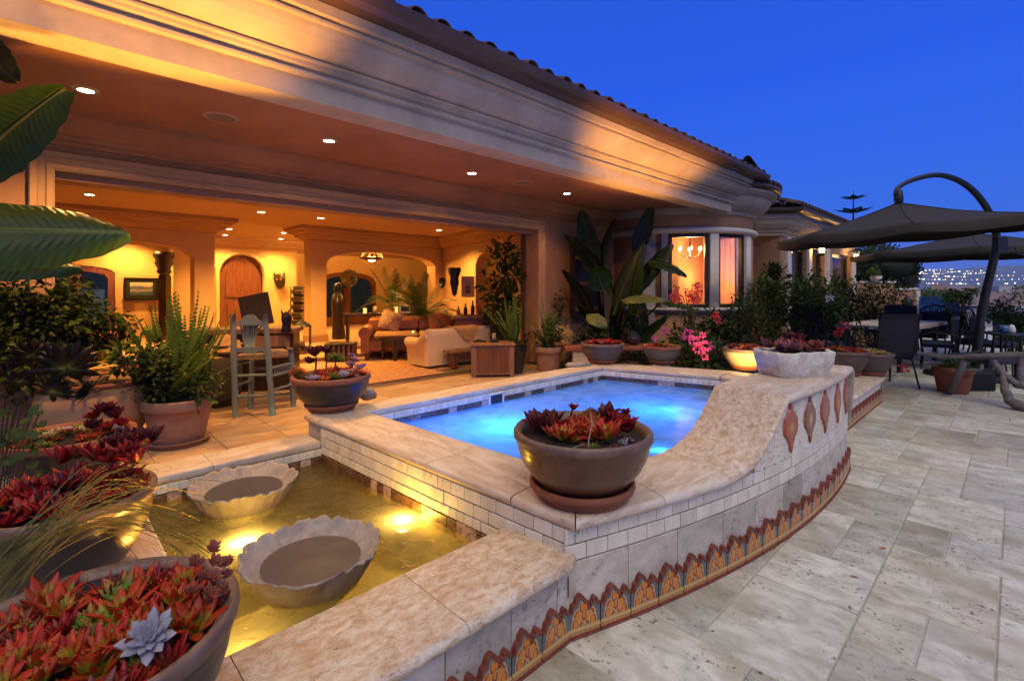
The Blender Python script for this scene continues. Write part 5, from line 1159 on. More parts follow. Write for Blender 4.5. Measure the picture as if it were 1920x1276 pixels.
def place_leaf(parent, base, tip, L, Wd, mat, seed, bend=.35, roll=0.0, ribm='leaf_olive'):
    """put a broad leaf from base towards tip"""
    m, r = big_leaf(L, Wd, seed, bend); d = (Vector(tip) - Vector(base)); 
    ch = Vector((L * (1 - .12 * bend), 0, -bend * L)).normalized(); q = ch.rotation_difference(d.normalized()); 
    x = d.normalized(); up = Vector((0, 0, 1)); y = up.cross(x); y = y.normalized() if y.length > .05 else Vector((0, 1, 0)); z = x.cross(y)
    Rm = Matrix((x, y, z)).transposed() @ Matrix.Rotation(roll, 3, 'X') @ Matrix.Rotation(-math.asin(min(1, bend / sqrt((1 - .12 * bend) ** 2 + bend ** 2))), 3, 'Y')
    s = d.length / Vector((L * (1 - .12 * bend), 0, bend * L)).length
    o = m.build('leaf', M[mat], parent, loc=base, rot=Rm.to_euler()); o.scale = (s, s, s); rb = r.build('midrib', M[ribm], o); return o
# ---- banana plant whose leaves reach in from the left edge
bl = thing('banana_plant', 'banana plant whose broad green leaves reach in from the left edge', 'banana plant', pd(-190, 800, 3.0))
def inloc(par, v): return Vector(v) - par.location
for (x0, y0, Y0, x1, y1, Y1, w, bend, roll, mt) in ((-260, 430, 2.0, 243, 436, 2.5, .42, .04, 1.05, 'banana_leaf'), (-90, 340, 2.4, 118, 165, 2.8, .42, .12, -1.0, 'banana_leaf'), (-60, 60, 2.6, 28, 150, 3.0, .22, .3, -.9, 'banana_leaf_dark'), (-190, 490, 2.8, 152, 500, 3.1, .30, .08, .75, 'banana_leaf'), (-160, 455, 3.0, 62, 490, 3.2, .3, .2, .7, 'banana_leaf_dark')):
    a, b = pd(x0, y0, Y0), pd(x1, y1, Y1); place_leaf(bl, inloc(bl, a), inloc(bl, b), (b - a).length, w, mt, x1, bend, roll)
m = MB(); m.tube([(0, 0, -.3), (.05, 0, .6), (.1, .0, 1.3), (.2, -.1, 1.9)], [.09, .08, .05, .03], 8); m.build('trunk', M['leaf_olive'], bl)
for (x, y, Y) in ((-260, 430, 2.0), (-90, 340, 2.4), (-60, 60, 2.6), (-190, 490, 2.8), (-160, 455, 3.0)):
    m = MB(); e = inloc(bl, pd(x, y, Y)); m.tube([(.1, 0, 1.2), Vector((.1, 0, 1.2)).lerp(e, .5) + Vector((0, 0, .1)), e], .014, 5); m.build('petiole', M['leaf_olive'], bl)
# ---- bird-of-paradise clump in the corner by the bay
bc = px(1165, 668, .2); bp = thing('giant_bird_of_paradise', 'tall dark giant bird of paradise in the corner beside the window bay', 'bird of paradise', (bc.x, bc.y + .7, .2))
for (x0, y0, x1, y1, w, bend, roll, mt, dY) in ((1115, 520, 1090, 395, .30, .55, .8, 'banana_leaf_dark', .3), (1150, 560, 1062, 440, .26, .5, .6, 'banana_leaf_dark', 0), (1190, 480, 1222, 388, .22, .15, -1.2, 'banana_leaf_dark', .4), (1150, 590, 1206, 455, .30, .12, 1.1, 'banana_leaf_dark', -.1), (1130, 545, 1118, 500, .30, .2, .9, 'banana_leaf', -.6), (1183, 590, 1200, 486, .26, .12, 1.3, 'banana_leaf', -.3), (1175, 560, 1258, 456, .30, .1, .7, 'banana_leaf_dark', -.1), (1215, 490, 1288, 515, .24, .35, .5, 'banana_leaf', -.3), (1165, 562, 1245, 560, .26, .25, .3, 'banana_leaf_yellow', -.7), (1240, 565, 1305, 580, .14, .2, .5, 'banana_leaf', -.4), (1115, 600, 1058, 505, .24, .3, .3, 'banana_leaf_dark', .1), (1100, 590, 1138, 610, .20, .35, .6, 'banana_leaf_yellow', -.9), (1140, 640, 1085, 570, .24, .3, .3, 'banana_leaf_dark', .0), (1190, 650, 1250, 590, .26, .2, .4, 'banana_leaf_dark', .0), (1150, 650, 1150, 560, .26, .2, 1.2, 'banana_leaf_dark', .2), (1205, 640, 1190, 540, .24, .2, .9, 'banana_leaf_dark', .1), (1120, 520, 1150, 410, .2, .2, .9, 'banana_leaf_dark', .5)):
    Y0 = 8.1 + dY; a = pd(x0, y0, Y0); b = pd(x1, y1, Y0 - .15); place_leaf(bp, inloc(bp, a), inloc(bp, b), (b - a).length, w * 1.5, mt, x1 + y1, bend, roll)
    m = MB(); e = inloc(bp, a); r0 = Vector(((e.x) * .25, 0, -.1)); m.tube([r0, (r0 + e) / 2 + Vector((0, 0, .1)), e], [.028, .02, .012], 5); m.build('petiole', M['leaf_olive' if dY < -.2 else 'banana_leaf_dark'], bp)
# ---- leafy shrubs at the left
lp = pd(95, 700, 4.1)
sh1 = thing('ficus_shrub', 'dark dense leafy shrub filling the left side of the porch', 'shrub', (lp.x, lp.y, FZ))
for k, (x, y, Y, rx, rz, n) in enumerate(((60, 600, 4.0, .36, .33, 900), (150, 620, 4.2, .30, .26, 650), (20, 560, 3.9, .26, .26, 500), (110, 560, 4.2, .25, .18, 350), (215, 625, 4.3, .18, .14, 200), (40, 680, 3.8, .32, .22, 500))):
    p = inloc(sh1, pd(x, y, Y)); bush(sh1, 'leaf_mid' if k % 2 else 'leaf_dark', p, (rx, rx, rz), n, .065, 100 + k, clumps=30, wl=.6, upb=-.3)
m = MB(); e = inloc(sh1, pd(80, 650, 4.1)); m.tube([(0, 0, 0), (.03, 0, .4), e], [.035, .03, .02], 6); m.build('trunk', M['bark'], sh1)
# pale clay pot with dark aeonium
pc = px(181, 836, FZ); pot = thing('clay_pot', 'large pale round clay pot with dark aeonium rosettes', 'pot', (pc.x, pc.y, FZ))
m = MB(); m.lathe([(.20, 0), (.22, .01), (.29, .10), (.35, .22), (.375, .33), (.365, .42), (.34, .47), (.335, .49), (.35, .50), (.355, .525), (.33, .535), (.30, .52), (.30, .44)], 48); me = m.mesh('pot', [M['sand_clay'], M['terracotta']])
for p in me.polygons:
    if p.center.z > .485: p.material_index = 1
link('pot', me, pot); m = MB(); m.lathe([(.001, .49), (.31, .48)], 20); m.build('soil', M['soil'], pot); R_ = random.Random(5)
for (x, y, Y, s) in ((57, 668, 3.45, .13), (125, 690, 3.35, .20), (100, 735, 3.35, .12), (165, 735, 3.4, .10), (40, 715, 3.4, .1)):
    q = inloc(pot, pd(x, y, Y)); o = succ(pot, 'aeo', 'aeonium', q.x, q.y, q.z, s, R_, .1); o.rotation_euler = (.95, 0, R_.uniform(0, 6)); stalk(pot, [(q.x * .4, q.y * .4 + .1, .48), (q.x * .8, q.y * .8 + .06, (q.z + .48) / 2), q], .014, 'bark')
def pot_shape(name, label, loc, r, h, mat='terracotta', saucer=True, group=None):
    L = thing(name, label, 'pot', loc, 0, group); z0 = 0
    if saucer: m = MB(); m.lathe([(.001, .004), (r * .86, 0), (r * .9, .035), (r * .94, .04), (r * .9, .045), (r * .82, .02), (.001, .018)], 36); m.build('saucer', M[mat], L); z0 = .018
    m = MB(); m.lathe([(r * .70, z0), (r * .72, z0 + .01), (r * .86, h * .55), (r * .93, h - .085), (r * .985, h - .08), (r, h - .07), (r * 1.0, h - .012), (r * .985, h), (r * .92, h), (r * .90, h - .02), (r * .86, h - .1)], 44, wob=lambda a, z: .004 * sin(2 * a)); m.build('pot', M[mat], L)
    m = MB(); m.lathe([(.001, h - .03), (r * .9, h - .04)], 20); m.build('soil', M['soil'], L); return L
pp = px(335, 829, FZ); tp = pot_shape('terracotta_pot', 'terracotta pot of sword fern and glossy shrub beside the blue bar chair', (pp.x, pp.y, FZ), .25, .37, 'old_terracotta')
def frond(m, b, d, L, w=.05, n=26, curve=.35, up=(0, 0, 1), palm=False):
    d = Vector(d).normalized(); side = d.cross(Vector(up)); side = side.normalized() if side.length > .05 else Vector((1, 0, 0)); pts = []
    for k in range(n):
        s = k / n; c = Vector(b) + d * (L * s) + Vector((0, 0, -1)) * (curve * L * s * s) + side * (.03 * sin(s * 5)) * L; pts.append(c); ww = w * (sin(pi * min(1, s * .9 + .08)) ** .5) * (1 - .6 * s)
        if k:
            t_ = (pts[-1] - pts[-2]).normalized()
            for sg in (-1, 1):
                q = c + side * sg * ww * (.8 if palm else 1) + t_ * ww * (.75 if palm else .25) - Vector((0, 0, ww * (.35 if palm else .15))); h = min(L / n * .45, .007) if palm else L / n * .45; m.add([c - t_ * h, c + t_ * h, q + t_ * h * .4, q - t_ * h * .5], [(0, 1, 2, 3)])
    return m
def fern(parent, c, n, L0, L1, seed, mat='fern_green', spread=.5, w=.05, curve=.3, name='frond_clump'):
    R_ = random.Random(seed)
    for k in range(n):
        a = R_.uniform(0, 6.28); e = R_.uniform(0, spread); m = MB(); frond(m, Vector(c) + Vector((cos(a), sin(a), 0)) * R_.uniform(0, .08), (cos(a) * sin(e), sin(a) * sin(e), cos(e)), R_.uniform(L0, L1), w, 26, curve * R_.uniform(.3, 1.3) * e); m.build('frond', M[mat], parent)
fern(tp, (.0, .05, .36), 46, .6, 1.0, 3, spread=.5, w=.036, curve=.35); fern(tp, (-.08, .0, .36), 30, .5, .85, 4, spread=.95, w=.034, curve=.5)
bush(tp, 'leaf_bright', (-.28, -.02, .66), (.22, .2, .16), 300, .08, 7, clumps=16, wl=.6); bush(tp, 'leaf_mid', (0, .02, .48), (.28, .25, .2), 700, .05, 8, clumps=26, wl=.6); bush(tp, 'leaf_bright', (.26, 0, .45), (.12, .12, .1), 90, .05, 9, clumps=8)
bush(tp, 'leaf_olive', (-.12, -.04, .62), (.3, .2, .12), 220, .06, 10, clumps=16, wl=.55)
# rounded dark leaves low at the left edge
ll = thing('hydrangea_stems', 'rounded green leaves on thin stems at the far left edge, in front of the pots', 'shrub', pd(-20, 980, 2.3)); R_ = random.Random(17); m = MB()
for k in range(60):
    p = pd(R_.uniform(-30, 78), R_.uniform(755, 925), R_.uniform(2.2, 2.5)); q = inloc(ll, p); leaf_flat(m, q, (R_.uniform(-.3, 1), R_.uniform(-1, -.2), R_.uniform(-.4, .3)), (0, -.5, 1), R_.uniform(.05, .075), R_.uniform(.035, .05), .15, .2, 5)
m.build('foliage', M['leaf_blue'], ll); m = MB()
for k in range(9):
    q = inloc(ll, pd(10 + 8 * k, 750 + 12 * (k % 3), 2.35)); m.tube([(0.02 * k - .1, .05, -.1), (q.x * .5, .03, q.z * .5), q], .004, 4)
m.build('stems', M['bark'], ll)
# ---- grass sprays over the bowls at the left
gs = thing('grass_spray', 'long thin ornamental grass blades arching over the fountain from the left', 'ornamental grass', pd(-60, 1200, 1.2)); R_ = random.Random(23)
def blade(m, pts, w):
    pts = [Vector(p) for p in pts]; N = 14; P = []
    for k in range(N + 1):
        s = k / N; a = pts[0].lerp(pts[1], s); b = pts[1].lerp(pts[2], s); c = a.lerp(b, s); d = (b - a).normalized(); side = d.cross(Vector((.3, -1, .25))).normalized(); ww = w * (1 - s) ** .6 * min(1, .5 + s * 3); P.append([c - side * ww, c + side * ww * .2 + Vector((0, 0, -.0015)), c + side * ww])
    m.grid(P, True)
for k in range(46):
    x0, y0 = R_.uniform(-90, -10), R_.uniform(1060, 1200); f = R_.random()
    if k % 3 == 0: x1, y1 = R_.uniform(150, 330), R_.uniform(875, 935)
    elif k % 3 == 1: x1, y1 = R_.uniform(300, 435), R_.uniform(905, 1065)
    else: x1, y1 = R_.uniform(230, 400), R_.uniform(950, 1085)
    a = pd(x0, y0, 1.22); c = pd(x1, y1, R_.uniform(1.35, 1.8)); bmid = pd(R_.uniform(130, 240), min(930, y1) - R_.uniform(15, 75), 1.45); m = MB(); blade(m, [inloc(gs, a), inloc(gs, bmid), inloc(gs, c)], R_.uniform(.0012, .0030)); m.build('blade', M['grass_blade'], gs)
# ---- ferns, ficus and pots right of the opening
p = px(980, 700, FZ); fp1 = pot_shape('fern_pot', 'dark pot with upright sword fern nearest the wooden chest', (p.x - .15, p.y + .1, FZ), .22, .40, 'dark_glaze', False)
fern(fp1, (0, 0, .38), 34, .55, .9, 31, spread=.7, w=.03, curve=.35); bush(fp1, 'leaf_dark', (.05, 0, .5), (.25, .2, .12), 200, .05, 32, clumps=12)
p = px(1028, 694, FZ); fp2 = pot_shape('terracotta_pot', 'terracotta pot with bright fern below the right jamb', (p.x, p.y, FZ), .23, .37, 'old_terracotta', False)
fern(fp2, (0, 0, .36), 34, .4, .8, 33, spread=.9, w=.03, curve=.5); bush(fp2, 'leaf_bright', (.15, .05, .62), (.2, .2, .2), 220, .06, 34, clumps=14); bush(fp2, 'leaf_dark', (0, 0, .5), (.28, .24, .2), 350, .05, 35, clumps=16)
p = px(1052, 676, FZ); jar = thing('clay_jar', 'tall pale clay jar standing behind the fern pots', 'jar', (p.x, p.y, FZ)); m = MB(); m.lathe([(.12, 0), (.17, .1), (.23, .3), (.24, .42), (.2, .54), (.15, .58), (.17, .61), (.14, .62), (.12, .55)], 32); m.build('body', M['sand_clay'], jar)
bush(jar, 'leaf_bright', (-.02, 0, .95), (.1, .1, .3), 160, .05, 37, clumps=12)
p = pd(946, 690, 8.4); fx = thing('ficus_tree', 'tall dark rubber tree with broad leaves inside the right end of the opening', 'indoor tree', (p.x, 8.4, FZ))
for k, (z, r) in enumerate(((1.75, .24), (1.4, .33), (1.05, .34), (.8, .28))): bush(fx, 'leaf_dark' if k % 2 else 'leaf_mid', (0, 0, z), (r, r, .25), 200, .14, 50 + k, clumps=16, wl=.42)
m = MB(); m.tube([(0, 0, 0), (.02, 0, .8), (0, 0, 1.7)], [.03, .025, .015], 6); m.build('trunk', M['bark'], fx); m = MB(); m.lathe([(.001, 0), (.15, 0), (.2, .35), (.18, .35), (.17, .3), (.001, .3)], 24); m.build('pot', M['terracotta'], fx)
# ---- garden between the spa and the bay
gb = MB(); P = []
for i in range(30):
    row = []
    for j in range(12):
        t_, n_ = 5.9 + i * .2, 2.45 + j * .3; row.append((t_, n_, .22 + .06 * mnoise.noise(Vector((t_, n_, 0)))))
    P.append(row)
gb.grid(P); tag(gb.build('garden_bed', M['soil'], None, rot=(0, 0, ANG)), kind='structure')
def shrub(label, x, y, Y, r, n, ls, mat, seed, cat='shrub', zr=None, nm='shrub', cl=30, wl=.5, flowers=None, ground_z=.1, extra=None):
    c = pd(x, y, Y); s = thing(nm, label, cat, (c.x, c.y, ground_z)); zr = zr or r; bush(s, mat, (0, 0, c.z - ground_z), (r, r * .8, zr), n, ls, seed, clumps=cl, wl=wl)
    m = MB(); m.tube([(0, 0, -.1), (.02, 0, (c.z - ground_z) * .5), (0, 0, c.z - ground_z)], [.03, .022, .012], 6); m.build('trunk', M['bark'], s)
    if flowers:
        R2 = random.Random(seed + 7)
        for (fx_, fy_, fs, fm) in flowers:
            q = pd(fx_, fy_, Y - r * .9) - s.location; fl = MB()
            for k in range(30):
                v = Vector((R2.uniform(-1, 1), R2.uniform(-1, .6), R2.uniform(-1, 1))) * fs; leaf_flat(fl, q + v * .7, v + Vector((0, -.3, .2)) * fs, (0, -1, .3), fs * .6, fs * .5, .3, .4, 2)
            fl.build('flower', M[fm], s)
            st_ = MB(); st_.tube([(q.x * .3, q.y * .3, q.z * .4), (q.x * .8, q.y * .8, q.z - .12), q], .004, 4); st_.build('stem', M['leaf_olive'], s)
    return s
shrub('pink geraniums in dark foliage between two bowls behind the spa', 1305, 662, 6.6, .42, 500, .07, 'leaf_dark', 61, 'geranium', .2, 'geranium', flowers=[(1246, 622, .045, 'petal_pink'), (1289, 627, .065, 'petal_pink'), (1302, 637, .06, 'petal_pink'), (1317, 628, .035, 'petal_pink'), (1308, 652, .06, 'petal_pink'), (1325, 648, .06, 'petal_pink'), (1321, 667, .045, 'petal_pink'), (1228, 633, .03, 'petal_pink')], wl=.8)
shrub('red bougainvillea sprays in front of the round bay window', 1295, 575, 7.4, .3, 90, .06, 'leaf_dark', 62, 'bougainvillea', .3, 'bougainvillea', cl=14, flowers=[(x, y, .05, 'petal_red') for x, y in ((1268, 548), (1262, 556), (1291, 549), (1303, 541), (1309, 535), (1300, 555), (1311, 550), (1296, 561), (1306, 563), (1268, 562), (1340, 590), (1345, 600))])
shrub('dark rounded shrub in front of the right window of the bay', 1385, 612, 7.4, .46, 1900, .065, 'leaf_dark', 63, zr=.42, cl=40)
shrub('low dark foliage at the foot of the round bay', 1320, 640, 7.8, .6, 1200, .08, 'leaf_dark', 64, zr=.3, cl=36)
shrub('loose shrub with a single white rose between the bay and the lanterns', 1515, 568, 9.6, .72, 2600, .09, 'leaf_mid', 65, zr=.5, cl=50, flowers=[(1555, 560, .06, 'petal_white')])
shrub('tall feathery shrub under the wall lantern', 1565, 568, 11.5, .6, 1500, .10, 'leaf_mid', 66, zr=.5, cl=46, flowers=[(1461, 530, .05, 'petal_pink'), (1470, 540, .05, 'petal_pink')])
shrub('lily-like green foliage against the orange side wall of the wing', 1440, 562, 8.8, .42, 620, .14, 'leaf_mid', 67, zr=.3, cl=20, wl=.3)
shrub('dark camellia branch left of the lanterns', 1452, 522, 9.6, .28, 500, .09, 'leaf_dark', 68, zr=.28, cl=16)
shrub('mass of foliage at the end of the garden wing', 1640, 578, 13, .9, 3600, .09, 'leaf_dark', 69, zr=.7, cl=50)
shrub('low dark shrub behind the bench wall', 1470, 628, 8.2, .6, 1300, .07, 'leaf_dark', 70, zr=.3, cl=46)
shrub('red rose bush leaning over the end of the bench wall', 1590, 640, 7.2, .4, 500, .05, 'leaf_dark', 71, zr=.3, cl=26, nm='rose_bush', cat='rose bush', flowers=[(1583, 611, .05, 'petal_red'), (1575, 618, .04, 'petal_red'), (1694, 691, .055, 'petal_red'), (1571, 626, .04, 'petal_red')])
shrub('dark foliage below the banana plants', 1150, 640, 8.2, .75, 900, .09, 'leaf_dark', 72, zr=.35, cl=40)
shrub('drooping leafy shrub in front of the dining chairs', 1648, 640, 7.6, .32, 420, .05, 'leaf_dark', 73, zr=.25, cl=22)
# terracotta garden seat back behind the geraniums, and the stone bench
p = px(1288, 690, .1); s = thing('garden_chair', 'rounded terracotta seat back behind the pink geraniums', 'garden seat', (p.x * 1.28, p.y * 1.28, .1), radians(10)); m = MB(); prof = [(-.34, 0)] + [(-.34 + .68 * k / 14, .78 + .10 * sin(pi * k / 14) - (.04 if k in (0, 14) else 0)) for k in range(15)] + [(.34, 0)]
q = [(x, z) for x, z in prof]; m.add([(x, 0, z) for x, z in q] + [(x, .07, z) for x, z in q], [tuple(range(len(q))), tuple(range(len(q), 2 * len(q)))[::-1]] + [(i, (i+1) % len(q), len(q) + (i+1) % len(q), len(q) + i) for i in range(len(q))]); m.build('back', M['terracotta'], s); m = MB(); m.box(-.33, .33, -.45, -.002, .38, .44, bv=.01); m.build('seat', M['terracotta'], s)
a_ = pd(1075, 655, 7.3); st = thing('stone_bench', 'low stone garden bench with terracotta top behind the back spa coping', 'bench', (a_.x + .7, a_.y + .1, .2), radians(4)); m = MB(); m.box(-.85, .85, -.2, .2, .34, .40, bv=.01); m.build('seat', M['terracotta'], st)
for x in (-.6, .6): m = MB(); m.prism([(x - .13, -.15), (x + .13, -.15), (x + .09, .15), (x - .09, .15)], 0, .338); m.build('leg', M['precast'], st)
p = pd(1198, 640, 7.1); g = thing('glass_jar_lantern', 'dark ribbed glass jar on the stone garden bench', 'lantern', (p.x, a_.y + .12, .601)); m = MB(); m.lathe([(.001, 0), (.06, 0), (.1, .06), (.1, .12), (.06, .18), (.07, .2)], 18); m.build('body', M['dark_glaze'], g)
p = px(1083, 686, SPZ); rk = thing('flat_rock', 'small flat rock beside the grey bowl on the spa coping', 'rock', (p.x, p.y, SPZ)); m = MB(); m.lathe([(.001, 0), (.15, 0), (.16, .02), (.12, .045), (.001, .05)], 14, wob=lambda a, z: .25 * sin(2 * a) + .1 * sin(5 * a), sy=.55); m.build('stone', M['shell_stone'], rk)
p = px(683, 752, SPZ); rk = thing('coral_rock', 'small pitted rock tucked behind the dark bowl at the spa corner', 'rock', (p.x, p.y + .1, SPZ)); m = MB(); m.lathe([(.001, 0), (.06, 0), (.07, .04), (.05, .08), (.001, .1)], 14, wob=lambda a, z: .25 * sin(3 * a + z * 60)); m.build('stone', M['shell_stone'], rk)
# ================================================================ things in and around the living room
def put(name, label, cat, loc, rz=0.0, group=None): return thing(name, label, cat, loc, rz, group)
def bx(parent, name, mat, x0, x1, y0, y1, z0, z1, bv=.006):
    m = MB(); m.box(x0, x1, y0, y1, z0, z1, bv=bv); return m.build(name, M[mat], parent)
def tb(parent, name, mat, pts, r, seg=8, flat=1.0):
    m = MB(); m.tube(pts, r, seg, flat=flat); return m.build(name, M[mat], parent)
m_plain('blue_wood', (.07, .165, .18), .8, var=.35, scale=5, scl=(6, 6, 1), bump=.5, c2=(.16, .14, .11)); m_plain('rush', (.42, .26, .12), .85, var=.4, scale=26, scl=(1, 6, 1), bump=.8)
# blue rustic bar chair; its back is towards us
cpos = px(497, 772, FZ); ch = put('bar_chair', 'weathered blue wooden bar chair with rush seat on the porch', 'bar chair', (cpos.x, cpos.y, FZ), radians(16))
def wob_tube(p0, p1, r, seed, n=9, top=1.0):
    p0, p1 = Vector(p0), Vector(p1); R2 = random.Random(seed); pts = []; rr = []
    for k in range(n):
        s = k / (n - 1); pts.append(p0.lerp(p1, s) + Vector((R2.uniform(-.004, .004), R2.uniform(-.004, .004), 0))); rr.append(r * R2.uniform(.88, 1.12) * (1 + (top - 1) * s))
    return pts, rr
bl_, br_ = Vector((-.20, -.13, 0)), Vector((.13, -.15, 0)); fl_, fr_ = Vector((-.16, .22, 0)), Vector((.24, .20, 0))
bl_, br_, fl_, fr_ = [Vector(v) for v in ((-.23, -.16, 0), (.10, -.17, 0), (-.17, .17, 0), (.24, .17, 0))]
tops = {0: (-.27, -.10, 1.0), 1: (.02, -.11, 1.0), 2: (-.15, .15, .62), 3: (.22, .15, .62)}
for k, b in enumerate((bl_, br_, fl_, fr_)):
    pts, rr = wob_tube(b, tops[k], .030, k, top=.88); m = MB(); m.tube(pts, rr, 9); m.build('leg', M['blue_wood'], ch)
def on(k, z): b = (bl_, br_, fl_, fr_)[k]; t_ = Vector(tops[k]); return b.lerp(t_, z / t_.z)
for (a, b, z) in ((0, 1, .20), (2, 3, .14), (0, 2, .30), (1, 3, .24), (0, 1, .40), (1, 3, .38), (2, 3, .42), (1, 3, .46)): pts, rr = wob_tube(on(a, z), on(b, z), .014, a * 7 + int(z * 100)); m = MB(); m.tube(pts, rr, 7); m.build('stretcher', M['blue_wood'], ch)
for k in range(8):
    f = (k + 1) / 9; tb(ch, 'spindle', 'blue_wood', [on(1, .38).lerp(on(3, .38), f), on(1, .46).lerp(on(3, .46), f)], .006, 5)
m = MB(); q = [on(0, .60), on(1, .60), on(3, .60), on(2, .60)]; cc_ = sum(q, Vector()) / 4; P = []
for i in range(11):
    row = []
    for j in range(11):
        u, v = i / 10, j / 10; p = (q[0] * (1 - u) + q[1] * u) * (1 - v) + (q[3] * (1 - u) + q[2] * u) * v if False else (q[0].lerp(q[1], u)).lerp(q[3].lerp(q[2], 1 - u), v); e = min(u, 1 - u, v, 1 - v); row.append(p + Vector((0, 0, .03 * min(1, e * 8) ** .5 - .02 * (1 if False else (1 - abs(u - .5) * 2) * (1 - abs(v - .5) * 2)))))
    P.append(row)
m.grid(P, True); m.grid([[p[0], p[0] - Vector((0, 0, .04))] for p in P] , True); m.grid([[P[i][0], P[i][0] - Vector((0, 0, .045))] for i in range(11)], True); m.grid([[P[0][i], P[0][i] - Vector((0, 0, .045))] for i in range(11)], True); m.grid([[P[10][i], P[10][i] - Vector((0, 0, .045))] for i in range(11)], True); m.grid([[P[i][10], P[i][10] - Vector((0, 0, .045))] for i in range(11)], True); m.build('seat', M['rush'], ch)
# crest and lower rail of the back, fan of spindles
def plate(parent, name, mat, poly, th, frame):
    O, X, Z = frame; Y = Vector(X).cross(Vector(Z)).normalized() * th; m = MB(); n = len(poly); A_ = [Vector(O) + Vector(X) * a + Vector(Z) * b for a, b in poly]; m.add([p - Y / 2 for p in A_] + [p + Y / 2 for p in A_], [tuple(range(n)), tuple(range(n, 2 * n))[::-1]] + [(i, (i+1) % n, n + (i+1) % n, n + i) for i in range(n)]); return m.build(name, M[mat], parent)
O = on(0, .96); X = (on(1, .96) - O); Wd_ = X.length; X = X.normalized(); Z = Vector((-.12, .1, 1)).normalized(); Z = (Vector((0, 0, 1)) - X * X.z).normalized()
plate(ch, 'crest_rail', 'blue_wood', [(0, -.10), (.02, -.035), (.08, -.015), (.10, .02), (.13, .035), (Wd_ - .12, .035), (Wd_ - .09, .02), (Wd_ - .07, -.015), (Wd_ - .02, -.035), (Wd_, -.10), (Wd_ - .06, -.07), (.06, -.07)], .022, (O, X, Z))
plate(ch, 'lower_rail', 'blue_wood', [(.03, -.30), (.08, -.285), (Wd_ - .05, -.285), (Wd_, -.30), (Wd_, -.33), (Wd_ - .07, -.335), (Wd_ - .09, -.385), (.13, -.385), (.10, -.335), (.03, -.33)], .022, (O, X, Z))
for k in range(7):
    f = k / 6; a = O + X * (.07 + f * (Wd_ - .14)) + Z * -.07; b = O + X * (.115 + f * (Wd_ - .22)) + Z * -.30; tb(ch, 'spindle', 'blue_wood', [a, b], [.010, .008], 6, 1)
# bar cabinet behind the chair, with easel, board and sculpture
cp_ = pd(505, 690, 5.95); cab = put('bar_cabinet', 'long wooden bar cabinet behind the blue chair', 'cabinet', (cp_.x - .38, 6.15, FZ), radians(14))
bx(cab, 'body', 'dark_wood', -.55, .58, -.22, .22, 0, .70); bx(cab, 'top', 'old_wood', -.6, .62, -.26, .26, .70, .76); bx(cab, 'door', 'old_wood', .10, .54, -.235, -.222, .40, .68); bx(cab, 'door', 'dark_wood', -.50, .06, -.235, -.222, .06, .66); bx(cab, 'drawer', 'dark_wood', .14, .5, -.245, -.236, .44, .54)
m_plain('leather', (.36, .14, .04), .45, var=.35, scale=5, bump=.15); m_plain('tan_cloth', (.50, .28, .10), .8, var=.25, scale=9, bump=.2); m_plain('cream_cloth', (.68, .52, .30), .85, var=.10, scale=6, bump=.25); m_plain('basket', (.028, .018, .014), .8, var=.4, scale=40, bump=.8)
q = pd(412, 700, 5.3); bcx = put('hat_basket', 'tall dark basket with tan straw hats, left of the blue chair', 'basket', (q.x, q.y, FZ)); m = MB(); m.lathe([(.001, 0), (.17, 0), (.2, .1), (.22, .35), (.21, .52), (.19, .52), (.001, .5)], 24); m.build('body', M['basket'], bcx)
for k, (x, y, z, s) in enumerate(((-.08, -.05, .53, 1.0), (.10, .05, .60, .95), (0, .08, .66, .9))): m = MB(); m.lathe([(.001, .10 * s), (.08 * s, .09 * s), (.095 * s, .01), (.19 * s, -.01), (.2 * s, -.025), (.1 * s, 0)], 22, (x, y, z), wob=lambda a, z: .04 * sin(2 * a)); m.build('hat', M['tan_cloth'], bcx)
ea = put('easel_board', 'dark square board tilted on a small iron easel on the bar cabinet', 'easel', pd(487, 617, 5.95), radians(14))
m = MB(); T1 = Matrix.Rotation(radians(-14), 4, 'X') @ Matrix.Rotation(radians(-13), 4, 'Y'); m.box(-.17, .17, -.01, .01, .04, .44, T1); m.build('board', M['basket'], ea)
for x in (-.1, .1): tb(ea, 'leg', 'black_iron', [(x, -.03, 0), (x * .8, .05, .1), (0, .14, .36)], .006, 5)
m = MB()
for s in (-1, 1):
    m.tube([(s * (.02 + .05 * cos(a / 2)), -.07, .03 + .03 * sin(a)) for a in [k * .5 for k in range(14)]], .005, 5)
m.build('scroll', M['black_iron'], ea)
sc_ = put('cat_sculpture', 'small dark horned sculpture at the right end of the bar cabinet', 'sculpture', pd(536, 622, 5.95)); m = MB(); m.lathe([(.001, 0), (.06, 0), (.05, .04), (.045, .1), (.06, .15), (.05, .2), (.03, .23), (.001, .25)], 12, wob=lambda a, z: .2 * sin(3 * a)); m.tube([(-.03, 0, .2), (-.06, 0, .27)], [.02, .004], 6); m.tube([(.02, 0, .22), (.05, 0, .28)], [.018, .003], 6); m.build('body', M['black_iron'], sc_)
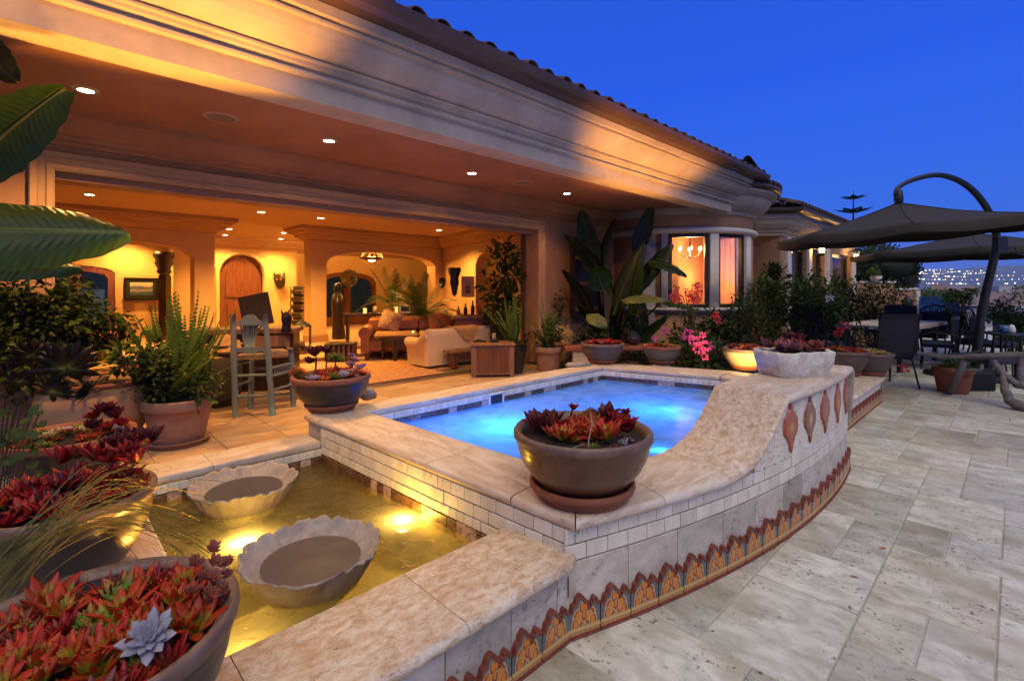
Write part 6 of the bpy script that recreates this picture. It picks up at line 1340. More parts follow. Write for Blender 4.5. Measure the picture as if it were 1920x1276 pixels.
# tan leather barrel chair at the end of the cabinet
# wooden chest with candle lantern
a_, b_ = px(884, 708, FZ), px(964, 706.5, FZ); c_ = (a_ + b_) / 2; rz = atan2(b_.y - a_.y, b_.x - a_.x); Lc = (b_ - a_).length
cs_ = put('wooden_chest', 'weathered wooden chest on the porch, behind the spa', 'chest', (c_.x - sin(rz) * .2, c_.y + cos(rz) * .2, FZ), rz)
bx(cs_, 'lid', 'old_wood', -Lc/2 - .02, Lc/2 + .02, -.23, .23, .44, .475, .008); bx(cs_, 'body', 'old_wood', -Lc/2 + .04, Lc/2 - .04, -.19, .2, .03, .44)
for x in (-Lc/2, Lc/2 - .06):
    for y in (-.205, .15): bx(cs_, 'leg', 'old_wood', x, x + .06, y, y + .055, 0, .438)
for k in range(8): w_ = (Lc - .16) / 8; bx(cs_, 'plank', 'stain_wood', -Lc/2 + .08 + k * w_ + .002, -Lc/2 + .08 + (k + 1) * w_ - .002, -.2, -.191, .07, .40, .002)
cl = put('candle_lantern', 'dark wire candle lantern on the wooden chest', 'lantern', (cs_.location.x + .03, cs_.location.y + .02, FZ + .476)); m = MB(); m.lathe([(.001, 0), (.07, 0), (.06, .02), (.001, .025)], 16); m.lathe([(.05, .26), (.07, .25), (.05, .24)], 16)
for k in range(8): a = k * pi / 4; m.tube([(.06 * cos(a), .06 * sin(a), .02), (.035 * cos(a), .035 * sin(a), .1), (.06 * cos(a), .06 * sin(a), .25)], .005, 4)
m.build('frame', M['black_iron'], cl); m = MB(); m.lathe([(.001, .03), (.03, .03), (.03, .13), (.001, .13)], 12); m.build('candle', M['cream_cloth'], cl)
kt = put('dark_cloth_knot', 'small dark twisted root ornament left of the lantern on the chest', 'ornament', (cs_.location.x - .16, cs_.location.y - .05, FZ + .476)); m = MB(); m.tube([(-.1, -.03, .01), (-.04, 0, .03), (.03, .02, .02), (.09, .0, .01)], [.008, .02, .016, .008], 7); m.build('body', M['black_iron'], kt)
# white sofa seen from behind, with a throw; bench behind it
a_ = px(802, 693.5, FZ); b_ = a_ + Vector((SA, CA, 0)) * 1.28; c_ = (a_ + b_) / 2; rz = atan2(b_.y - a_.y, b_.x - a_.x); Ls = (b_ - a_).length
so_ = put('white_sofa', 'cream sofa with rolled arms turned away from the terrace', 'sofa', (c_.x - sin(rz) * .3, c_.y + cos(rz) * .3, FZ), rz); so_.scale = (1, .66, 1)
def rolled_back(m, x0, x1, h, y, th=.16):
    P = []
    prof = [(y, .05), (y - .01, h * .5), (y - .03, h * .82), (y - .045, h * .92), (y - .02, h * .985), (y + .05, h), (y + .12, h * .98), (y + .14, h * .9), (y + .13, .35), (y + .13, .05)]
    for k in range(9): x = x0 + (x1 - x0) * k / 8; P.append([(x, a, z) for a, z in prof])
    m.grid(P, True); m.add([(x0, a, z) for a, z in prof], [tuple(range(len(prof)))]); m.add([(x1, a, z) for a, z in prof], [tuple(range(len(prof)))[::-1]])
m = MB(); rolled_back(m, -Ls/2, Ls/2, .62, -.45); m.build('back', M['cream_cloth'], so_); bx(so_, 'seat', 'cream_cloth', -Ls/2 + .02, Ls/2 - .02, -.31, .42, .06, .36, .03)
for s in (-1, 1):
    m = MB(); x = s * Ls / 2; P = []
    for k in range(8):
        f = k / 7; y = -.44 + .88 * f; h = .58 - .16 * min(1, f * 2.2) if f < .46 else .42; r = .085
        P.append([(x - s * .02 + s * 0, y, .04), (x + s * .0, y, h - .12)] + [(x - s * .03 + r * s * cos(a) * 1.0, y, h - .03 + r * sin(a)) for a in (-.6, 0, .6, 1.2, 1.8, 2.4, 3.0)] + [(x - s * .13, y, .1)])
    m.grid(P, True); n = len(P[0]); m.add(P[-1], [tuple(range(n))]); m.add(P[0], [tuple(range(n))[::-1]]); m.build('arm', M['cream_cloth'], so_)
m = MB(); P = []
for i in range(9):
    row = []
    for j in range(9):
        u = i / 8 - .5; v = j / 8; row.append((.10 + u * .62 * (1 - v * .75) + v * .06, -.335 + (0 if v > .18 else (.18 - v) * 1.0), .635 - max(0, v - .15) * .27 + .004 * sin(i * 2)))
    P.append(row)
m.grid(P, True); tag(m.build('throw_blanket', M['tan_cloth'], None, loc=tuple(so_.location), rot=(0, 0, rz)), 'tan throw folded in a point over the back of the cream sofa', 'throw')
bn_ = put('low_wooden_bench', 'long plain wooden bench behind the cream sofa', 'bench', (so_.location.x + sin(rz) * .46 + .12 * cos(rz), so_.location.y - cos(rz) * .46 + .12 * sin(rz), FZ), rz); bx(bn_, 'seat', 'old_wood', -.52, .60, -.11, .11, .25, .29)
for x in (-.44, .48): bx(bn_, 'leg', 'stain_wood', x, x + .08, -.08, .08, 0, .249)
# carved octagonal coffee table
q = px(745, 676, FZ); ct = put('coffee_table', 'dark carved octagonal coffee table between the two sofas', 'coffee table', (q.x, q.y + .35, FZ), .3)
oc = [(.42 * cos(a), .42 * sin(a)) for a in [radians(22.5 + 45 * k) for k in range(8)]]; m = MB(); m.prism(oc, .35, .385); m.build('top', M['dark_wood'], ct)
for k in range(8):
    a0, a1 = radians(22.5 + 45 * k), radians(67.5 + 45 * k); p0, p1 = Vector((.38 * cos(a0), .38 * sin(a0), 0)), Vector((.38 * cos(a1), .38 * sin(a1), 0)); X = (p1 - p0); w_ = X.length; X.normalize()
    plate(ct, 'panel', 'dark_wood', [(0, 0), (.035, 0), (.04, .15), (.06, .21), (w_/2 - .03, .25), (w_/2, .29), (w_/2 + .03, .25), (w_ - .06, .21), (w_ - .04, .15), (w_ - .035, 0), (w_, 0), (w_, .349), (0, .349)], .02, (p0, X, Vector((0, 0, 1))))
fl_c = put('glass_candle', 'lit candle in a glass dish on the coffee table', 'candle', (ct.location.x + .2, ct.location.y, FZ + .386)); m = MB(); m.lathe([(.001, .002), (.05, 0), (.055, .04), (.05, .04), (.045, .008)], 16); m.build('dish', M['glass'], fl_c); m = MB(); m.lathe([(.001, .01), (.012, .03), (.008, .07), (.001, .10)], 8); m.build('flame', M['flame'], fl_c)
# tan sofa with scatter cushion
q = px(690, 676, FZ); ts = put('tan_sofa', 'tan leather sofa with rolled arm facing the terrace', 'sofa', (q.x + .62, q.y + .65, FZ), radians(12))
bx(ts, 'seat', 'leather', -.85, .95, -.42, .35, .14, .36, .03); bx(ts, 'seat_cushion', 'tan_cloth', -.66, .12, -.44, .25, .362, .46, .04); bx(ts, 'seat_cushion', 'tan_cloth', .14, .80, -.44, .25, .362, .46, .04); bx(ts, 'back', 'leather', -.8, .9, .30, .48, .2, .70, .05); bx(ts, 'back_cushion', 'leather', -.64, .12, .14, .30, .44, .72, .06); bx(ts, 'back_cushion', 'leather', .14, .8, .14, .30, .44, .72, .06)
for s in (-1, 1):
    x = -.80 if s < 0 else .88; m = MB(); P = []
    for k in range(2):
        y = (-.46, .46)[k]; P.append([(x + .11 * cos(a) * 1.0, y, .47 + .11 * sin(a)) for a in [radians(-50 + 28 * i) for i in range(11)]] + [(x - .07, y, .13), (x + .07, y, .13)])
    m.grid(P, True, loop_v=True); n = len(P[0]); m.add(P[0], [tuple(range(n))]); m.add(P[1], [tuple(range(n))[::-1]]); m.build('arm', M['leather'], ts)
for x in (-.76, .84): m = MB(); m.lathe([(.03, 0), (.045, .04), (.03, .07), (.05, .13)], 12, (x, -.38, 0)); m.build('leg', M['stain_wood'], ts)
m_plain('print_cloth', (.62, .46, .24), .8, var=.5, scale=34, c2=(.30, .14, .07)); cu = MB(); P = []
for i in range(9):
    row = []
    for j in range(9):
        u, v = i / 4 - 1, j / 4 - 1; row.append((u * .19, -.055 * (1 - u * u) * (1 - v * v) ** .5 * 1.2, v * .19 * (1 - .08 * (1 - u * u))))
    P.append(row)
cu.grid(P, True); cu.grid([[(x, -y, z) for x, y, z in r] for r in P], True); tag(cu.build('scatter_cushion', M['print_cloth'], None, loc=(ts.location.x - .38, ts.location.y - .02, FZ + .66), rot=(radians(-18), radians(20), radians(12))), 'patterned square cushion leaning on the tan sofa', 'cushion')
cu2 = MB(); cu2.grid(P, True); cu2.grid([[(x, -y, z) for x, y, z in r] for r in P], True); tag(cu2.build('scatter_cushion', M['red_curtain'], None, loc=(ts.location.x + .52, ts.location.y + .0, FZ + .64), rot=(radians(-18), radians(-12), radians(12))), 'dark red cushion at the right end of the tan sofa', 'cushion')
# striped trunk, rugs
q = px(632, 679, FZ); tk_ = put('striped_trunk', 'small black and brown striped chest in front of the tan sofa', 'chest', (q.x, q.y + .2, FZ), radians(8)); bx(tk_, 'body', 'old_wood', -.24, .24, -.16, .16, .02, .28)
for k in range(6): bx(tk_, 'slat', 'black_iron', -.235 + k * .082, -.19 + k * .082, -.17, -.161, .02, .282, .001)
bx(tk_, 'lid', 'dark_wood', -.25, .25, -.17, .17, .283, .31)
m_plain('rug_red', (.35, .08, .03), .9, var=.7, scale=14, c2=(.5, .34, .16), bump=.4)
for (x, y, w_, h_, lab) in ((720, 705, 1.5, .9, 'red patterned rug by the porch opening'), (800, 683, 1.9, 1.3, 'large patterned rug under the coffee table')):
    q = px(x, y, FZ); r_ = MB(); r_.box(-w_/2, w_/2, -h_/2, h_/2, .001, .010, bv=.002); tag(r_.build('rug', M['rug_red'], None, loc=(q.x, q.y, FZ + (.012 if x == 720 else 0)), rot=(0, 0, ANG)), lab, 'rug')
# console with lamp, candle, frames behind the tan sofa
q = pd(735, 610, 10.0); cn = put('console_table', 'dark console table behind the tan sofa, crowded with candles and frames', 'console', (q.x, 9.9, HZ), radians(14)); bx(cn, 'top', 'dark_wood', -.9, .9, -.18, .18, .58, .62)
for x in (-.85, .8): bx(cn, 'leg', 'dark_wood', x, x + .05, -.15, .15, 0, .579)
for k, (x, h, mt, lab) in enumerate(((-.5, .10, 'shade_glow', 'small lit candle, first from the left on the console'), (-.3, .14, 'cream_cloth', 'cream candle pillar in the middle of the console'), (.1, .12, 'shade_glow', 'small lit candle near the silver frame on the console'))): c0 = put('candle', lab, 'candle', (cn.location.x + x * .97, cn.location.y + x * .24, HZ + .621)); m = MB(); m.lathe([(.001, 0), (.035, 0), (.035, h), (.001, h)], 12); m.build('wax', M[mt], c0)
pf = put('photo_frame', 'small silver photo frame on the console', 'picture frame', (cn.location.x + .28, cn.location.y + .02, HZ + .621), radians(14)); bx(pf, 'frame', 'white_plastic', -.11, .11, -.008, .008, 0, .16, .003); bx(pf, 'picture', 'dark_wood', -.08, .08, -.011, -.009, .03, .13, .001)
q = pd(706, 600, 9.8); gp_ = put('small_palm', 'small bright green arching plant on the console', 'potted plant', (cn.location.x + .02, cn.location.y, HZ + .621)); fern(gp_, (0, 0, .1), 26, .25, .42, 91, 'leaf_bright', 1.3, .012, .6); m = MB(); m.lathe([(.001, 0), (.06, 0), (.08, .1), (.07, .1), (.001, .08)], 14); m.build('pot', M['terracotta'], gp_)
# kentia palms
for (x, Y, h, n, lab, sd_) in ((790, 9.4, 1.15, 16, 'arching kentia palm between the sofas and the right wall', 93), (735, 10.8, 1.25, 9, 'darker kentia palm whose fronds reach under the arch', 94)):
    q = pd(x, 640, Y); L = put('kentia_palm', lab, 'palm', (q.x, Y, FZ + (.14 if Y > 10 else 0))); m = MB(); m.lathe([(.001, 0), (.17, 0), (.2, .3), (.18, .3), (.001, .26)], 20); m.build('pot', M['dark_glaze'], L); R_ = random.Random(sd_)
    for k in range(n + 5):
        a = k * GA + R_.uniform(-.2, .2); e = R_.uniform(.25, 1.1); m = MB(); frond(m, (0, 0, h * .62), (cos(a) * sin(e), sin(a) * sin(e), cos(e)), R_.uniform(.9, 1.25), .24, 34, .75 * e, palm=True); 
        m.tube([(0, 0, .28), (0, 0, h * .62)], .02, 5); m.build('frond', M['palm_green'], L)
# bar counter at the right wall, bottles, portrait, corbel and mask
q = pd(880, 600, 9.0); bc_ = put('bar_counter', 'panelled wooden bar counter by the right wall', 'counter', (q.x + .10, 9.0, FZ), radians(10)); bx(bc_, 'body', 'stain_wood', -.35, .75, -.2, .2, 0, .72); bx(bc_, 'top', 'old_wood', -.42, .8, -.27, .27, .721, .77)
for k in range(3): bx(bc_, 'panel', 'old_wood', -.30 + k * .34, -.02 + k * .34, -.212, -.201, .1, .62, .003)
for k in range(7):
    x = -.3 + k * .13; b0 = put('bar_bottle', ['squat dark bottle at the left end of the bar', 'tall dark bottle, second on the bar', 'round decanter on the bar', 'tall thin bottle in the middle of the bar', 'short amber bottle on the bar', 'dark carafe right of the middle of the bar', 'tall bottle at the right end of the bar'][k], 'bottle', (bc_.location.x + x, bc_.location.y + x * .17 + .03, FZ + .771), 0, 'bottles on the bar'); h = .16 + .05 * (k % 3); m = MB(); m.lathe([(.001, 0), (.035, 0), (.037, h * .55), (.014, h * .72), (.012, h), (.001, h)], 12); m.build('body', M['dark_glaze' if k % 3 else 'leather'], b0)
def wall_pic(label, x0, x1, y0, y1, Y, mat, fr, dY=0.0, rz=None, name='framed_picture'):
    a, b = (pd(x0, y1, Y), pd(x1, y0, Y + dY)) if Y < 50 else (WF(pn(x0, y1, dY)[0], dY, pn(x0, y1, dY)[1]), WF(pn(x1, y0, dY)[0], dY, pn(x1, y0, dY)[1])); c = (a + b) / 2; w_ = sqrt((b.x - a.x) ** 2 + (b.y - a.y) ** 2); h = b.z - a.z; L = put(name, label, 'picture', (c.x, c.y, a.z), atan2(b.y - a.y, b.x - a.x)); bd = .045
    for q0 in ((-w_/2, w_/2, 0, bd), (-w_/2, w_/2, h - bd, h), (-w_/2, -w_/2 + bd, bd, h - bd), (w_/2 - bd, w_/2, bd, h - bd)): bx(L, 'frame', fr, q0[0], q0[1], -.02, .02, q0[2], q0[3], .002)
    bx(L, 'mount', 'cream_cloth' if fr != 'black_iron' else 'night_hedge', -w_/2 + bd, w_/2 - bd, -.008, .0, bd, h - bd, .001); e = bd + w_ * .10; bx(L, 'print', mat, -w_/2 + e, w_/2 - e, -.012, -.0085, e, h - e, .001); return L
t_ = NT('landscape_print'); ob = t_.n('ShaderNodeTexCoord').outputs['Object']; sx = t_.n('ShaderNodeSeparateXYZ'); t_.l(ob, sx.inputs[0]); f = t_.noise(ob, 9, 6, .7); hgt = t_.math('ADD', sx.outputs[2], t_.math('MULTIPLY', f, .16)); t_.col(t_.ramp(hgt, [(.24, (.03, .06, .10)), (.30, (.25, .25, .25)), (.36, (.03, .05, .08)), (.42, (.5, .45, .36))])); MAT['landscape_print'] = t_.m
t_ = NT('portrait_print'); ob = t_.n('ShaderNodeTexCoord').outputs['Object']; mp = t_.n('ShaderNodeMapping'); mp.inputs['Location'].default_value = (0, 0, -.28); mp.inputs['Scale'].default_value = (7.5, 1, 4.2); t_.l(ob, mp.inputs[0]); ln = t_.n('ShaderNodeVectorMath', operation='LENGTH'); t_.l(mp.outputs[0], ln.inputs[0]); f = t_.noise(ob, 14, 4); t_.col(t_.ramp(t_.math('ADD', ln.outputs['Value'], t_.math('MULTIPLY', f, .4)), [(.45, (.10, .05, .03)), (.62, (.30, .20, .12)), (.85, (.10, .07, .05)), (1.1, (.42, .36, .27))])); MAT['portrait_print'] = t_.m
wall_pic('dark framed landscape picture on the wall of the left side room', 232, 297, 521, 563, 99, 'landscape_print', 'black_iron', 13.54)
wall_pic('framed black-and-white portrait above the bar', 866, 889, 518, 557, 9.75, 'portrait_print', 'cream_cloth', -.12)
q = pd(309, 520, 10.6); cb = put('carved_post', 'dark carved wooden post capital between the picture and the column', 'carving', (q.x, q.y, HZ)); cb.scale = (.9, .9, 1.13); bx(cb, 'shaft', 'dark_wood', -.09, .09, -.09, .09, 0, 1.25, .02); m = MB(); m.lathe([(.10, 1.25), (.16, 1.3), (.13, 1.36), (.19, 1.46), (.17, 1.52), (.22, 1.6), (.21, 1.68), (.001, 1.68)], 8, wob=lambda a, z: .12 * sin(5 * a)); m.build('capital', M['dark_wood'], cb)
q = pd(525, 527, 12.9); mk = put('carved_mask', 'dark carved horned mask on the wall right of the arched door', 'mask', q, 0); m = MB(); m.lathe([(.001, -.22), (.05, -.19), (.10, -.10), (.13, .0), (.14, .08), (.11, .16), (.04, .2), (.001, .2)], 18, wob=lambda a, z: .12 * sin(4 * a) + .08 * sin(9 * a + z * 20), sy=.5); m.tube([(-.08, 0, .12), (-.14, -.03, .2), (-.09, -.03, .26)], [.03, .02, .006], 6); m.tube([(.08, 0, .12), (.14, -.03, .2), (.09, -.03, .26)], [.03, .02, .006], 6); m.build('face', M['dark_wood'], mk); m = MB(); m.sphere((-.05, -.07, .04), .022, 8, 5); m.sphere((.05, -.07, .04), .022, 8, 5); m.build('eye', M['leather'], mk)
q = pd(852, 530, 9.7); m2 = put('hanging_carving', 'long dark carved corbel on the pier left of the portrait', 'carving', q); m = MB(); m.lathe([(.001, -.28), (.05, -.22), (.07, -.1), (.09, .0), (.08, .1), (.12, .24), (.11, .3), (.001, .3)], 10, wob=lambda a, z: .15 * sin(4 * a + z * 30), sy=.6); m.build('body', M['dark_wood'], m2)
q = pd(829, 530, 9.9); m3 = put('hanging_carving', 'small dark carving at the edge of the arcade, left of the long corbel', 'carving', q); m = MB(); m.lathe([(.001, -.12), (.05, -.08), (.07, .0), (.06, .08), (.001, .12)], 10, wob=lambda a, z: .2 * sin(3 * a + z * 30), sy=.6); m.build('body', M['dark_wood'], m3)
# wine rack, big iron lantern, tall dark figure, arched wreath
q = pd(561, 640, 12.3); wr = put('wine_rack', 'tall dark wine rack full of bottles between the hall and the column', 'wine rack', (q.x, q.y, HZ)); h = 1.45 - (537 - HY) / FPX * 12.3 - HZ
for x in (-.17, .17): 
    for y in (-.1, .1): tb(wr, 'post', 'black_iron', [(x, y, 0), (x, y, h)], .012, 5)
for k in range(11):
    z = .12 + k * (h - .2) / 10; tb(wr, 'shelf_rail', 'black_iron', [(-.17, -.1, z), (.17, -.1, z)], .008, 4)
    m = MB(); m.tube([(-.16, .05 - .1 * (k % 2), z + .05), (.05, .05 - .1 * (k % 2), z + .05), (.09, .05 - .1 * (k % 2), z + .05), (.2, .05 - .1 * (k % 2), z + .05)], [.042, .042, .015, .015], 8); m.build('bottle', M['dark_glaze'], wr)
q = px(567, 655, HZ); ln_ = put('floor_lantern', 'large square iron lantern with a candle on the hall step', 'lantern', (q.x, q.y, HZ), .3)
for x in (-.13, .13):
    for y in (-.13, .13): tb(ln_, 'post', 'black_iron', [(x, y, .0), (x, y, .42)], .01, 4)
bx(ln_, 'base', 'black_iron', -.14, .14, -.14, .14, .03, .06, .002); m = MB(); m.lathe([(.2, .42), (.19, .44), (.1, .5), (.04, .52), (.03, .58), (.001, .6)], 4, a0=pi / 4); m.build('roof', M['black_iron'], ln_); m = MB(); m.lathe([(.001, .061), (.045, .061), (.045, .16), (.001, .16)], 12); m.build('candle', M['cream_cloth'], ln_)
q = pd(634, 640, 10.9); fg = put('carved_figure', 'tall dark carved figure beside the right column', 'statue', (q.x, q.y, HZ)); m = MB(); m.lathe([(.001, 0), (.15, 0), (.14, .1), (.12, .4), (.15, .7), (.13, .95), (.06, 1.02), (.09, 1.1), (.08, 1.2), (.001, 1.26)], 14, wob=lambda a, z: .15 * sin(3 * a + z * 9) + .06 * sin(8 * a)); m.build('body', M['dark_wood'], fg)
q = pd(656, 522, 13.9); wrh = put('wreath', 'dry twig wreath on the arched garden door of the right room', 'wreath', q); m = MB(); N = 24; m.grid([[((.20 + .05 * cos(b)) * cos(a), -.05 + .05 * sin(b), (.20 + .05 * cos(b)) * sin(a)) for b in [k * pi / 4 for k in range(8)]] for a in [2 * pi * i / N for i in range(N)]], True, loop_u=True, loop_v=True); m.build('ring', M['bark'], wrh); bush(wrh, 'leaf_olive', (0, -.08, 0), (.26, .05, .26), 160, .06, 95, twig=False)
# red lamp and table in the left room
q = pd(190, 640, 7.6); tl_ = put('side_table', 'small red-brown side table with a glowing dish, seen through the shrub', 'side table', (q.x, 7.6, FZ)); bx(tl_, 'top', 'stain_wood', -.3, .3, -.2, .2, .38, .42); bx(tl_, 'leg', 'stain_wood', -.05, .05, -.05, .05, 0, .379); ld_ = put('table_lamp', 'low glowing table lamp with red shade in the left room', 'lamp', (q.x - .02, 7.6, FZ + .421)); m = MB(); m.lathe([(.001, 0), (.09, 0), (.05, .03), (.02, .06)], 16); m.build('base', M['black_iron'], ld_); m = MB(); m.lathe([(.20, .08), (.17, .15), (.05, .19)], 20); m.build('shade', M['red_curtain'], ld_); m = MB(); m.lathe([(.001, .07), (.17, .075), (.001, .08)], 16); m.build('bulb', M['shade_glow'], ld_)
# tall mirror / wicker screen behind the banana plants
q = pd(1075, 560, 8.6); sc2 = put('carved_screen', 'dark carved wooden shutter on the wall behind the banana plants', 'shutter', (q.x, q.y, 1.0), ANG); bx(sc2, 'frame', 'dark_wood', -.05, .75, -.04, .04, 0, 1.35, .01)
for k in range(14): bx(sc2, 'slat', 'old_wood' if k % 5 == 0 else 'dark_wood', 0, .7, -.055, -.042, .06 + k * .09, .12 + k * .09, .002)
# ================================================================ terrace furniture
m_plain('canvas_seam', (.018, .013, .009), .9, var=.1); m_plain('canvas_taupe', (.026, .019, .011), .9, var=.12, scale=3, bump=.1); m_plain('sling', (.028, .024, .022), .75, var=.2, scale=60, bump=.5, scl=(1, 1, 8)); m_plain('grey_metal', (.025, .025, .03), .45, .3, var=.2); m_plain('navy_cloth', (.012, .022, .05), .85, var=.3, scale=5); m_plain('blue_ceramic', (.05, .14, .32), .4, var=.2); m_plain('driftwood', (.20, .18, .155), .85, var=.5, scale=6, scl=(1, 1, 5), bump=.7, dist=.01); m_plain('table_stone', (.55, .48, .38), .5, var=.25, scale=5, bump=.1)
def umbrella(label, c, R_, ez, az, tilt, rot, arc, r_arc, n=8):
    L = thing('cantilever_umbrella', label, 'umbrella', (arc[-1][0], arc[-1][1], 0), 0, 'cantilever umbrellas over the terrace'); O = L.location
    T1 = Matrix.Translation(Vector(c) - O) @ Matrix.Rotation(tilt, 4, 'Y') @ Matrix.Rotation(rot, 4, 'Z'); m = MB(); P = []; S = 5
    for k in range(n * S):
        a = 2 * pi * k / (n * S); ph = (k % S) / S; rr = cos(pi / n) / cos((ph - .5) * 2 * pi / n) if True else 1; sag = sin(pi * ph)
        row = []
        for j in range(7):
            s = j / 6; row.append(T1 @ Vector((R_ * rr * s * cos(a), R_ * rr * s * sin(a), (az - ez) * (1 - s) ** 1.0 + ez - c[2] * 0 - .04 * sin(pi * s) - .03 * sag * s - ez)))
        row.append(row[-1] + Vector((0, 0, -.10 - .01 * sag)))
        P.append(row)
    m.grid(P, True, loop_u=True); m.build('canopy', M['canvas_taupe'], L)
    for k in range(n):
        a = 2 * pi * k / n; rib = MB(); rib.tube([T1 @ Vector((R_ * .05 * cos(a), R_ * .05 * sin(a), az - ez - .06)), T1 @ Vector((R_ * .97 * cos(a), R_ * .97 * sin(a), -.03))], .011, 4); rib.build('rib', M['grey_metal'], L)
    for k in range(n):
        row = P[k * S]; sm_ = MB(); sm_.tube([Vector(q) + Vector((0, 0, .003)) for q in row[:-1]], .006, 4); sm_.build('seam', M['canvas_seam'], L)
    ap = T1 @ Vector((0, 0, az - ez)); m = MB(); m.lathe([(.001, -.05), (.05, -.02), (.06, .06), (.045, .16), (.02, .2)], 12, tuple(ap)); m.build('hub', M['grey_metal'], L)
    m = MB(); pts = [Vector(p) - O for p in arc]
    fine = []
    for i in range(len(pts) - 1):
        p0 = pts[max(0, i - 1)]; p1 = pts[i]; p2 = pts[i + 1]; p3 = pts[min(len(pts) - 1, i + 2)]
        for k in range(5):
            t = k / 5; fine.append(.5 * ((2 * p1) + (-p0 + p2) * t + (2 * p0 - 5 * p1 + 4 * p2 - p3) * t * t + (-p0 + 3 * p1 - 3 * p2 + p3) * t ** 3))
    fine.append(pts[-1]); nr = len(fine); m.tube(fine, [r_arc[0] + (r_arc[1] - r_arc[0]) * (k / nr) ** .8 for k in range(nr)], 10); m.build('mast', M['grey_metal'], L)
    h = MB(); q = fine[int(nr * .62)]; h.box(q.x - .10, q.x + .05, q.y - .13, q.y - .04, q.z - .14, q.z + .12, bv=.015); cb_ = h.build('crank_box', M['grey_metal'], L); w_ = MB(); w_.tube([(q.x + .05, q.y - .1, q.z - .06), (q.x + .16, q.y - .12, q.z - .05), (q.x + .20, q.y - .13, q.z - .16), (q.x + .30, q.y - .13, q.z - .17)], .01, 5); w_.build('crank_handle', M['grey_metal'], cb_)
    bm = MB(); bm.box(-.45, .45, -.45, .45, 0, .09, bv=.02); bm.build('base', M['grey_metal'], L); return L
def arcp(lst, Y0, Y1): return [pd(x, y, Y0 + (Y1 - Y0) * k / (len(lst) - 1)) for k, (x, y) in enumerate(lst)]
A1 = arcp([(1679, 366), (1684, 352), (1712, 337), (1755, 328), (1792, 336), (1824, 357), (1850, 390), (1865, 425), (1868, 458), (1860, 500), (1848, 550), (1838, 600), (1832, 650)], 7.0, 7.9)
A1.append(Vector((A1[-1].x - .03, A1[-1].y + .02, .06)))
ap1 = pd(1682, 380, 7.0); umbrella('big taupe cantilever umbrella nearest the camera, its arm curving over the top', (ap1.x + .05, 7.0, 2.27), 1.58, 2.27, ap1.z, radians(-4), radians(11), A1, (.026, .065))
ap2 = pd(1862, 436, 10.0); A2 = arcp([(1862, 430), (1880, 420), (1940, 425), (1990, 460), (2010, 520), (2015, 620)], 10.0, 10.3); A2.append(Vector((A2[-1].x, A2[-1].y, .06)))
umbrella('second taupe umbrella, further away behind the big one', (ap2.x - .45, 10.0, 2.2), 2.05, 2.2, ap2.z, radians(-1), radians(5), A2, (.035, .09))
# dining table
tc = Vector((6.70, 8.30, 0)); ang = radians(37.5); tb_ = thing('dining_table', 'large stone topped dining table under the umbrellas', 'table', (tc.x, tc.y, 0), ang)
TL, TW, TH = 2.6, 1.1, .79
m = MB(); R_ = random.Random(2); nx = 40; per = []
for i in range(nx): per.append((TL * i / nx, R_.uniform(-.01, .008)))
for i in range(16): per.append((TL + R_.uniform(-.008, .01), TW * i / 16))
for i in range(nx): per.append((TL - TL * i / nx, TW + R_.uniform(-.008, .01)))
for i in range(16): per.append((R_.uniform(-.01, .008), TW - TW * i / 16))
m.prism(per, TH - .06, TH); m.build('top', M['table_stone'], tb_)
for (x, y) in ((.12, .12), (TL - .2, .12), (.12, TW - .2), (TL - .2, TW - .2)):
    m = MB(); m.box(x, x + .07, y, y + .07, 0, TH - .062, bv=.006); m.build('leg', M['grey_metal'], tb_)
for y in (.15, TW - .17): m = MB(); m.box(.19, TL - .2, y, y + .03, TH - .13, TH - .064); m.build('apron', M['grey_metal'], tb_)
def sling_chair(label, x, y, rz, sc=1.0):
    L = thing('sling_chair', label, 'patio chair', (x, y, 0), rz, 'sling chairs round the dining table'); L.scale = (sc, sc, sc)
    for s in (-1, 1):
        m = MB(); X = s * .27; m.tube([(X, .24, 0), (X, .22, .42), (X, .10, .43), (X, -.20, .40), (X, -.27, .55), (X, -.33, .85), (X, -.34, 1.0), (X, -.38, 1.08)], .016, 6); m.build('side_rail', M['grey_metal'], L)
        m = MB(); m.tube([(X, -.36, 0), (X, -.22, .40), (X * 1.05, -.20, .62), (X * 1.05, .20, .64), (X, .24, .42)], .014, 6); m.build('arm', M['grey_metal'], L)
    P = []
    for k in range(14):
        pts = [(.24, .43), (.15, .44), (.05, .435), (-.06, .42), (-.16, .405), (-.21, .42), (-.245, .49), (-.27, .58), (-.29, .68), (-.315, .78), (-.33, .88), (-.335, .97), (-.35, 1.04), (-.39, 1.085)]; y, z = pts[k]; P.append([(xx, y - .01 * (1 - (xx / .27) ** 2), z) for xx in (-.265, -.13, 0, .13, .265)])
    m = MB(); m.grid(P, True); m.grid([[(a, b - .006, c - .004) for a, b, c in r] for r in P], True); m.build('sling', M['sling'], L); return L
for (x, Yd, rz, lab) in ((1528, 9.1, -.95, 'dark sling chair at the left end of the dining table, nearer of two'), (1562, 10.0, -.95, 'dark sling chair at the left end of the dining table, farther of two'), (1655, 7.45, -.05, 'dark sling chair with its back to the camera in front of the table'), (1693, 10.4, 2.6, 'dark sling chair on the far side of the table')):
    q = pd(x, HY, Yd); sling_chair(lab, q.x, q.y, rz)
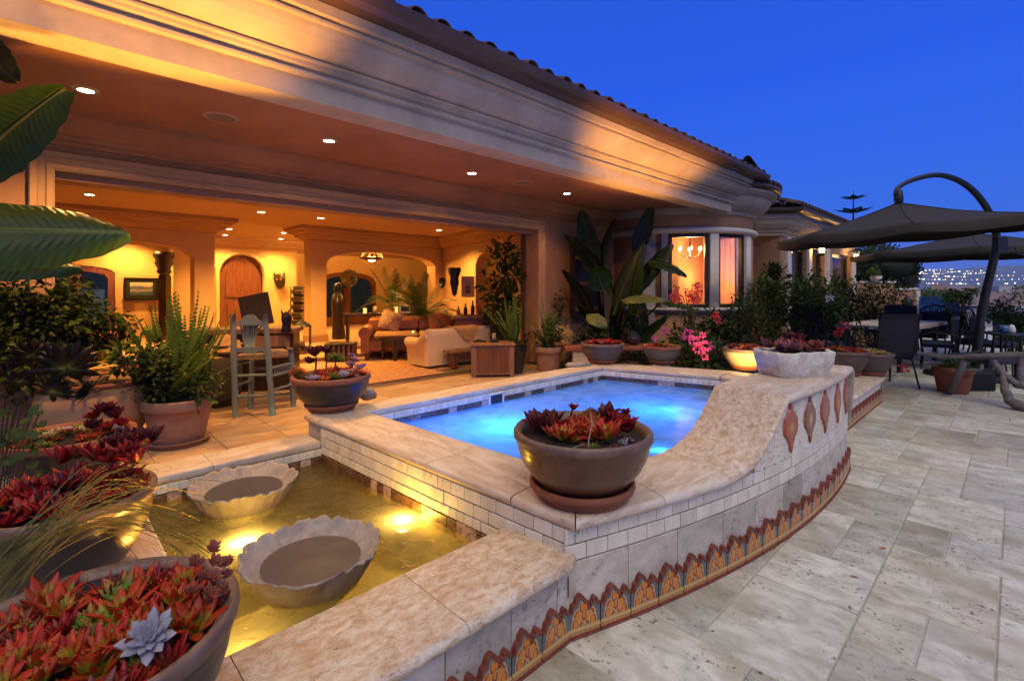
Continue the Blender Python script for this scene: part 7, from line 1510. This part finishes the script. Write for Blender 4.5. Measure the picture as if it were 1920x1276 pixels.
def iron_chair(label, x, Yd, rz):
    q = pd(x, HY, Yd); L = thing('iron_armchair', label, 'patio chair', (q.x, q.y, 0), rz, 'black iron armchairs with navy cushions')
    for s in (-1, 1):
        m = MB(); X = s * .29; m.tube([(X, .25, 0), (X * 1.02, .22, .25), (X, .24, .42), (X * 1.1, .26, .60), (X * 1.12, .1, .68), (X * 1.08, -.2, .64), (X, -.26, .60)], .015, 6); m.build('arm', M['black_iron'], L); m = MB(); m.tube([(X, -.34, 0), (X, -.24, .4), (X * .98, -.28, .7), (X * .85, -.33, .98)], .016, 6); m.build('leg', M['black_iron'], L)
    m = MB(); m.tube([(-.25, -.33, .97), (-.18, -.34, 1.04), (0, -.35, 1.09), (.18, -.34, 1.04), (.25, -.33, .97)], .018, 6); m.build('crest', M['black_iron'], L); m = MB()
    for k in range(5):
        X = -.18 + .09 * k; m.tube([(X, -.25, .44), (X + .03, -.28, .6), (X - .03, -.31, .8), (X, -.34, 1.02)], .009, 5); m.tube([(X + .035 * cos(a), -.30, .72 + .05 * sin(a)) for a in [i * .7 for i in range(10)]], .008, 5)
    m.build('back_scroll', M['black_iron'], L); m = MB(); m.box(-.27, .27, -.22, .25, .40, .42, bv=.005); m.build('seat', M['black_iron'], L); m = MB(); m.box(-.26, .26, -.2, .26, .421, .50, bv=.03); m.build('seat_cushion', M['navy_cloth'], L); m = MB(); m.box(-.24, .24, -.26, -.18, .50, .95, bv=.03); m.build('back_cushion', M['navy_cloth'], L); return L
for a in ((1760, 8.9, .9, 'black iron armchair drawn up to the front of the dining table'), (1745, 10.6, 2.2, 'black iron armchair at the far right side of the dining table'), (1822, 9.3, -2.2, 'black iron armchair with navy cushion just left of the umbrella mast'), (1862, 8.9, -2.6, 'black iron armchair with navy cushion right of the umbrella mast'), (1800, 11.2, 3.0, 'black iron armchair farthest from the house, behind the others')): iron_chair(a[3], a[0], a[1], a[2])
# end table with cups and shell, ottoman, planter box
q = pd(1888, HY, 8.0); et = thing('side_table', 'small dark side table right of the umbrella mast holding a blue cup', 'side table', (q.x, q.y, 0)); m = MB(); m.lathe([(.001, .70), (.26, .70), (.27, .715), (.26, .73), (.001, .73)], 22); m.build('top', M['grey_metal'], et)
for k in range(4): a = k * pi / 2 + .4; m = MB(); m.tube([(.2 * cos(a), .2 * sin(a), 0), (.16 * cos(a), .16 * sin(a), .70)], .02, 6); m.build('leg', M['grey_metal'], et)
for x, y, Yd, lab, r in ((1883, 624, 7.9, 'pale blue ceramic cup on the side table by the mast', .06), (1797, 614, 9.2, 'pale blue ceramic cup beside the iron armchairs', .045)):
    q = pd(x, y, Yd); c0 = thing('ceramic_cup', lab, 'cup', (q.x, q.y, .731 if Yd < 8 else TH)); m = MB(); m.lathe([(.001, 0), (r * .75, 0), (r, .13), (r * .9, .13), (r * .7, .02)], 18); m.build('body', M['blue_ceramic'], c0)
q = pd(1897, HY, 7.85); sh_ = thing('white_shell', 'small white owl-like shell on the blue side table', 'shell', (q.x, q.y, .731)); m = MB(); m.lathe([(.001, 0), (.04, 0), (.05, .05), (.045, .09), (.03, .13), (.001, .15)], 12, wob=lambda a, z: .1 * sin(3 * a)); m.build('body', M['white_precast'], sh_)
q = pd(1852, HY, 7.7); ot = thing('grey_ottoman', 'flat grey cushioned footstool behind the driftwood rail', 'footstool', (q.x, q.y, 0), .2); m = MB(); m.box(-.38, .38, -.28, .28, .30, .42, bv=.03); m.build('cushion', M['grey_metal'], ot)
for x in (-.32, .27):
    for y in (-.22, .17): m = MB(); m.box(x, x + .05, y, y + .05, 0, .299); m.build('leg', M['black_iron'], ot)
q = px(1847, 735, 0); pb = thing('black_planter_box', 'low black planter box between the terracotta pot and the driftwood root', 'planter box', (q.x, q.y + .2, 0), 0); m = MB(); m.box(-.20, .20, -.15, .15, 0, .26, bv=.015); m.build('body', M['black_iron'], pb)
# terracotta pot with strap leaves, cup of soil
q = px(1787, 735, 0); p3 = pot_shape('terracotta_pot', 'terracotta pot of strappy green leaves behind the driftwood rail', (q.x, q.y, 0), .235, .36, 'terracotta', False)
R_ = random.Random(77)
for k in range(46):
    a = R_.uniform(0, 6.28); e = R_.uniform(.3, 1.2); m = MB(); b0 = Vector((cos(a) * .05, sin(a) * .05, .33)); d = Vector((cos(a) * sin(e), sin(a) * sin(e), cos(e))); leaf_flat(m, b0, d, (0, 0, 1), R_.uniform(.25, .42), .035, .25, .6, 5); m.build('leaf', M['leaf_mid' if k % 3 else 'leaf_bright'], p3)
# driftwood rail
q = px(1850, 740, 0); dw = thing('driftwood_bench', 'grey driftwood garden bench rail at the right edge', 'driftwood bench', (q.x, q.y - .3, 0))
def dwt(name, lst, r, Y=None, seed=0):
    R2 = random.Random(seed); pts = []
    for x, y, Yd in lst: pts.append(inloc(dw, pd(x, y, Yd)))
    f = []; n = 6
    for a, b in zip(pts, pts[1:]):
        for k in range(n): f.append(a.lerp(b, k / n) + Vector((R2.uniform(-.006, .006), R2.uniform(-.006, .006), R2.uniform(-.006, .006))))
    f.append(pts[-1]); m = MB(); m.tube(f, [r[0] + (r[1] - r[0]) * k / len(f) + R2.uniform(-.004, .004) for k in range(len(f))], 8); m.build(name, M['driftwood'], dw)
dwt('rail', [(1722, 661, 6.7), (1760, 668, 6.55), (1800, 669, 6.4), (1860, 667, 6.2), (1930, 664, 6.0), (2000, 662, 5.9)], (.022, .05), seed=1)
dwt('leg', [(1808, 674, 6.35), (1798, 700, 6.4), (1781, 737, 6.75)], (.04, .035), seed=2); dwt('brace', [(1862, 674, 6.2), (1880, 700, 6.1), (1905, 720, 6.0), (1940, 728, 5.9)], (.032, .05), seed=3)
dwt('leg', [(1913, 670, 6.05), (1914, 722, 6.0)], (.035, .04), seed=4); dwt('root', [(1880, 700, 6.1), (1884, 728, 6.0), (1893, 752, 5.95), (1925, 765, 5.8), (1960, 770, 5.7)], (.03, .08), seed=5); dwt('stretcher', [(1800, 693, 6.45), (1845, 694, 6.35), (1876, 696, 6.15)], (.018, .02), seed=6)
lf = MB(); leaf_flat(lf, (0, 0, .004), (1, .2, .02), (0, 0, 1), .05, .018, .2, .1, 3); q = px(1648, 1029, 0); tag(lf.build('fallen_leaf', M['petal_orange'], None, loc=(q.x, q.y, .003)), 'single orange leaf lying on a pale paving stone', 'leaf')
lf = MB(); leaf_flat(lf, (0, 0, .004), (1, -.2, .02), (0, 0, 1), .045, .014, .2, .1, 3); q = px(1592, 1081, 0); tag(lf.build('fallen_leaf', M['petal_orange'], None, loc=(q.x, q.y, .003)), 'small rusty leaf lying on the darker pitted paving stone', 'leaf')
# ---- terrace end: stepped wall, hedge, glass rail
lw = thing('stepped_wall', 'low stucco terrace wall with white stepped coping', 'wall', pd(1660, 600, 15.8)); o_ = lw.location
def wallseg(x0, x1, ytop, Y0=15.8):
    a, b = pd(x0, ytop, Y0), pd(x1, ytop, Y0); m = MB(); m.box(a.x - o_.x, b.x - o_.x, 0, .3, -.6 - o_.z, a.z - o_.z - .06); m.build('wall', M['stucco'], lw); m = MB(); m.box(a.x - o_.x - .04, b.x - o_.x + .04, -.05, .35, a.z - o_.z - .058, a.z - o_.z, bv=.01); m.build('coping', M['white_precast'], lw)
wallseg(1600, 1676, 527); wallseg(1679, 1719, 540)
a = pd(1719, 541, 15.75); m = MB(); m.box(a.x - o_.x - .06, a.x - o_.x + .06, -.12, .4, -.8 - o_.z, a.z - o_.z - .06); m.build('end_post', M['white_precast'], lw)
q = pd(1701, 566, 15.0); fl2 = thing('dark_finial', 'dark pointed lantern finial in front of the stepped wall', 'ornament', q); m = MB(); m.lathe([(.001, -.9), (.1, -.9), (.08, -.3), (.14, -.2), (.14, .05), (.06, .14), (.02, .2), (.001, .24)], 10); m.build('body', M['black_iron'], fl2)
fp = pd(1642, 527, 15.7); fw_ = thing('flower_urn', 'white flowering plant in a small urn on the stepped wall', 'potted plant', fp); m = MB(); m.lathe([(.001, 0), (.12, 0), (.18, .16), (.15, .16), (.001, .12)], 14); m.build('urn', M['white_precast'], fw_); bush(fw_, 'leaf_bright', (0, 0, .25), (.3, .2, .16), 160, .09, 88, clumps=14)
def hedge(label, x, y, Y, rx, rz, n, ls, seed, mat='leaf_dark', gz=-.5, cat='hedge', name='hedge'):
    c = pd(x, y, Y); s = thing(name, label, cat, (c.x, c.y, gz)); m = MB(); R2 = random.Random(seed)
    for k in range(n):
        a, e = R2.uniform(0, 2 * pi), R2.uniform(-.5, 1); rr = (.86 + .14 * R2.random()) * (1 + .16 * mnoise.noise(Vector((cos(a) * 2.2, sin(a) * 2.2, e * 2 + seed)))); ce = sqrt(max(0, 1 - e * e)); p = Vector((rx * rr * ce * cos(a), rx * .7 * rr * ce * sin(a), c.z - gz + rz * rr * e)); leaf_flat(m, p, (R2.uniform(-1, 1), R2.uniform(-1, 1), R2.uniform(-.3, 1)), (cos(a) * ce, sin(a) * ce, e + .2), ls, ls * .6, .2, .2, 2)
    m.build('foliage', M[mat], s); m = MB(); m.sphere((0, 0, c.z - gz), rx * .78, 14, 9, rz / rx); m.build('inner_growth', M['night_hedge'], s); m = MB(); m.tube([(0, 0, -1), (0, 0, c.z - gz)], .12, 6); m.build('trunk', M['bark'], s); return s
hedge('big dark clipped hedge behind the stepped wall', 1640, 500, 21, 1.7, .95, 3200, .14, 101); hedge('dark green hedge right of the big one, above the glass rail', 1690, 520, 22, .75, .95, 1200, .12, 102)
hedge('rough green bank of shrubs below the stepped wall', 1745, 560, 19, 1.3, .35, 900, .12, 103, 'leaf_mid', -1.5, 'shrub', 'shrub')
gr = thing('glass_rail', 'pale green glass balustrade at the edge of the terrace', 'balustrade', pd(1760, 590, 15.5)); a, b = pd(1722, 556, 15.5), pd(1800, 557, 15.5)
for k in range(3): x0 = a.x + (b.x - a.x) * k / 3; x1 = a.x + (b.x - a.x) * (k + 1) / 3; m = MB(); m.box(x0 - gr.location.x + .02, x1 - gr.location.x - .02, -.006, .006, -1, a.z - gr.location.z); m.build('glass_panel', M['green_glass'], gr)
a, b = pd(1860, 590, 12.5), pd(1990, 592, 12.5)
for k in range(2): x0 = a.x + (b.x - a.x) * k / 2; x1 = a.x + (b.x - a.x) * (k + 1) / 2; m = MB(); m.box(x0 - gr.location.x + .02, x1 - gr.location.x - .02, a.y - gr.location.y - .006, a.y - gr.location.y + .006, -1, a.z - gr.location.z); m.build('glass_panel', M['green_glass'], gr)
def pine_top(label, x, y0, y1, Y, w, seed, mat='leaf_dark', tiers=4, gz=-3, cat='tree', name='conifer'):
    a, b = pd(x, y1, Y), pd(x, y0, Y); s = thing(name, label, cat, (a.x, Y, gz)); m = MB(); m.tube([(0, 0, 0), (0, 0, a.z - gz), (0, 0, b.z - gz)], [w * .10, w * .05, w * .012], 6); m.build('trunk', M['bark'], s); R2 = random.Random(seed); cr = MB(); H = b.z - a.z
    for t in range(tiers):
        z = a.z - gz + H * (t + .35) / tiers; L = w * (1 - .55 * t / tiers)
        for k in range(7):
            an = k * 2 * pi / 7 + t * .5; d = Vector((cos(an), sin(an), .28)).normalized(); 
            for j in range(16):
                p = Vector((0, 0, z)) + d * (L * (.15 + .85 * j / 16)); 
                for sg in (-1, 1): side = Vector((-sin(an), cos(an), 0)) * sg; leaf_flat(cr, p, side * .8 + d * .6 + Vector((0, 0, .25)), (0, 0, 1), L * .42 * (1.1 - j / 17), L * .15, .1, .1, 2)
    cr.build('crown', M[mat], s); return s
pine_top('star-shaped top of a norfolk pine above the wing roof', 1600, 358, 410, 45, 1.55, 5, tiers=2)
def bonsai(label, x, y, Y, r, seed, gz, mats=('leaf_mid', 'leaf_dark')):
    c = pd(x, y, Y); s = thing('garden_tree', label, 'small tree', (c.x, Y, gz)); R2 = random.Random(seed); cz = c.z - gz; m = MB(); m.tube([(0, 0, -.2), (.1, 0, cz * .4), (-.05, 0, cz)], [.07, .05, .03], 6); m.build('trunk', M['bark'], s)
    for k in range(5): p = Vector((R2.uniform(-.6, .6) * r, R2.uniform(-.4, .4) * r, cz + R2.uniform(-.45, .5) * r)); bush(s, mats[k % 2], p, (r * .5, r * .4, r * .28), 260, .07, seed * 7 + k, clumps=14, twig=k < 2)
    return s
bonsai('small pine-like tree beyond the iron chairs, left of the umbrella mast', 1806, 552, 13, .42, 3, -.3); bonsai('loose green tree at the right edge beyond the terrace', 1888, 575, 11, .75, 4, -.3); bonsai('low green bush at the far right edge behind the driftwood', 1905, 622, 9.4, .5, 5, 0)
# ---- neighbour's house
nh = thing('neighbour_house', 'low tile roofed house down the slope beyond the terrace', 'house', (pd(1830, 560, 34).x, 36, -4)); o_ = nh.location
def nb(name, mat, pts, fs): m = MB(); m.add([Vector(p) - o_ for p in pts], fs); return m.build(name, M[mat], nh)
m_plain('neighbour_roof', (.22, .15, .13), .85, var=.3, scale=1.5, bump=.3); m_plain('neighbour_wall', (.42, .40, .38), .8, var=.12, scale=.5)
A0, A1_, A2_, A3_ = pd(1722, 572, 30), pd(1995, 576, 31), pd(1990, 536, 38), pd(1745, 535.5, 38); nb('roof', 'neighbour_roof', [A0, A1_, A2_, A3_], [(0, 1, 2, 3)])
for k in range(9):
    a, b = A0.lerp(A1_, .02 + k * .022), A3_.lerp(A2_, .02 + k * .012); m = MB(); m.tube([a - o_ + Vector((0, 0, .06)), b - o_ + Vector((0, 0, .06))], .09, 5); m.build('roof_tile', M['neighbour_roof'], nh)
w0, w1 = pd(1735, 574, 30.6), pd(1995, 578, 31.6); m = MB(); m.box(w0.x - o_.x, w1.x - o_.x, w0.y - o_.y, w0.y - o_.y + 6, 0, w0.z - o_.z - .05); m.build('wall', M['neighbour_wall'], nh)
m_emit('dusk_window', (.55, .62, .75), .35)
for x0, x1, y0, y1 in ((1862, 1873, 578, 595), (1904, 1919, 577, 595), (1838, 1856, 580, 594)):
    a, b = pd(x0, y1, 30.5), pd(x1, y0, 30.5); f = MB(); f.box(a.x - o_.x - .1, b.x - o_.x + .1, a.y - o_.y - .02, a.y - o_.y + .06, a.z - o_.z - .1, b.z - o_.z + .1); fr = f.build('window', M['white_precast'], nh); g = MB(); g.box(a.x - o_.x, b.x - o_.x, a.y - o_.y - .05, a.y - o_.y - .025, a.z - o_.z, b.z - o_.z); g.build('pane', M['glass'], fr)
a, b = pd(1873, 545, 35), pd(1902, 536, 35); m = MB(); m.box(a.x - o_.x, b.x - o_.x, 0 - 1, .5, a.z - o_.z - 1, b.z - o_.z); m.build('chimney', M['neighbour_wall'], nh)
# ---- sea, far coast and its lights
t = NT('sea_water'); t.col((.02, .04, .08)); t.set(Roughness=.25); t.bump(t.noise(t.pos((.02, .02, .02)), 3, 4), .5, 2); MAT['sea_water'] = t.m
s = MB(); s.add([(-6000, 300, -58), (12000, 300, -58), (12000, 9000, -58), (-6000, 9000, -58)], [(0, 1, 2, 3)]); tag(s.build('sea', M['sea_water']), kind='structure')
m_plain('coast_land', (.10, .12, .13), .95, var=.4, scale=.002); P = []
for i in range(90):
    x = 600 + 9800 * i / 89; row = []
    for j in range(8):
        y = 5600 + 350 * j; h = -58 + (j / 7) ** .8 * (400 + 60 * mnoise.noise(Vector((x * .0007, 3, j * .2))) + 24 * mnoise.noise(Vector((x * .004, 9, j)))); row.append((x, y, h))
    P.append(row)
s = MB(); s.grid(P, True); tag(s.build('far_coast', M['coast_land']), kind='structure')
R_ = random.Random(12)
m_emit('city_white', (1, .9, .8), 5); m_emit('city_orange', (1, .65, .35), 5); m_emit('city_teal', (.4, .9, 1), 4)
for mat, n in (('city_white', 170), ('city_orange', 190), ('city_teal', 60)):
    s = MB()
    for k in range(n):
        x = R_.uniform(4300, 7600) if k % 4 == 0 else R_.gauss(R_.choice((4600, 5150, 5500, 6100, 6800)), 130); j = R_.betavariate(2, 1.3) * 7; 
        i = (x - 600) / 9800 * 89; i0, j0 = int(i), int(min(j, 6.99)); v = Vector(P[i0][j0]).lerp(Vector(P[min(i0 + 1, 89)][j0 + 1]), .5) if j0 < 7 else Vector(P[i0][7]); r = R_.choice((2.5, 3, 4, 5.5, 7)) * (1.2 if mat != 'city_teal' else 1)
        s.sphere((v.x + R_.uniform(-50, 50), v.y - 10, v.z + r + 4), r, 6, 4)
    tag(s.build('city_lights', M[mat]), kind='stuff')
# ---------------------------------------------------------------- evening haze over the bay
t = NT('evening_air'); t.t.nodes.remove(t.b); pv = t.n('ShaderNodeVolumePrincipled'); pv.inputs['Color'].default_value = (.55, .68, 1, 1); pv.inputs['Density'].default_value = .00006; pv.inputs['Anisotropy'].default_value = .2
t.l(pv.outputs[0], t.out.inputs['Volume'])
s = MB(); s.box(-6200, 12500, -320, 9300, -61.8, 620); tag(s.build('haze', t.m), kind='stuff')
